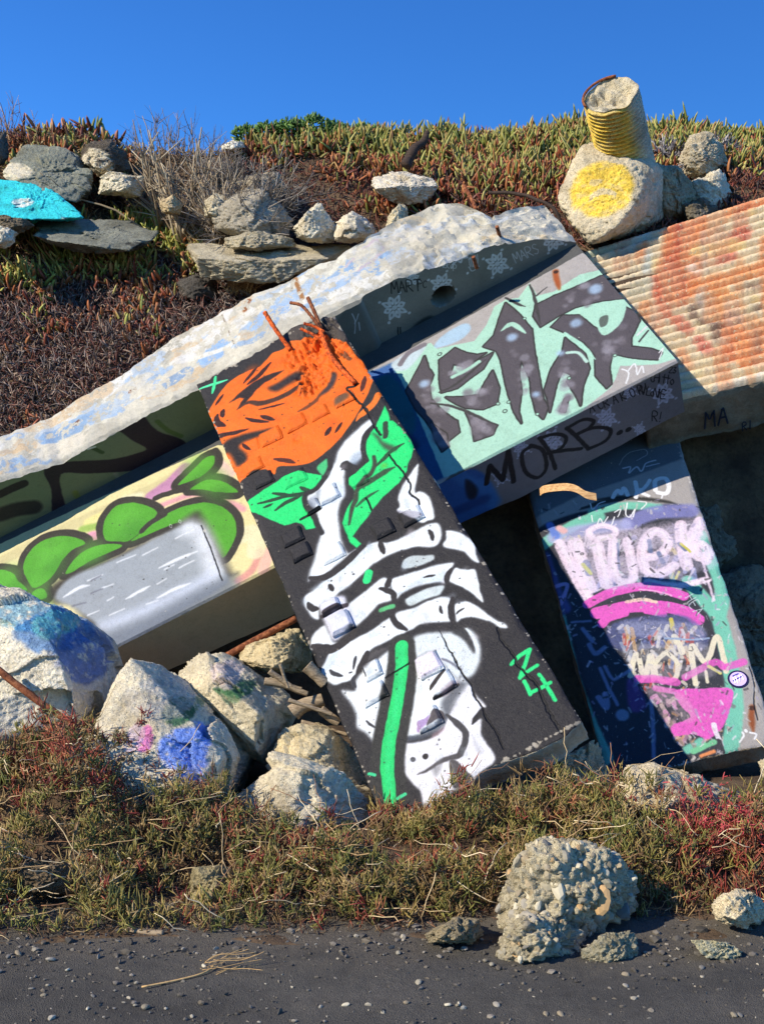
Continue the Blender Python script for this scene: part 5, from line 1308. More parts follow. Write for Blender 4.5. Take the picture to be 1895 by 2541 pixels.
# ================================================================== ROCKS
_ico = {}
def ico(level):
    if level not in _ico:
        bm = bmesh.new(); bmesh.ops.create_icosphere(bm, subdivisions=level, radius=1.0)
        bm.verts.ensure_lookup_table()
        V = np.array([v_.co[:] for v_ in bm.verts]); F = np.array([[v_.index for v_ in f_.verts] for f_ in bm.faces]); bm.free()
        _ico[level] = (V / np.linalg.norm(V, axis=1)[:, None], F)
    return _ico[level]

def hull_planes(P):
    bm = bmesh.new()
    for p in P: bm.verts.new(p)
    r = bmesh.ops.convex_hull(bm, input=bm.verts)
    bm.normal_update()
    c = P.mean(0)
    out = []
    for f_ in bm.faces:
        n_ = np.array(f_.normal[:]); q = np.array(f_.verts[0].co[:])
        if n_ @ (q - c) < 0: n_ = -n_
        if np.linalg.norm(n_) > .5: out.append((n_, (q - c) @ n_))
    bm.free()
    return c, np.array([o[0] for o in out]), np.array([max(o[1], 1e-3) for o in out])

BASES = []          # where things stand, so that plants keep off them
def rock_mesh(name, P, level=5, rough=.05, seed=0, col=(206, 194, 168), sharp=140, paint=(), pit=1.0, chips=5, frac=.16):
    """A broken block: the planes through the given corner points, knocked off and pitted."""
    P = np.asarray(P, float)
    c, Nn, D = hull_planes(P)
    gq = np.random.default_rng(seed + 500)
    for q in range(chips):                      # knocked-off corners and edges
        n_ = unit(gq.normal(size=3)); sup = ((P - c) @ n_).max()
        Nn = np.concatenate([Nn, n_[None]]); D = np.concatenate([D, [sup * gq.uniform(.93, .99)]])
    U, F = ico(level)
    size = (P.max(0) - P.min(0)); sz = float(np.mean(size))
    # stretch the sampling sphere to the block so that long blocks are sampled evenly
    ax = np.linalg.svd(P - P.mean(0), full_matrices=False)[2]
    ext = np.array([np.ptp(P @ a_) for a_ in ax]); ext = np.maximum(ext / ext.max(), .25)
    U = (U * ext) @ ax; U = U / np.linalg.norm(U, axis=1)[:, None]
    k = U @ Nn.T / D[None]
    inv = np.max(k, 1)
    p_ = sharp
    inv = np.sum(np.maximum(k, 0) ** p_, 1) ** (1 / p_)
    V = c + U / inv[:, None]
    n_ = fbm(V / sz * 3.0 + seed * 7.1, 4, seed) * 1.0
    n2_ = fbm(V / sz * 9.0 + seed, 4, seed + 5, .6)
    fl = np.abs(fbm(V * 34 + seed, 3, seed + 9, .6))
    amp = rough * sz
    rid = 1 - np.abs(fbm(V / sz * 5.0 + seed * 3.3, 4, seed + 40, .55)) * 2
    fine_ = fbm(V * 60 + seed, 2, seed + 44)
    V = V + U * (amp * .30 * n_ + amp * .60 * n2_ + amp * .40 * rid - pit * .030 * fl - pit * .020 * np.abs(fbm(V * 17 + seed * 2, 3, seed + 50)) + .007 * fine_)[:, None]
    # fracture planes: the surface falls into cells, each broken off along its own tilted plane
    sd_ = c + (V - c)[gq.choice(len(V), 26, replace=False)]
    Vw = V + .07 * sz * np.stack([fbm(V / sz * 5 + 11 * q, 3, seed + 60 + q) for q in range(3)], 1)
    cell = np.argmin(((Vw[:, None] - sd_[None]) ** 2).sum(-1), 1)
    til = gq.normal(0, frac, (26, 3)); off = gq.normal(0, frac * .05 * sz, 26)
    fr_ = np.einsum('ij,ij->i', V - sd_[cell], til[cell]) + off[cell]
    V = V + U * np.clip(fr_, -.07 * sz, .05 * sz)[:, None]
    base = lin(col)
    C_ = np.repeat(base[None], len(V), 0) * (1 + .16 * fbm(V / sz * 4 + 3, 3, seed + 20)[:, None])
    for (ctr, rad, pc, strength, nscale) in paint:      # (centre, radius or 3x3 ellipsoid axes, colour, strength, breakup)
        d = np.linalg.norm((V - ctr) / np.asarray(rad), axis=1)
        w = (1 - sstep(.86, 1.06, d + .28 * fbm(V * nscale + seed, 4, seed + 30))) * strength
        w = w * sstep(-.32, .05, fbm(V * nscale * 2.6, 4, seed + 33, .65) + .12)
        C_ = C_ * (1 - w[:, None]) + lin(pc)[None] * w[:, None]
    return mesh_from(name, V, F, True, col=C_), V

def prow(outline, d, depth=.5, bulge=.25, back=.82, drop=0.0, dd=None):
    """corner points from the block's front outline (photo points), at distance d; dd gives each corner its own offset"""
    o = np.asarray(outline, float)
    P = []
    ctr = o.mean(0)
    for k, (x, y) in enumerate(o):
        off = dd[k] if dd is not None else .32 * depth * max(0.0, (x - ctr[0]) / (np.ptp(o[:, 0]) * .5))
        P.append(at(x, y, d + off))
        xb, yb = ctr + (np.array([x, y]) - ctr) * back
        P.append(at(xb, yb + drop, d + depth + max(off, 0) * .3))
    if bulge:                                   # a ridge left of the middle, so that the right-hand faces turn from the sun
        w_, h_ = np.ptp(o[:, 0]), np.ptp(o[:, 1])
        for (fx, fy, fb) in ((-.22, -.26, .75), (-.02, -.30, .55), (-.28, .22, .9), (-.08, .30, 1.0), (.10, .10, .8)):
            P.append(at(ctr[0] + fx * w_, ctr[1] + fy * h_, d - bulge * depth * fb * 1.5))
    return np.array(P)

def rock(label, P, name="boulder", cat="rock", group=None, **kw):
    q_ = to_px(P); ext_ = max(np.ptp(q_[:, 0]), np.ptp(q_[:, 1]))
    kw['level'] = 7 if kw.get('seed') in (23, 24) else 6 if ext_ > 110 else 5
    me, V = rock_mesh(name, P, **kw)
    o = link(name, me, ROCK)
    tag(o, label, cat, group)
    BASES.append((V[:, 0].min(), V[:, 0].max(), V[:, 1].min(), V[:, 1].max()))
    return o

GRY, PALE, ASPC, TAN = (196, 186, 164), (224, 214, 190), (122, 124, 112), (190, 170, 132)
def hd(px, py, k=0.0): return on_hill(px, py) + k
G_UP = "rubble on the bank above the slabs"
# --- upper left cluster
rock("dark grey asphalt-faced rubble block above the turquoise rock", np.concatenate([[at(25, 399, 9.95), at(64, 357, 10.10), at(178, 378, 10.10), at(225, 421, 10.00), at(127, 480, 9.65), at(60, 448, 9.70), at(191, 505, 9.70), at(229, 467, 9.90), at(8, 420, 9.80), at(17, 445, 9.75)], [at(30, 440, 10.50), at(210, 480, 10.50), at(190, 400, 10.60)]]), "rubble_block", level=5, col=(140, 142, 128), rough=.03, seed=1, paint=((at(20, 425, 9.80), (.22, .3, .12), (226, 216, 192), .9, 8),))
rock("turquoise painted flat rock with a white spot at the left edge", np.concatenate([[at(-60, 440, 9.70), at(64, 452, 9.70), at(123, 470, 9.70), at(170, 505, 9.55), at(214, 541, 9.35), at(85, 545, 9.25), at(-60, 528, 9.25)], [at(-60, 540, 9.90), at(180, 548, 9.80)]]), "painted_rock", level=5, col=(56, 214, 224), rough=.022, seed=2, paint=((at(55, 497, 9.40), (.09, .2, .06), (236, 240, 236), .95, 14), (at(190, 545, 9.30), (.14, .2, .03), (206, 200, 180), .7, 14)))
rock("flat dark grey slab lying under the turquoise rock", np.concatenate([[at(89, 545, 9.62), at(178, 541, 9.67), at(331, 546, 9.67), at(388, 573, 9.52), at(377, 594, 9.32), at(314, 622, 9.17), at(237, 609, 9.17), at(140, 600, 9.22), at(76, 583, 9.32)], [at(120, 612, 9.52), at(340, 625, 9.52), at(230, 630, 9.42)]]), "flat_slab_chunk", level=5, col=(128, 130, 120), rough=.018, seed=3, paint=((at(76, 590, 9.32), (.10, .3, .08), (214, 204, 180), .9, 9), (at(350, 612, 9.32), (.12, .3, .03), (40, 38, 34), .8, 9)))
kw = dict(cat="rock", group=G_UP)
rock("dark capped rubble rock on the ridge behind the grey block", prow([(212, 358), (275, 350), (312, 378), (324, 420), (290, 432), (245, 432), (205, 395)], 10.1, .5), level=4, col=(96, 88, 78), seed=4, paint=((at(225, 398, 9.9), (.22, .3, .16), (220, 208, 182), .95, 6),), **kw)
rock("small pale rock with a shaded underside beside the dry shrub", prow([(246, 444), (271, 427), (352, 438), (360, 467), (352, 488), (246, 478)], 9.75, .4, drop=10), level=4, col=PALE, seed=5, **kw)
rock("dark rock cut off by the left edge on the ridge", prow([(-40, 330), (14, 330), (22, 392), (10, 412), (-40, 412)], 10.0, .4), level=4, col=(104, 98, 90), seed=6, **kw)
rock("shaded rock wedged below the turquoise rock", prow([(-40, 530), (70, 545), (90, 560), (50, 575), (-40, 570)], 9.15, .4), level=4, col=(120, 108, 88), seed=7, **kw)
rock("pale broken rock at the left edge under the flat slab", prow([(-40, 563), (22, 566), (45, 580), (40, 600), (10, 612), (-40, 612)], 8.95, .35), level=4, col=PALE, seed=8, rough=.09, **kw)
rock("dark lump of rubble among the ice plant left of the beam", prow([(440, 702), (480, 680), (520, 680), (546, 710), (550, 742), (500, 752), (460, 745)], hd(500, 720, -.12), .35), level=4, col=(86, 82, 78), seed=9, rough=.1, **kw)
# --- middle
rock("big grey rock overgrown by dry twigs", prow([(530, 520), (600, 478), (650, 478), (703, 510), (722, 547), (712, 582), (661, 600), (580, 590), (530, 565)], 9.3, .5), level=5, col=(170, 162, 146), seed=10, rough=.06, **kw)
rock("rough grey rock behind the dry twigs near the ice plant", prow([(590, 452), (640, 432), (690, 432), (706, 470), (692, 492), (640, 488), (600, 480)], 9.75, .4), level=4, col=(176, 166, 146), seed=11, rough=.08, **kw)
rock("pointed pale rock, left of the pair above the beam", prow([(788, 504), (813, 530), (837, 572), (826, 595), (771, 602), (737, 590), (724, 568), (754, 538)], 9.15, .4, bulge=.35), level=5, col=PALE, seed=12, rough=.05, **kw)
rock("rounded pale rock, right of the pair above the beam", prow([(873, 520), (903, 538), (932, 568), (926, 590), (856, 606), (828, 594), (835, 552)], 9.15, .4, bulge=.35), level=5, col=(228, 218, 196), seed=13, rough=.045, **kw)
rock("pale block with a dark underside lying in the ice plant", np.concatenate([[at(922, 455, 9.6), at(949, 428, 9.8), at(1000, 425, 9.85), at(1064, 440, 9.8), at(1080, 462, 9.7), at(990, 462, 9.5), at(930, 468, 9.5), at(1051, 508, 9.75), at(979, 504, 9.7), at(935, 480, 9.6)], [at(960, 470, 10.2), at(1060, 470, 10.2)]]), "pale_block", level=5, col=(232, 222, 202), seed=14, rough=.05, **kw)
rock("small pale stone half hidden behind the beam's top", prow([(956, 568), (964, 538), (992, 503), (1014, 517), (1010, 545), (990, 575)], 8.95, .3), level=4, col=(210, 198, 168), seed=15, **kw)
rock("flat rubble slab with a dark broken edge behind the beam", np.concatenate([[at(470, 606, 9.30), at(682, 600, 9.40), at(877, 608, 9.40), at(805, 642, 9.05), at(600, 648, 8.90), at(490, 640, 8.95)], [at(500, 690, 9.10), at(686, 708, 9.00), at(627, 692, 8.95), at(770, 670, 9.10), at(850, 640, 9.30)]]), "rubble_slab", level=5, col=(188, 178, 154), seed=16, rough=.025, **kw)
rock("little white stone on the ridge left of the green bush", prow([(548, 362), (575, 352), (602, 351), (609, 366), (580, 374), (552, 373)], 10.55, .3), level=3, col=(240, 234, 218), seed=17, **kw)
rock("tilted pale chunk between the dry shrub and the twig-covered rock", prow([(505, 500), (535, 478), (572, 490), (580, 530), (548, 548), (512, 535)], 9.35, .35), level=4, col=(206, 194, 166), seed=34, **kw)
rock("flat grey chunk lying above the flat rubble slab", prow([(560, 590), (640, 574), (720, 590), (735, 612), (640, 622), (568, 615)], 9.05, .3), level=4, col=(178, 168, 144), seed=35, rough=.05, **kw)
rock("small tan chunk at the foot of the dry shrub", prow([(395, 500), (430, 486), (452, 505), (445, 532), (405, 530)], 9.35, .3), level=4, col=(196, 176, 140), seed=36, **kw)
# --- right
yc = at(1493, 463, 8.5)
Py = np.concatenate([[at(1439, 356, 8.9), at(1493, 348, 8.95), at(1592, 371, 8.95), at(1630, 412, 8.75), at(1600, 470, 8.52), at(1560, 530, 8.42), at(1500, 590, 8.45), at(1457, 612, 8.55), at(1425, 560, 8.55), at(1376, 493, 8.75), at(1403, 443, 8.75), at(1440, 400, 8.7), at(1560, 400, 8.62)],
                     [at(1660, 428, 9.1), at(1650, 547, 9.0), at(1560, 590, 9.0), at(1440, 570, 9.3), at(1600, 400, 9.4), at(1420, 430, 9.4)]])
me, V = rock_mesh("painted_boulder", Py, 6, .022, 18, (206, 194, 168), 40, chips=4, frac=.035)
# the yellow face: a disc sprayed on the front, a bare frown left in it
C_ = np.empty((len(V), 4), dtype=np.float32).ravel(); me.color_attributes["Col"].data.foreach_get("color", C_); C_ = C_.reshape(-1, 4)
fn = unit([-.05, -.86, .42]); fu = unit(np.cross([0, 0, 1], fn)); fv = np.cross(fn, fu)
ctr = V[np.argmin(np.linalg.norm(to_px(V) - np.array([1493, 463]), axis=1) + 40 * (V[:, 1] > 8.8))]
q = V - ctr; qu, qv = q @ fu, q @ fv
side = -1.0 if fu[0] < 0 else 1.0
qu = qu * side
rr = np.hypot(qu, qv / 1.05)
w = (1 - sstep(.222, .262, rr + .02 * fbm(V * 20, 3, 88))) * (V[:, 1] < 8.95)
arc = (np.abs(qv + .085 - .04 * np.cos(qu * 14)) < .026) & (np.abs(qu) < .10)
eye = (np.hypot((qu + .05) / .05, (qv - .06) / .035) < 1)
w = w * (1 - .75 * arc - .5 * eye) * (.62 + .38 * sstep(-.25, .12, fbm(V * 24, 4, 89, .65) + .1))
C_[:, :3] = C_[:, :3] * (1 - w[:, None]) + lin((242, 208, 84))[None] * w[:, None]
me.color_attributes["Col"].data.foreach_set("color", C_.ravel())
tag(link("painted_boulder", me, ROCK), "large boulder with a yellow disc and frown sprayed on it", "rock", G_UP)
rock("grey rock tucked behind the yellow-disc boulder", prow([(1620, 405), (1682, 414), (1714, 448), (1728, 484), (1702, 540), (1646, 556), (1620, 500)], 9.05, .4), level=5, col=(166, 154, 128), seed=19, **kw)
rock("pale flat rock right of the yellow-disc boulder", prow([(1712, 452), (1781, 424), (1802, 439), (1808, 478), (1796, 512), (1772, 525), (1730, 500)], 9.2, .4, bulge=.1), level=4, col=PALE, seed=20, rough=.035, **kw)
rock("rock under grey dead twigs near the right ridge", prow([(1680, 395), (1710, 340), (1750, 334), (1790, 352), (1800, 410), (1745, 440), (1700, 440)], 9.7, .4), level=4, col=(196, 184, 158), seed=21, rough=.08, **kw)
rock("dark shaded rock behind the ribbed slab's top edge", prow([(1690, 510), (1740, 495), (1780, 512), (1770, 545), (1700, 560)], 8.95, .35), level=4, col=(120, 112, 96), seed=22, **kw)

# --- lower left boulders
G_LO = "boulders at the foot of the slabs"
kw = dict(cat="boulder", group=G_LO)
rock("pale boulder with a blue and teal sprayed top at the left edge", np.array([at(*q_) for q_ in [(-120, 1436, 6.2), (55, 1466, 6.05), (201, 1523, 6.25), (286, 1588, 6.55), (296, 1684, 6.55), (262, 1732, 6.3), (95, 1545, 5.7), (150, 1650, 5.6), (192, 1798, 5.58), (-120, 1530, 5.62), (-120, 1830, 5.45), (100, 1830, 5.5), (270, 1690, 7.0), (-120, 1500, 6.9), (200, 1820, 6.5)]]),
     level=6, col=(232, 224, 204), seed=23, rough=.014, chips=2, pit=.5, paint=((at(95, 1520, 5.82), (.26, .4, .10), (96, 176, 204), .7, 7), (at(175, 1560, 5.85), (.28, .5, .12), (50, 126, 190), .8, 7), (at(225, 1620, 6.0), (.17, .5, .16), (48, 100, 176), .75, 8), (at(150, 1545, 5.85), (.12, .4, .08), (110, 196, 196), .7, 12)), **kw)
rock("big boulder with blue and green paint blotches below the beam", np.array([at(*q_) for q_ in [(336, 1655, 5.6), (385, 1810, 5.22), (470, 1950, 5.02), (161, 1885, 5.12), (160, 2010, 5.1), (480, 2060, 5.02), (426, 1664, 6.0), (552, 1768, 5.9), (642, 1868, 6.30), (545, 1880, 5.28), (592, 1998, 6.3), (300, 1800, 6.5), (590, 1900, 6.7), (430, 1700, 6.6)]]),
     level=6, col=(222, 212, 188), seed=24, rough=.012, chips=2, pit=.45, paint=((at(462, 1846, 5.3), (.12, .4, .085), (120, 158, 244), .95, 10), (at(498, 1884, 5.35), (.075, .4, .075), (104, 140, 232), .85, 12), (at(362, 1832, 5.2), (.042, .3, .06), (240, 140, 206), .95, 16), (at(335, 1830, 5.2), (.05, .3, .06), (220, 200, 224), .7, 16), (at(450, 1760, 5.45), (.09, .3, .06), (58, 116, 80), .9, 14), (at(500, 1755, 5.6), (.14, .4, .03), (58, 116, 80), .7, 14), (at(420, 1725, 5.5), (.2, .5, .10), (190, 186, 182), .6, 9)), **kw)
rock("boulder with a faded green stroke leaning on the blue-blotched boulder", np.array([at(431, 1670, 6.15), at(500, 1657, 6.1), at(518, 1624, 6.15), at(554, 1624, 6.2), at(633, 1666, 6.3), at(719, 1726, 6.35), at(740, 1772, 6.4), at(704, 1848, 6.3), at(667, 1908, 6.05), at(633, 1860, 5.75), at(552, 1780, 5.8), at(460, 1708, 5.95), at(560, 1700, 5.78), at(640, 1770, 5.72), at(680, 1800, 5.95), at(520, 1800, 6.7), at(700, 1860, 6.8), at(600, 1650, 6.8)]),
     level=5, col=(214, 203, 176), seed=25, rough=.016, chips=2, pit=.5, paint=((at(600, 1715, 5.8), (.16, .4, .035), (66, 122, 84), .9, 12), (at(575, 1722, 5.8), (.06, .4, .06), (66, 122, 84), .7, 12), (at(560, 1672, 5.95), (.09, .4, .07), (214, 196, 204), .6, 10)), **kw)
rock("smooth tan boulder behind the driftwood pieces", prow([(592, 1636), (610, 1603), (680, 1575), (736, 1563), (772, 1622), (778, 1648), (748, 1668), (656, 1668)], 6.55, .5), level=5, col=(210, 194, 156), seed=26, rough=.03, **kw)
rock("tan boulder beside the lower left edge of the rose slab", prow([(672, 1880), (690, 1826), (738, 1794), (822, 1806), (878, 1860), (926, 1945), (950, 1998), (880, 2020), (740, 1980)], 5.85, .5), level=5, col=(208, 194, 160), seed=27, rough=.045, **kw)
rock("grey-brown boulder at the foot of the rose slab", prow([(586, 1980), (684, 1874), (765, 1884), (855, 1916), (930, 1979), (952, 2060), (800, 2110), (610, 2100)], 5.35, .5, bulge=.3), level=5, col=(214, 204, 180), seed=28, rough=.045, **kw)
rock("pale rock peeking out of the ice plant at the left edge", prow([(-60, 1815), (10, 1830), (32, 1878), (54, 1925), (20, 1960), (-60, 1960)], 5.2, .4), level=4, col=(212, 198, 168), seed=29, **kw)
# --- lower right
rock("pale boulder half overgrown below the tagged slab", prow([(1530, 1946), (1555, 1902), (1624, 1900), (1721, 1922), (1828, 1966), (1840, 2020), (1681, 2060), (1515, 2020)], 5.2, .45), level=5, col=(206, 192, 164), seed=30, rough=.045, **kw)
rock("sunlit rubble wedged under the rose slab's right corner", prow([(1310, 1962), (1371, 1907), (1434, 1888), (1470, 1840), (1490, 1870), (1506, 1920), (1510, 1960), (1405, 2000)], 5.75, .4), level=5, col=(204, 186, 150), seed=31, rough=.05, **kw)
rock("stone cut off by the right edge beside the tagged slab", prow([(1880, 1890), (1930, 1865), (1960, 1900), (1940, 1950), (1890, 1935)], 5.6, .3), level=4, col=(208, 196, 166), seed=32, **kw)
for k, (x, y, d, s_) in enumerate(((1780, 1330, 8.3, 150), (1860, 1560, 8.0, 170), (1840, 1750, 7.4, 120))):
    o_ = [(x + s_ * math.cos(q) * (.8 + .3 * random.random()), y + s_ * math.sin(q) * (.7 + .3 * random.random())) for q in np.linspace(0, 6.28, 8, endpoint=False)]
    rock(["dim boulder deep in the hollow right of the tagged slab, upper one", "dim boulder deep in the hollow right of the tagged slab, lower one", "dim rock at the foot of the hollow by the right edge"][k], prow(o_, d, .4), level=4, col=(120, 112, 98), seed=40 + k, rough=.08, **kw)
# --- stones at the edge of the asphalt
G_FG = "stones along the edge of the asphalt"
kw = dict(cat="stone", group=G_FG)
rock("squarish tan stone standing in the plants, lower left", prow([(469, 2178), (483, 2153), (552, 2143), (582, 2153), (588, 2199), (566, 2248), (495, 2262), (464, 2232)], 4.5, .16, bulge=.2), "stone", level=5, col=(158, 146, 112), seed=50, rough=.035, **kw)
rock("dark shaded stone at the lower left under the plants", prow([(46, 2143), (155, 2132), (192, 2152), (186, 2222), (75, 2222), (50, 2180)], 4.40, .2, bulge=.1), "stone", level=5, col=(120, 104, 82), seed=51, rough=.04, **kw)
rock("square grey concrete chunk right of the pebbly lump", prow([(1438, 2358), (1497, 2316), (1578, 2309), (1585, 2368), (1580, 2393), (1509, 2400), (1448, 2388)], 3.92, .16, bulge=.15), "stone", level=5, col=(160, 154, 132), seed=52, rough=.035, **kw)
rock("low flat grey stone left of the pebbly lump", prow([(1050, 2318), (1135, 2275), (1187, 2280), (1200, 2310), (1166, 2342), (1058, 2344)], 4.02, .2), "stone", level=5, col=(150, 138, 112), seed=53, rough=.06, **kw)
rock("pale rounded stone at the lower right edge", prow([(1765, 2243), (1790, 2215), (1835, 2206), (1877, 2222), (1905, 2252), (1890, 2296), (1842, 2302), (1779, 2280)], 4.15, .2, bulge=.4), "stone", level=5, col=(216, 202, 172), seed=54, rough=.05, **kw)
rock("flat light grey stone lying on the asphalt at lower right", prow([(1706, 2330), (1808, 2338), (1846, 2362), (1826, 2390), (1750, 2378)], 3.9, .14, bulge=0), "stone", level=4, col=(176, 172, 146), seed=55, rough=.05, **kw)

# --- the pebbly lump of old concrete: a core with every pebble proud of it
lump = empty("pebbly_concrete_lump", at(1400, 2400, 3.95)); tag(lump, "rounded lump of pebbly concrete at the edge of the asphalt", "rock", G_FG)
P1 = prow([(1232, 2262), (1256, 2184), (1290, 2126), (1319, 2086), (1359, 2078), (1400, 2098), (1520, 2112), (1568, 2172), (1576, 2245), (1545, 2272), (1440, 2330), (1270, 2335)], 4.12, .35, bulge=.18)
P2 = prow([(1234, 2372), (1250, 2310), (1300, 2266), (1380, 2270), (1440, 2318), (1430, 2362), (1359, 2400), (1262, 2414)], 3.95, .28, bulge=.2)
stone_meshes = []
STONE = attr_mat("pebble_stone", .8, 0, .3, .35)
for k in range(12):
    U, F = ico(2)
    Nk = np.array([unit(q_) for q_ in rng.normal(size=(9, 3))]); Dk = rng.uniform(.62, .95, 9)
    V = U / np.maximum(1.0, (U @ Nk.T / Dk).max(1))[:, None] * np.array([1, rng.uniform(.7, 1), rng.uniform(.6, .9)]) * 1.12
    c_ = [(176, 164, 136), (160, 152, 132), (200, 188, 160), (140, 130, 110), (196, 160, 112), (164, 156, 140), (182, 170, 142), (150, 136, 112), (124, 120, 112), (206, 196, 170), (172, 154, 122), (164, 152, 128)][k]
    c_ = tuple(q_ * .92 for q_ in c_)
    stone_meshes.append(mesh_from("stone", V, F, False, col=np.repeat(lin(c_)[None], len(V), 0) * (1 + .12 * fbm(V * 4, 2, 7)[:, None])))
    stone_meshes[-1].materials.append(STONE)
n_st = 0
for Pk, cnt, sd in ((P1, 230, 60), (P2, 65, 61)):
    me, V = rock_mesh("matrix", Pk, 6, .13, sd, (186, 176, 150), 30, pit=1.4)
    link("matrix", me, ROCK, lump)
    BASES.append((V[:, 0].min(), V[:, 0].max(), V[:, 1].min(), V[:, 1].max()))
    cen = V.mean(0)
    cand = V[(V[:, 1] < cen[1] + .05) & (V[:, 2] > .0)]
    pts = []
    for p in rng.permutation(cand):
        if all(np.linalg.norm(p - q_[0]) > .5 * (q_[1] + .012) * 1.6 for q_ in pts[-400:]):
            pts.append((p, float(np.clip(rng.lognormal(-4.15, .42), .008, .036))))
            if len(pts) >= cnt: break
    for p, r_s in pts:
        o = bpy.data.objects.new("stone", stone_meshes[int(rng.integers(12))]); COL.objects.link(o)
        o.parent = lump; o.matrix_parent_inverse = Matrix.Translation(-Vector(lump.location))
        o.location = Vector(p - unit(p - cen) * r_s * rng.uniform(.35, .75))
        o.rotation_euler = tuple(rng.uniform(0, 6.28, 3)); o.scale = (r_s * rng.uniform(.9, 1.5), r_s, r_s * rng.uniform(.7, 1.0))
        n_st += 1
print("lump stones", n_st)

# --- ribbed concrete stump on top of the boulder
sb, stp = at(1556, 410, 9.02), at(1514, 236, 8.52)
ax_ = unit(stp - sb); L_ = np.linalg.norm(stp - sb)
ux = unit(np.cross(ax_, [0, 1, 0])); uy = np.cross(ax_, ux)
stump = empty("ribbed_concrete_stump", sb); tag(stump, "broken ribbed concrete cylinder sprayed yellow, standing on the disc-painted boulder", "concrete stump")
nz_, na_ = 150, 72
zz = np.linspace(-.12, L_, nz_); an = np.linspace(0, 2 * math.pi, na_, endpoint=False)
ZZ, AN = np.meshgrid(zz, an, indexing='ij')
ribr = .209 + .011 * np.sign(np.sin(ZZ * 2 * math.pi / .036 + AN)) * np.abs(np.sin(ZZ * 2 * math.pi / .036 + AN)) ** .6
Pn = np.stack([np.cos(AN).ravel() * 3, np.sin(AN).ravel() * 3, ZZ.ravel() * 12], 1)
ribr = ribr + .007 * fbm(Pn, 3, 91).reshape(ZZ.shape)
top_j = .025 * fbm(np.stack([np.cos(an) * 2, np.sin(an) * 2, an * 0], 1), 3, 92)
ZZ = ZZ + (ZZ > L_ - .05) * top_j[None]
V1 = sb + ZZ.ravel()[:, None] * ax_ + (ribr * np.cos(AN)).ravel()[:, None] * ux + (ribr * np.sin(AN)).ravel()[:, None] * uy
rings_ = 14
Vt = []
for q in range(1, rings_ + 1):
    rr_ = 1 - q / rings_
    r0 = .205 * rr_
    Pq = np.stack([np.cos(an) * rr_ * 3, np.sin(an) * rr_ * 3, an * 0 + 5], 1)
    h_ = L_ + top_j * rr_ - .075 * (1 - rr_ ** 3) + .085 * fbm(Pq * 1.6, 4, 93) * min(1, q / 3)
    Vt.append(sb + h_[:, None] * ax_ + (r0 * np.cos(an))[:, None] * ux + (r0 * np.sin(an))[:, None] * uy)
V = np.concatenate([V1] + Vt)
i, j = np.meshgrid(np.arange(nz_ + rings_ - 1), np.arange(na_), indexing='ij')
a_ = i * na_ + j; b_ = i * na_ + (j + 1) % na_
F = np.stack([a_, b_, b_ + na_, a_ + na_], -1).reshape(-1, 4)
cc = np.repeat(lin((204, 194, 170))[None], len(V), 0)
hz = (V - sb) @ ax_
vx = (V - sb) @ ux; left = (V - (sb + hz[:, None] * ax_))[:, 0]
wy = (sstep(-.03, .03, L_ - hz) * (1 - sstep(.04, .15, left + .04 * fbm(V * 8, 3, 94)))) * (np.arange(len(V)) < len(V1)); wy = wy * np.clip(.9 - .6 * np.clip(fbm(V * 14, 3, 95), 0, 1), 0, 1)
cc = cc * (1 - wy[:, None]) + lin((236, 200, 70))[None] * wy[:, None]
link("cylinder_body", mesh_from("cylinder_body", V, F, True, col=cc), ROCK, stump)
aa = np.linspace(0, 2 * math.pi, 60)
cl = np.array([(np.cos(q) * ux + np.sin(q) * uy) for q in aa])
th = np.argsort(((cl * [1, 0, 0]).sum(1)) - .9 * (cl @ np.array([0, 0, 1.0])))[:22]
th = np.sort(th)
brk = np.argmax(np.diff(np.concatenate([th, [th[0] + 60]])))
order = np.concatenate([th[brk + 1:], th[:brk + 1]])
Pst = np.array([sb + (L_ + .018) * ax_ + cl[q] * .212 for q in order])
strap = tube_arrays(Pst, .011, 6); link("rusty_rim_band", mesh_from("rusty_rim_band", strap[0], strap[1], True), RUST, stump)

# ------------------------------------------------------------------ loose rods, sticks, driftwood
def rod(name, label, cat, pts, r, mat, group=None, wobble=0.0, sides=7, taper=1.0):
    P = catmull(np.array(pts), False, 10)
    n_ = len(P)
    R = np.linspace(r, r * taper, n_)
    if wobble:
        P = P + wobble * np.stack([fbm(P * 9 + k * 3, 2, 96 + k) for k in range(3)], 1)
        R = R * (1 + .25 * fbm(P * 14, 2, 99))
    V, F = tube_arrays(P, R, sides)
    o = link(name, mesh_from(name, V, F, True), mat); tag(o, label, cat, group); return o
# a flat bent strip on the beam's lower corner
sp_ = [at(1338, 1212, 6.70), at(1352, 1204, 6.66), at(1400, 1199, 6.60), at(1428, 1204, 6.57), at(1452, 1218, 6.55), at(1478, 1224, 6.55)]
Ps = catmull(np.array(sp_), False, 8); wS = np.array([.0, -.02, -.045])
V = np.concatenate([Ps, Ps + wS, Ps + wS + np.array([.004, .03, 0]), Ps + np.array([.004, .03, 0])]); n_ = len(Ps)
F = [[k * n_ + i_, ((k + 1) % 4) * n_ + i_, ((k + 1) % 4) * n_ + i_ + 1, k * n_ + i_ + 1] for k in range(4) for i_ in range(n_ - 1)] + [[0, n_, 2 * n_, 3 * n_], [4 * n_ - 1, 3 * n_ - 1, 2 * n_ - 1, n_ - 1]]
tag(link("metal_strip", mesh_from("metal_strip", V, F, False), wood_mat("tan_rusted_strip", (150, 104, 60), (226, 184, 128))), "bent tan rusted strip lodged between the beam and the tagged slab", "metal strip")
rod("steel_rod", "rusty rod lying along the underside of the beam by the tan boulder", "rod", [at(555, 1632, 6.75), at(640, 1585, 6.8), at(735, 1535, 6.85)], .022, RUST)
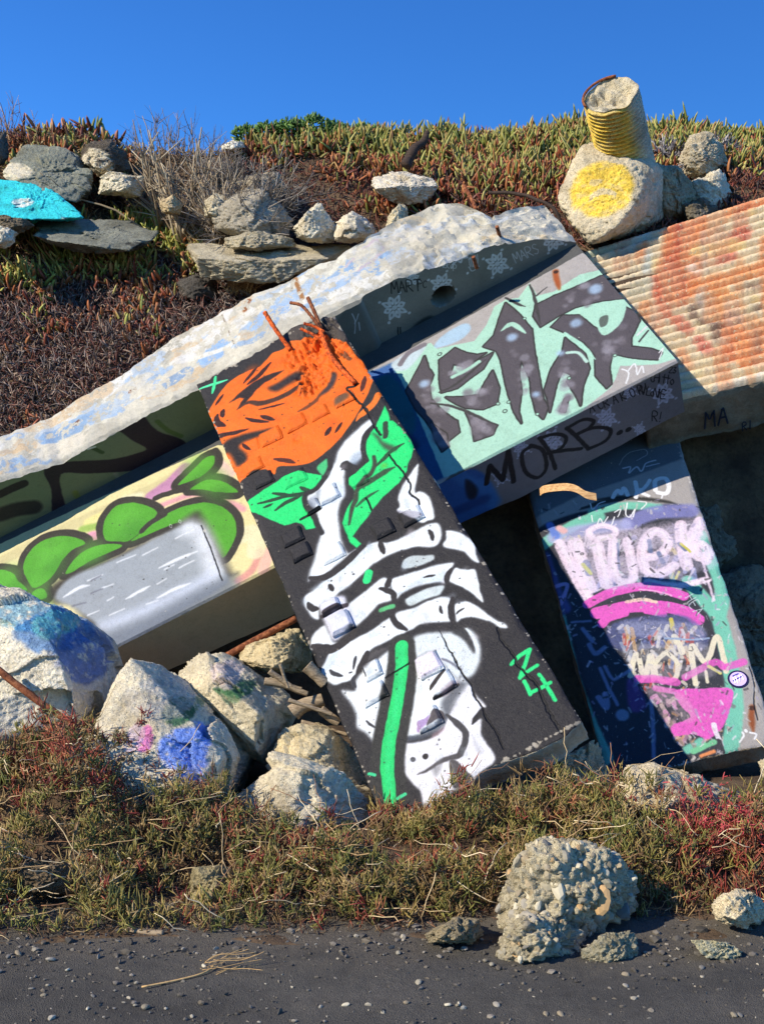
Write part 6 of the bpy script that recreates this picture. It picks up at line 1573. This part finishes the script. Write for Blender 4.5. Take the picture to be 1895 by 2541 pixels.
rod("steel_rod", "rusty rod poking out in front of the blue-topped boulder at the left edge", "rod", [at(-30, 1640, 5.45), at(60, 1712, 5.42), at(130, 1762, 5.4), at(190, 1800, 5.38)], .018, RUST, wobble=.01)
rod("bent_rebar", "bent rusty rebar between the beam's top and the disc-painted boulder", "rod", [at(1212, 478, 8.7), at(1290, 482, 8.6), at(1340, 498, 8.5), at(1375, 520, 8.45), at(1390, 550, 8.45)], .015, DARKWOOD, wobble=.01)
rod("steel_rod", "thin rusty rod sloping through the dead plants above the beam", "rod", [at(1152, 462, 9.2), at(1170, 495, 9.1), at(1180, 520, 9.0)], .018, RUST)
rod("burnt_branch", "charred broken branch standing in the ice plant on the ridge", "branch", [at(1006, 412, 9.9), at(1020, 385, 9.95), at(1045, 350, 10.0), at(1062, 322, 10.0)], .055, DARKWOOD, wobble=.03, taper=.45)
dw = [([(656, 1688), (700, 1698), (748, 1714)], .026, "thick pale driftwood piece beside the tan boulder"), ([(668, 1664), (712, 1698), (764, 1722)], .018, "grey driftwood stick below the tan boulder"), ([(728, 1768), (760, 1748), (800, 1734)], .046, "chunky driftwood block against the rose slab's left edge"),
      ([(748, 1792), (800, 1806), (862, 1824)], .015, "flat driftwood lath below the driftwood pile"), ([(762, 1652), (782, 1672), (806, 1696)], .040, "stubby driftwood block touching the rose slab"), ([(796, 1762), (815, 1776), (842, 1792)], .027, "short light driftwood stub at the slab's edge"), ([(694, 1650), (703, 1676), (715, 1706)], .010, "thin dry stick crossing the driftwood pile"), ([(716, 1736), (770, 1754), (826, 1774)], .013, "narrow weathered stick under the driftwood block")]
for k, (pp, r, lb) in enumerate(dw):
    rod("driftwood", lb, "driftwood", [at(x, y, 6.05 - .03 * k) for x, y in pp], r, DRIFT, "driftwood pieces left of the rose slab", wobble=.008, taper=.85, sides=5)
rod("driftwood", "pale weathered stick lying where the plants meet the asphalt", "driftwood", [at(308, 2306, 4.20), at(350, 2312, 4.18), at(405, 2316, 4.16)], .012, DRIFT, wobble=.004)
# dry weed stalk with a bushy end lying on the asphalt
wd = [(np.array([at(352, 2455, 3.68), at(430, 2440, 3.73), at(500, 2422, 3.78), at(530, 2405, 3.83)]) + [0, 0, .008], .0035)]
for k in range(13):
    s_ = at(rng.uniform(490, 540), rng.uniform(2395, 2425), 3.80) + [0, 0, .01]
    wd.append((np.linspace(s_, s_ + np.array([rng.uniform(.0, .2), rng.uniform(-.03, .12), rng.uniform(-.008, .02)]), 4) + rng.normal(0, .006, (4, 3)), .0012))
o = link("dry_weed", tubes_mesh("dry_weed", [(catmull(p, False, 4), r) for p, r in wd], 4, True, [lin((196, 160, 108))] * len(wd)), TWIG); tag(o, "dry uprooted weed stalk lying on the asphalt", "weed")

# gravel: the largest pebbles are things, the rest is strewn grit
peb = []
for k in range(44):
    x, y = rng.uniform(-1.4, 1.45), rng.uniform(3.48, 4.02)
    peb.append((x, y, rng.uniform(.006, .014)))
for k, (x, y, r_p) in enumerate(peb):
    o = bpy.data.objects.new("pebble", stone_meshes[[3, 7, 8, 1, 5, 9, 8][k % 7]]); COL.objects.link(o)
    o.location = (x, y, r_p * .45); o.scale = (r_p * rng.uniform(.9, 1.3), r_p * .9, r_p * .7); o.rotation_euler = (rng.uniform(-.3, .3), rng.uniform(-.3, .3), rng.uniform(0, 6.28))
    tag(o, "small pale pebble lying loose on the dark asphalt", "pebble", "loose pebbles on the asphalt")
def scatter_stones(name, n, xr, yr, rr, cols, zf=None, seed=1):
    g = np.random.default_rng(seed)
    U, F = ico(1)
    Vs, Fs, Cs = [], [], []
    x = g.uniform(*xr, n); y = g.uniform(*yr, n)
    r = np.clip(g.lognormal(math.log(rr), .5, n), rr * .4, rr * 3.2)
    for k in range(n):
        R = np.array(Matrix.Rotation(g.uniform(0, 6.28), 3, g.normal(size=3).tolist()))
        V = (U * (1 + .3 * g.normal(size=(len(U), 1)) * .6)) * np.array([1.2, 1, .65]) * r[k]
        V[:, :2] = V[:, :2] @ R[:2, :2].T
        z = 0 if zf is None else zf[k] if hasattr(zf, '__len__') else zf(x[k], y[k])
        Vs.append(V + [x[k], y[k], z + r[k] * .35]); Fs.append(F + k * len(U)); Cs.append(np.repeat((lin(cols[int(g.integers(len(cols)))]) * g.uniform(.7, 1.2))[None], len(U), 0))
    o = link(name, mesh_from(name, np.concatenate(Vs), np.concatenate(Fs), False, col=np.concatenate(Cs)), STONE)
    return o
GC = [(104, 98, 90), (90, 85, 78), (128, 120, 108), (76, 72, 66), (84, 79, 72), (150, 142, 126), (100, 92, 80)]
o = scatter_stones("gravel", 2400, (-2.3, 2.4), (3.2, 4.25), .0042, GC, seed=3); tag(o, "fine gravel and grit strewn over the asphalt", "gravel", kind="stuff")
o = scatter_stones("rubble_grit", 700, (-2.3, 2.4), (3.93, 4.3), .0065, GC, lambda x, y: float(terrain(np.array([x]), np.array([y]))[0]) * .9 if y > 4.1 else 0, seed=4); tag(o, "loose stones and crumbs along the asphalt's edge", "gravel", kind="stuff")

# ================================================================== PLANTS
def blades(name, P, D, L, R, col, tipcol, bend=None, rings=3):
    """finger-shaped leaves: three-sided, curved and tapering; colours run from root to tip"""
    n = len(P)
    D = D / np.linalg.norm(D, axis=1)[:, None]
    ref = rng.normal(size=(n, 3)); X = np.cross(D, ref); X /= np.linalg.norm(X, axis=1)[:, None] + 1e-9; Yd = np.cross(D, X)
    if bend is None: bend = rng.uniform(-.25, .25, n)
    prof = np.array([.75, 1.0, .8, .45])[:rings] if rings == 4 else (np.array([.8, 1.0, .62]) if rings == 3 else np.array([.9, .8]))
    ts = np.linspace(0, .82, rings) if rings > 2 else np.array([0, .55])
    V = np.zeros((n, rings * 3 + 1, 3)); C = np.zeros((n, rings * 3 + 1, 3))
    for r in range(rings):
        ctr = P + D * (L * ts[r])[:, None] + X * (bend * L * ts[r] ** 2)[:, None]
        for k in range(3):
            a_ = k * 2.0944
            V[:, r * 3 + k] = ctr + (R * prof[r])[:, None] * (math.cos(a_) * X + math.sin(a_) * Yd)
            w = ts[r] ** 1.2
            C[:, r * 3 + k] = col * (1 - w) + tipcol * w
    V[:, -1] = P + D * L[:, None] + X * (bend * L)[:, None]; C[:, -1] = tipcol
    m = rings * 3 + 1
    tri = []
    for r in range(rings - 1):
        for k in range(3):
            a_, b_ = r * 3 + k, r * 3 + (k + 1) % 3
            tri += [[a_, b_, b_ + 3], [a_, b_ + 3, a_ + 3]]
    for k in range(3): tri.append([(rings - 1) * 3 + k, (rings - 1) * 3 + (k + 1) % 3, m - 1])
    tri = np.array(tri)
    F = (tri[None] + (np.arange(n) * m)[:, None, None]).reshape(-1, 3)
    return mesh_from(name, V.reshape(-1, 3), F, True, col=C.reshape(-1, 3))

def pick(pal, n, w=None):
    pal = np.array([lin(c) for c in pal]); w = np.array(w, float) if w is not None else np.ones(len(pal)); w /= w.sum()
    c = pal[rng.choice(len(pal), n, p=w)]
    return c * rng.uniform(.75, 1.2, (n, 1))

def hill_points(n, pxr, pyr, lo=8.1, hi=11.1):
    """random rooting points on the bank, over the stretch that the picture shows between these photo limits"""
    xr = ((pxr[0] - CX) / FOC * 9.5 - .3, (pxr[1] - CX) / FOC * 11 + .3)
    x = rng.uniform(min(xr), max(xr), n); y = rng.uniform(lo, hi, n)
    P = np.stack([x, y, terrain(x, y)], 1)
    q = to_px(P)
    k = (q[:, 0] > pxr[0]) & (q[:, 0] < pxr[1]) & (q[:, 1] > pyr[0]) & (q[:, 1] < pyr[1])
    return P[k], q[k]

GREENS = [(122, 124, 58), (138, 134, 70), (102, 110, 50), (150, 140, 78)]
REDS = [(150, 88, 50), (132, 68, 42), (162, 106, 64), (104, 50, 38)]
DEADS = [(84, 62, 52), (104, 78, 64), (66, 50, 46), (128, 104, 86), (92, 84, 80)]
def ice_plant(name, label, pxr, pyr, dens, green, Lm=.12, hmat=.10, tuft=5, bright=1.0):
    """green(q) gives the share of living green at photo place q; roots in tufts, dead curls underneath"""
    P, q = hill_points(int(dens), pxr, pyr)
    hole_ = fbm(P * 2.6 + 4, 4, 103, .6)                     # bare and dead patches between the clumps
    k_ = rng.uniform(0, 1, len(P)) < sstep(-.30, .06, hole_); P, q = P[k_], q[k_]
    g = np.clip(green(q) + .45 * fbm(P * 1.6, 3, 101), 0, 1)
    # living tufts
    P1 = np.repeat(P, tuft, 0); g1 = np.repeat(g, tuft)
    n = len(P1)
    P1 = P1 + rng.normal(0, .045, (n, 3)) * [1, 1, .5] + [0, 0, hmat * .4]
    live = rng.uniform(0, 1, n) < np.clip(-.12 + 1.25 * g1, 0, 1)
    P1, g1 = P1[live], g1[live]; n = len(P1)
    D = rng.normal(0, .5, (n, 3)) + [0, -.40, .95]
    u = np.repeat(rng.uniform(0, 1, len(P)), tuft)[live][:, None]
    ca_, cb_ = np.repeat(pick(GREENS, len(P)), tuft, 0)[live], np.repeat(pick(REDS, len(P)), tuft, 0)[live]
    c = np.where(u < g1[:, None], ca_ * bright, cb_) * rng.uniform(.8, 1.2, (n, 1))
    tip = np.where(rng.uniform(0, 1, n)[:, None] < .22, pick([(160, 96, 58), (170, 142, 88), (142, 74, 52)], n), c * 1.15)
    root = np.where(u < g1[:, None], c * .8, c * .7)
    L = np.clip(rng.normal(Lm, Lm * .25, n), .04, .3) * (.6 + .55 * g1) * np.repeat(rng.uniform(.65, 1.3, len(P)), tuft)[live]; R = rng.uniform(.0125, .0195, n) * (Lm / .12)
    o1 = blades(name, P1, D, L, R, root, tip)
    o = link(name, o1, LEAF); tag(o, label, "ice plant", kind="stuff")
    return P, g

def dead_mat(name, label, pxr, pyr, n, pal=DEADS, up=.03, Lr=(.03, .09), keep=None):
    P, q = hill_points(n, pxr, pyr)
    if keep is not None:
        k = rng.uniform(0, 1, len(P)) < keep(q); P = P[k]
    n = len(P)
    P = P + np.stack([rng.normal(0, .03, n), rng.normal(0, .03, n), rng.uniform(0, up, n)], 1)
    D = rng.normal(0, 1, (n, 3)) + [0, -.5, .5]
    c = pick(pal, n)
    L = rng.uniform(*Lr, n) * 1.35; R = rng.uniform(.004, .0085, n)
    o = link(name, blades(name, P, D, L, R, c * .8, c * 1.15, rng.uniform(-.7, .7, n), 2), LEAF); tag(o, label, "dead plants", kind="stuff")

# bank, right of the dry shrub: olive above, orange and red below
def g_right(q):
    base = 1 - sstep(300, 500, q[:, 1] + 0 * q[:, 0])
    warm = sstep(1050, 650, q[:, 0]) * .55
    return np.clip(base * 1.25 + .34 - warm - .25 * sstep(1650, 1895, q[:, 0]), 0, 1)
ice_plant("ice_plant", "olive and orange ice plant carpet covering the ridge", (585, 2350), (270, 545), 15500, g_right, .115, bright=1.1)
dead_mat("dead_ice_plant", "dark red-brown dead ice plant below the living carpet on the ridge", (560, 2350), (330, 620), 36000, [(86, 44, 36), (110, 58, 44), (64, 40, 36), (134, 84, 62), (80, 66, 60)], .06, keep=lambda q: sstep(330, 470, q[:, 1]) * .9 + .1)
# bank, left of the beam
def g_left(q):
    return np.clip(1.25 - sstep(640, 800, q[:, 1] + .10 * q[:, 0]) * 1.2 + .15 * np.sin(q[:, 0] * .021), 0, 1)
ice_plant("ice_plant", "yellow-green ice plant draped over the bank below the flat grey slab", (-450, 600), (560, 1130), 13500, g_left, .115, bright=1.45)
dead_mat("dead_ice_plant", "brown and grey dead ice plant hanging down the left bank", (-450, 640), (590, 1180), 66000, [(104, 66, 56), (86, 56, 48), (84, 74, 70), (124, 112, 106), (158, 136, 118), (60, 50, 48), (118, 74, 60)], .05, keep=lambda q: sstep(590, 700, q[:, 1]))
ice_plant("ice_plant", "straggly reddish ice plant on the ridge at the upper left", (-450, 330), (300, 540), 4200, lambda q: np.full(len(q), .25), .15)
dead_mat("dead_ice_plant", "dry brown plant litter between the upper left rocks", (-60, 620), (300, 640), 14000, [(120, 92, 66), (150, 122, 88), (90, 68, 52), (170, 146, 110)], .05)

def stems(base, n, h, spread, lean=(0, 0, 0), sub=3, r=.006, wob=.05, seed=0):
    g = np.random.default_rng(seed); out = []
    for k in range(n):
        b0 = np.asarray(base) + g.normal(0, .05 * h + .03, 3) * [1, .6, .2]
        d = unit(g.normal(0, spread, 3) * [1, .8, .35] + [0, 0, 1.0] + np.asarray(lean)); H = h * g.uniform(.45, 1.1)
        t_ = np.linspace(0, 1, 7)[:, None]
        side = g.normal(0, 1, 3); side -= d * (side @ d)
        P = b0 + d * H * t_ + side * (wob * H) * (t_ ** 2) + np.cumsum(g.normal(0, .012 * H, (7, 3)), 0)
        rr = r * g.uniform(.6, 1.2)
        out.append((P, np.linspace(rr, rr * .35, 7)))
        for q_ in range(sub):
            i0 = int(g.integers(2, 6)); d2 = unit(d + g.normal(0, .55, 3)); l2 = H * g.uniform(.15, .4)
            out.append((P[i0] + d2 * l2 * np.linspace(0, 1, 4)[:, None] + np.cumsum(g.normal(0, .02 * l2, (4, 3)), 0), np.linspace(rr * .5, rr * .2, 4)))
    return out

def shrub(name, label, items, pal, group=None):
    root = empty(name, items[0][0][0]); tag(root, label, "dry shrub", group)
    half = [it for it in items if np.max(it[1]) > .0045]; rest = [it for it in items if np.max(it[1]) <= .0045]
    pc = lambda m: [lin(pal[int(rng.integers(len(pal)))]) * rng.uniform(.75, 1.15) for _ in range(m)]
    for nm, its in (("stems", half), ("twigs", rest)):
        if its:
            c = link(nm, tubes_mesh(nm, its, 4, True, pc(len(its))), TWIG, root); c["kind"] = "stuff"
STRAW = [(166, 150, 124), (186, 170, 142), (142, 124, 100), (124, 106, 86)]; GREYT = [(140, 130, 118), (118, 108, 98), (160, 150, 138), (98, 88, 80)]
hb = lambda x, y, k=0.: at(x, y, on_hill(x, y) + k)
shrub("dry_shrub", "tall straw-coloured dry shrub with bare stems left of the twig-covered rocks", stems(hb(410, 570, -.15), 32, .8, .45, (-.12, 0, 0), 4, .015, .14, 1) + stems(hb(470, 600, -.2), 40, .9, .38, (0, 0, 0), 4, .015, .12, 2) + stems(hb(545, 640, -.2), 44, .8, .5, (.1, 0, 0), 4, .012, .1, 3), STRAW)
shrub("dry_shrub", "grey tangle of dead twigs over the rocks in the middle of the bank", stems(hb(600, 600, -.35), 110, .6, .9, (0, -.35, -.15), 5, .0085, .3, 4) + stems(hb(660, 540, -.35), 90, .5, 1.0, (0, -.35, -.2), 5, .0085, .3, 5) + stems(hb(560, 470, -.1), 120, .4, .8, (0, -.2, 0), 5, .007, .3, 6), GREYT)
shrub("dry_shrub", "wispy dark dry stalks standing against the sky on the ridge", stems(hb(370, 420), 16, .55, .3, (0, 0, 0), 6, .005, .2, 7) + stems(hb(450, 400), 18, .45, .35, (0, 0, 0), 6, .005, .2, 8) + stems(hb(520, 390), 12, .35, .4, (0, 0, 0), 6, .004, .2, 9), [(120, 104, 92), (150, 132, 112), (96, 84, 76)])
shrub("dry_shrub", "brown curled dry weeds on the ridge at the upper left", stems(hb(110, 380), 50, .32, .8, (0, 0, 0), 4, .0055, .4, 10) + stems(hb(20, 370), 20, .5, .4, (0, 0, 0), 4, .005, .2, 11) + stems(hb(180, 385), 36, .26, .9, (0, 0, 0), 4, .0055, .4, 12), [(110, 80, 60), (150, 116, 84), (84, 58, 46), (186, 158, 122)])
shrub("dry_shrub", "dry tan grass tufts hanging behind the beam's left half", stems(hb(600, 730, -.1), 120, .32, .7, (0, -.2, .2), 1, .004, .2, 13) + stems(hb(520, 640, -.1), 90, .3, .6, (0, -.1, .2), 1, .004, .2, 14) + stems(hb(640, 680, -.1), 60, .3, .7, (0, -.1, .2), 1, .004, .2, 15), [(190, 158, 108), (164, 130, 88), (206, 180, 134), (130, 100, 70)])
shrub("dry_shrub", "grey dead succulent clump beside the ribbed stump", stems(hb(1650, 395, -.35), 120, .16, 1.1, (0, -.2, 0), 2, .011, .5, 16) + stems(hb(1790, 385, -.35), 150, .18, 1.1, (0, -.2, 0), 2, .011, .5, 17) + stems(hb(1725, 420, -.45), 80, .15, 1.1, (0, -.2, 0), 2, .011, .5, 18), [(120, 116, 118), (150, 146, 146), (90, 86, 90), (170, 164, 160)])

# green bush on the skyline
bush = empty("green_bush", hb(740, 345)); tag(bush, "low bright green bush on the skyline behind the ice plant", "bush")
cl, cd, cc_ = [], [], []
for (x, y, r, m) in ((610, 338, .10, 200), (670, 335, .13, 360), (725, 330, .15, 420), (785, 326, .17, 480), (835, 336, .13, 300), (900, 332, .08, 160), (935, 332, .07, 120)):
    c0 = at(x, y, 11.0)
    q = rng.normal(0, 1, (m, 3)); q /= np.linalg.norm(q, axis=1)[:, None]
    p = c0 + q * (r * rng.uniform(.55, 1.1, m) ** .6)[:, None] * [1.15, 1, .75]
    cl.append(p); cd.append(q + rng.normal(0, .6, (m, 3)) + [0, 0, .5]); cc_.append(pick([(62, 96, 36), (80, 112, 46), (48, 78, 32), (96, 124, 56)], m))
p, d_, c_ = np.concatenate(cl), np.concatenate(cd), np.concatenate(cc_)
crown = link("crown", blades("crown", p, d_, rng.uniform(.03, .075, len(p)), rng.uniform(.008, .016, len(p)), c_ * .8, c_ * 1.2), LEAF, bush); crown["kind"] = "stuff"
link("stem", tubes_mesh("stem", [(p_, r_) for p_, r_ in stems(at(740, 350, 11.0) - [0, 0, .25], 14, .4, .5, (0, 0, 0), 1, .01, .1, 30)], 5, True, [lin((90, 72, 54))] * 28), TWIG, bush)

# foreground: low succulent scrub, layered from litter to tips
def fore_cover(x, y):
    """height of the plant layer"""
    P = np.stack([x, y, x * 0], 1)
    edge = 4.14 + .10 * fbm(P * [2.2, 0, 0] + 3, 3, 111) + np.interp(x, [-1.6, -.6, 0, .3, .55, .75, 1.7], [-.05, -.02, 0, .04, .10, .16, .10])
    h = sstep(0, .28, y - edge) * (1 - sstep(5.25, 5.6, y))
    h = h * np.interp(x, [-1.9, -1.35, -.95, -.5, .15, .66, 1.0, 1.8], [.30, .30, .20, .15, .13, .25, .20, .22])
    return h * np.clip(1.0 + 2.3 * fbm(P * 3.6, 4, 112, .6), .06, 2.3)
def clear_of(x, y):
    gone = np.zeros(len(x), bool)
    for (x0, x1, y0, y1) in BASES[-16:]:
        gone |= (x > x0 + .03) & (x < x1 - .03) & (y > y0 - .10) & (y < y1)
    for (x0, x1, y0, y1) in ((-.78, -.62, 4.30, 4.62), (-1.48, -1.22, 4.22, 4.50)): gone |= (x > x0) & (x < x1) & (y > y0) & (y < y1) & (rng.uniform(0, 1, len(x)) < .95)
    return ~gone
# tufts: each grows from one crown and keeps one colour
nt = 9600
x = rng.uniform(-2.7, 2.8, nt); y = rng.uniform(4.05, 5.6, nt)
H = fore_cover(x, y)
k = (H > .02) & (rng.uniform(0, 1, nt) < np.clip(H * 8, .1, 1)) & clear_of(x, y)
x, y, H = x[k], y[k], H[k]; nt = len(x)
cr = np.stack([x, y, np.maximum(terrain(x, y), 0) + H * rng.uniform(.1, .85, nt)], 1)
patch = fbm(cr * 2.1 + 9, 3, 113) + .35 * fbm(cr * 6, 2, 114)
u = rng.uniform(0, 1, nt)[:, None]; redp = (sstep(0, .45, patch) * .55 + .08)[:, None]
tc_ = np.where(u < redp, pick([(138, 62, 48), (154, 82, 58), (122, 52, 44), (150, 98, 68)], nt), np.where(u < redp + .30, pick([(140, 114, 74), (122, 96, 62), (160, 136, 90)], nt), pick([(120, 116, 58), (136, 126, 66), (102, 104, 52), (146, 126, 70)], nt)))
m_ = 10
P = np.repeat(cr, m_, 0); n = len(P); P = P + rng.normal(0, .014, (n, 3))
D = rng.normal(0, .55, (n, 3)) + [0, -.2, .9]
c = np.repeat(tc_, m_, 0) * rng.uniform(.75, 1.3, (n, 1))
L = rng.uniform(.026, .07, n) * np.repeat(rng.uniform(.6, 1.35, nt), m_); R = rng.uniform(.0024, .0046, n)
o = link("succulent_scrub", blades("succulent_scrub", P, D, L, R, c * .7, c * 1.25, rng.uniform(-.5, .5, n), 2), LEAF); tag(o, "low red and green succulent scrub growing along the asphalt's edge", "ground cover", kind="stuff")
print("scrub leaves", n)
# dead litter under the tufts
nl = 23000
x = rng.uniform(-2.7, 2.8, nl); y = rng.uniform(4.02, 5.6, nl); H = fore_cover(x, y)
k = (H > .008) & clear_of(x, y); x, y, H = x[k], y[k], H[k]; n = len(x)
P = np.stack([x, y, np.maximum(terrain(x, y), 0) + H * rng.uniform(0, .55, n)], 1); c = pick([(112, 88, 62), (92, 70, 50), (138, 112, 80), (74, 56, 44), (108, 70, 52)], n)
o = link("plant_litter", blades("plant_litter", P, rng.normal(0, 1, (n, 3)) + [0, -.3, .25], rng.uniform(.02, .06, n), rng.uniform(.0014, .0028, n), c * .85, c * 1.1, rng.uniform(-.6, .6, n), 2), LEAF); tag(o, "brown dead litter under the scrub at the asphalt's edge", "dead plants", kind="stuff")
# dry runners and stalks lying through it
its = []
for k in range(750):
    xx, yy = rng.uniform(-1.8, 1.95), rng.uniform(4.1, 5.2)
    hh = float(fore_cover(np.array([xx]), np.array([yy]))[0])
    if hh < .02: continue
    b0 = np.array([xx, yy, max(0, float(terrain(np.array([xx]), np.array([yy]))[0])) + hh * rng.uniform(.2, 1.0)])
    d = unit(rng.normal(0, 1, 3) * [1, .5, .35] + [0, 0, .15]); ln = rng.uniform(.05, .26)
    its.append((b0 + d * ln * np.linspace(0, 1, 6)[:, None] + np.cumsum(rng.normal(0, .008, (6, 3)), 0), rng.uniform(.0010, .0022)))
o = link("dry_runners", tubes_mesh("dry_runners", its, 4, True, [lin([(206, 180, 136), (176, 146, 104), (226, 206, 168), (150, 110, 80)][k % 4]) for k in range(len(its))]), TWIG); tag(o, "dry tan runners and stalks tangled through the scrub", "dry stalks", kind="stuff")
# pink-tipped sprigs at the right
its = stems(at(1780, 2060, 4.9) - [0, 0, .1], 70, .28, .7, (-.1, -.1, 0), 3, .0028, .3, 21)
sc = empty("pink_sprig_clump", its[0][0][0]); tag(sc, "clump of thin pink-red sprigs beside the pale boulder at lower right", "plant")
cs = link("stems", tubes_mesh("stems", its, 4, True, [lin([(186, 130, 106), (196, 160, 120), (170, 96, 84)][k % 3]) for k in range(len(its))]), TWIG, sc); cs["kind"] = "stuff"
ends = np.array([it[0][-1] for it in its]); m = len(ends) * 3
pe = np.repeat(ends, 3, 0) + rng.normal(0, .012, (m, 3)); ce = pick([(186, 70, 74), (200, 92, 92), (160, 60, 60)], m)
cs = link("leaves", blades("leaves", pe, rng.normal(0, .6, (m, 3)) + [0, -.2, .6], rng.uniform(.02, .045, m), rng.uniform(.0022, .004, m), ce * .8, ce * 1.2), LEAF, sc); cs["kind"] = "stuff"

print("TRIS", sum(sum(len(p.vertices) - 2 for p in me_.polygons) for me_ in bpy.data.meshes))
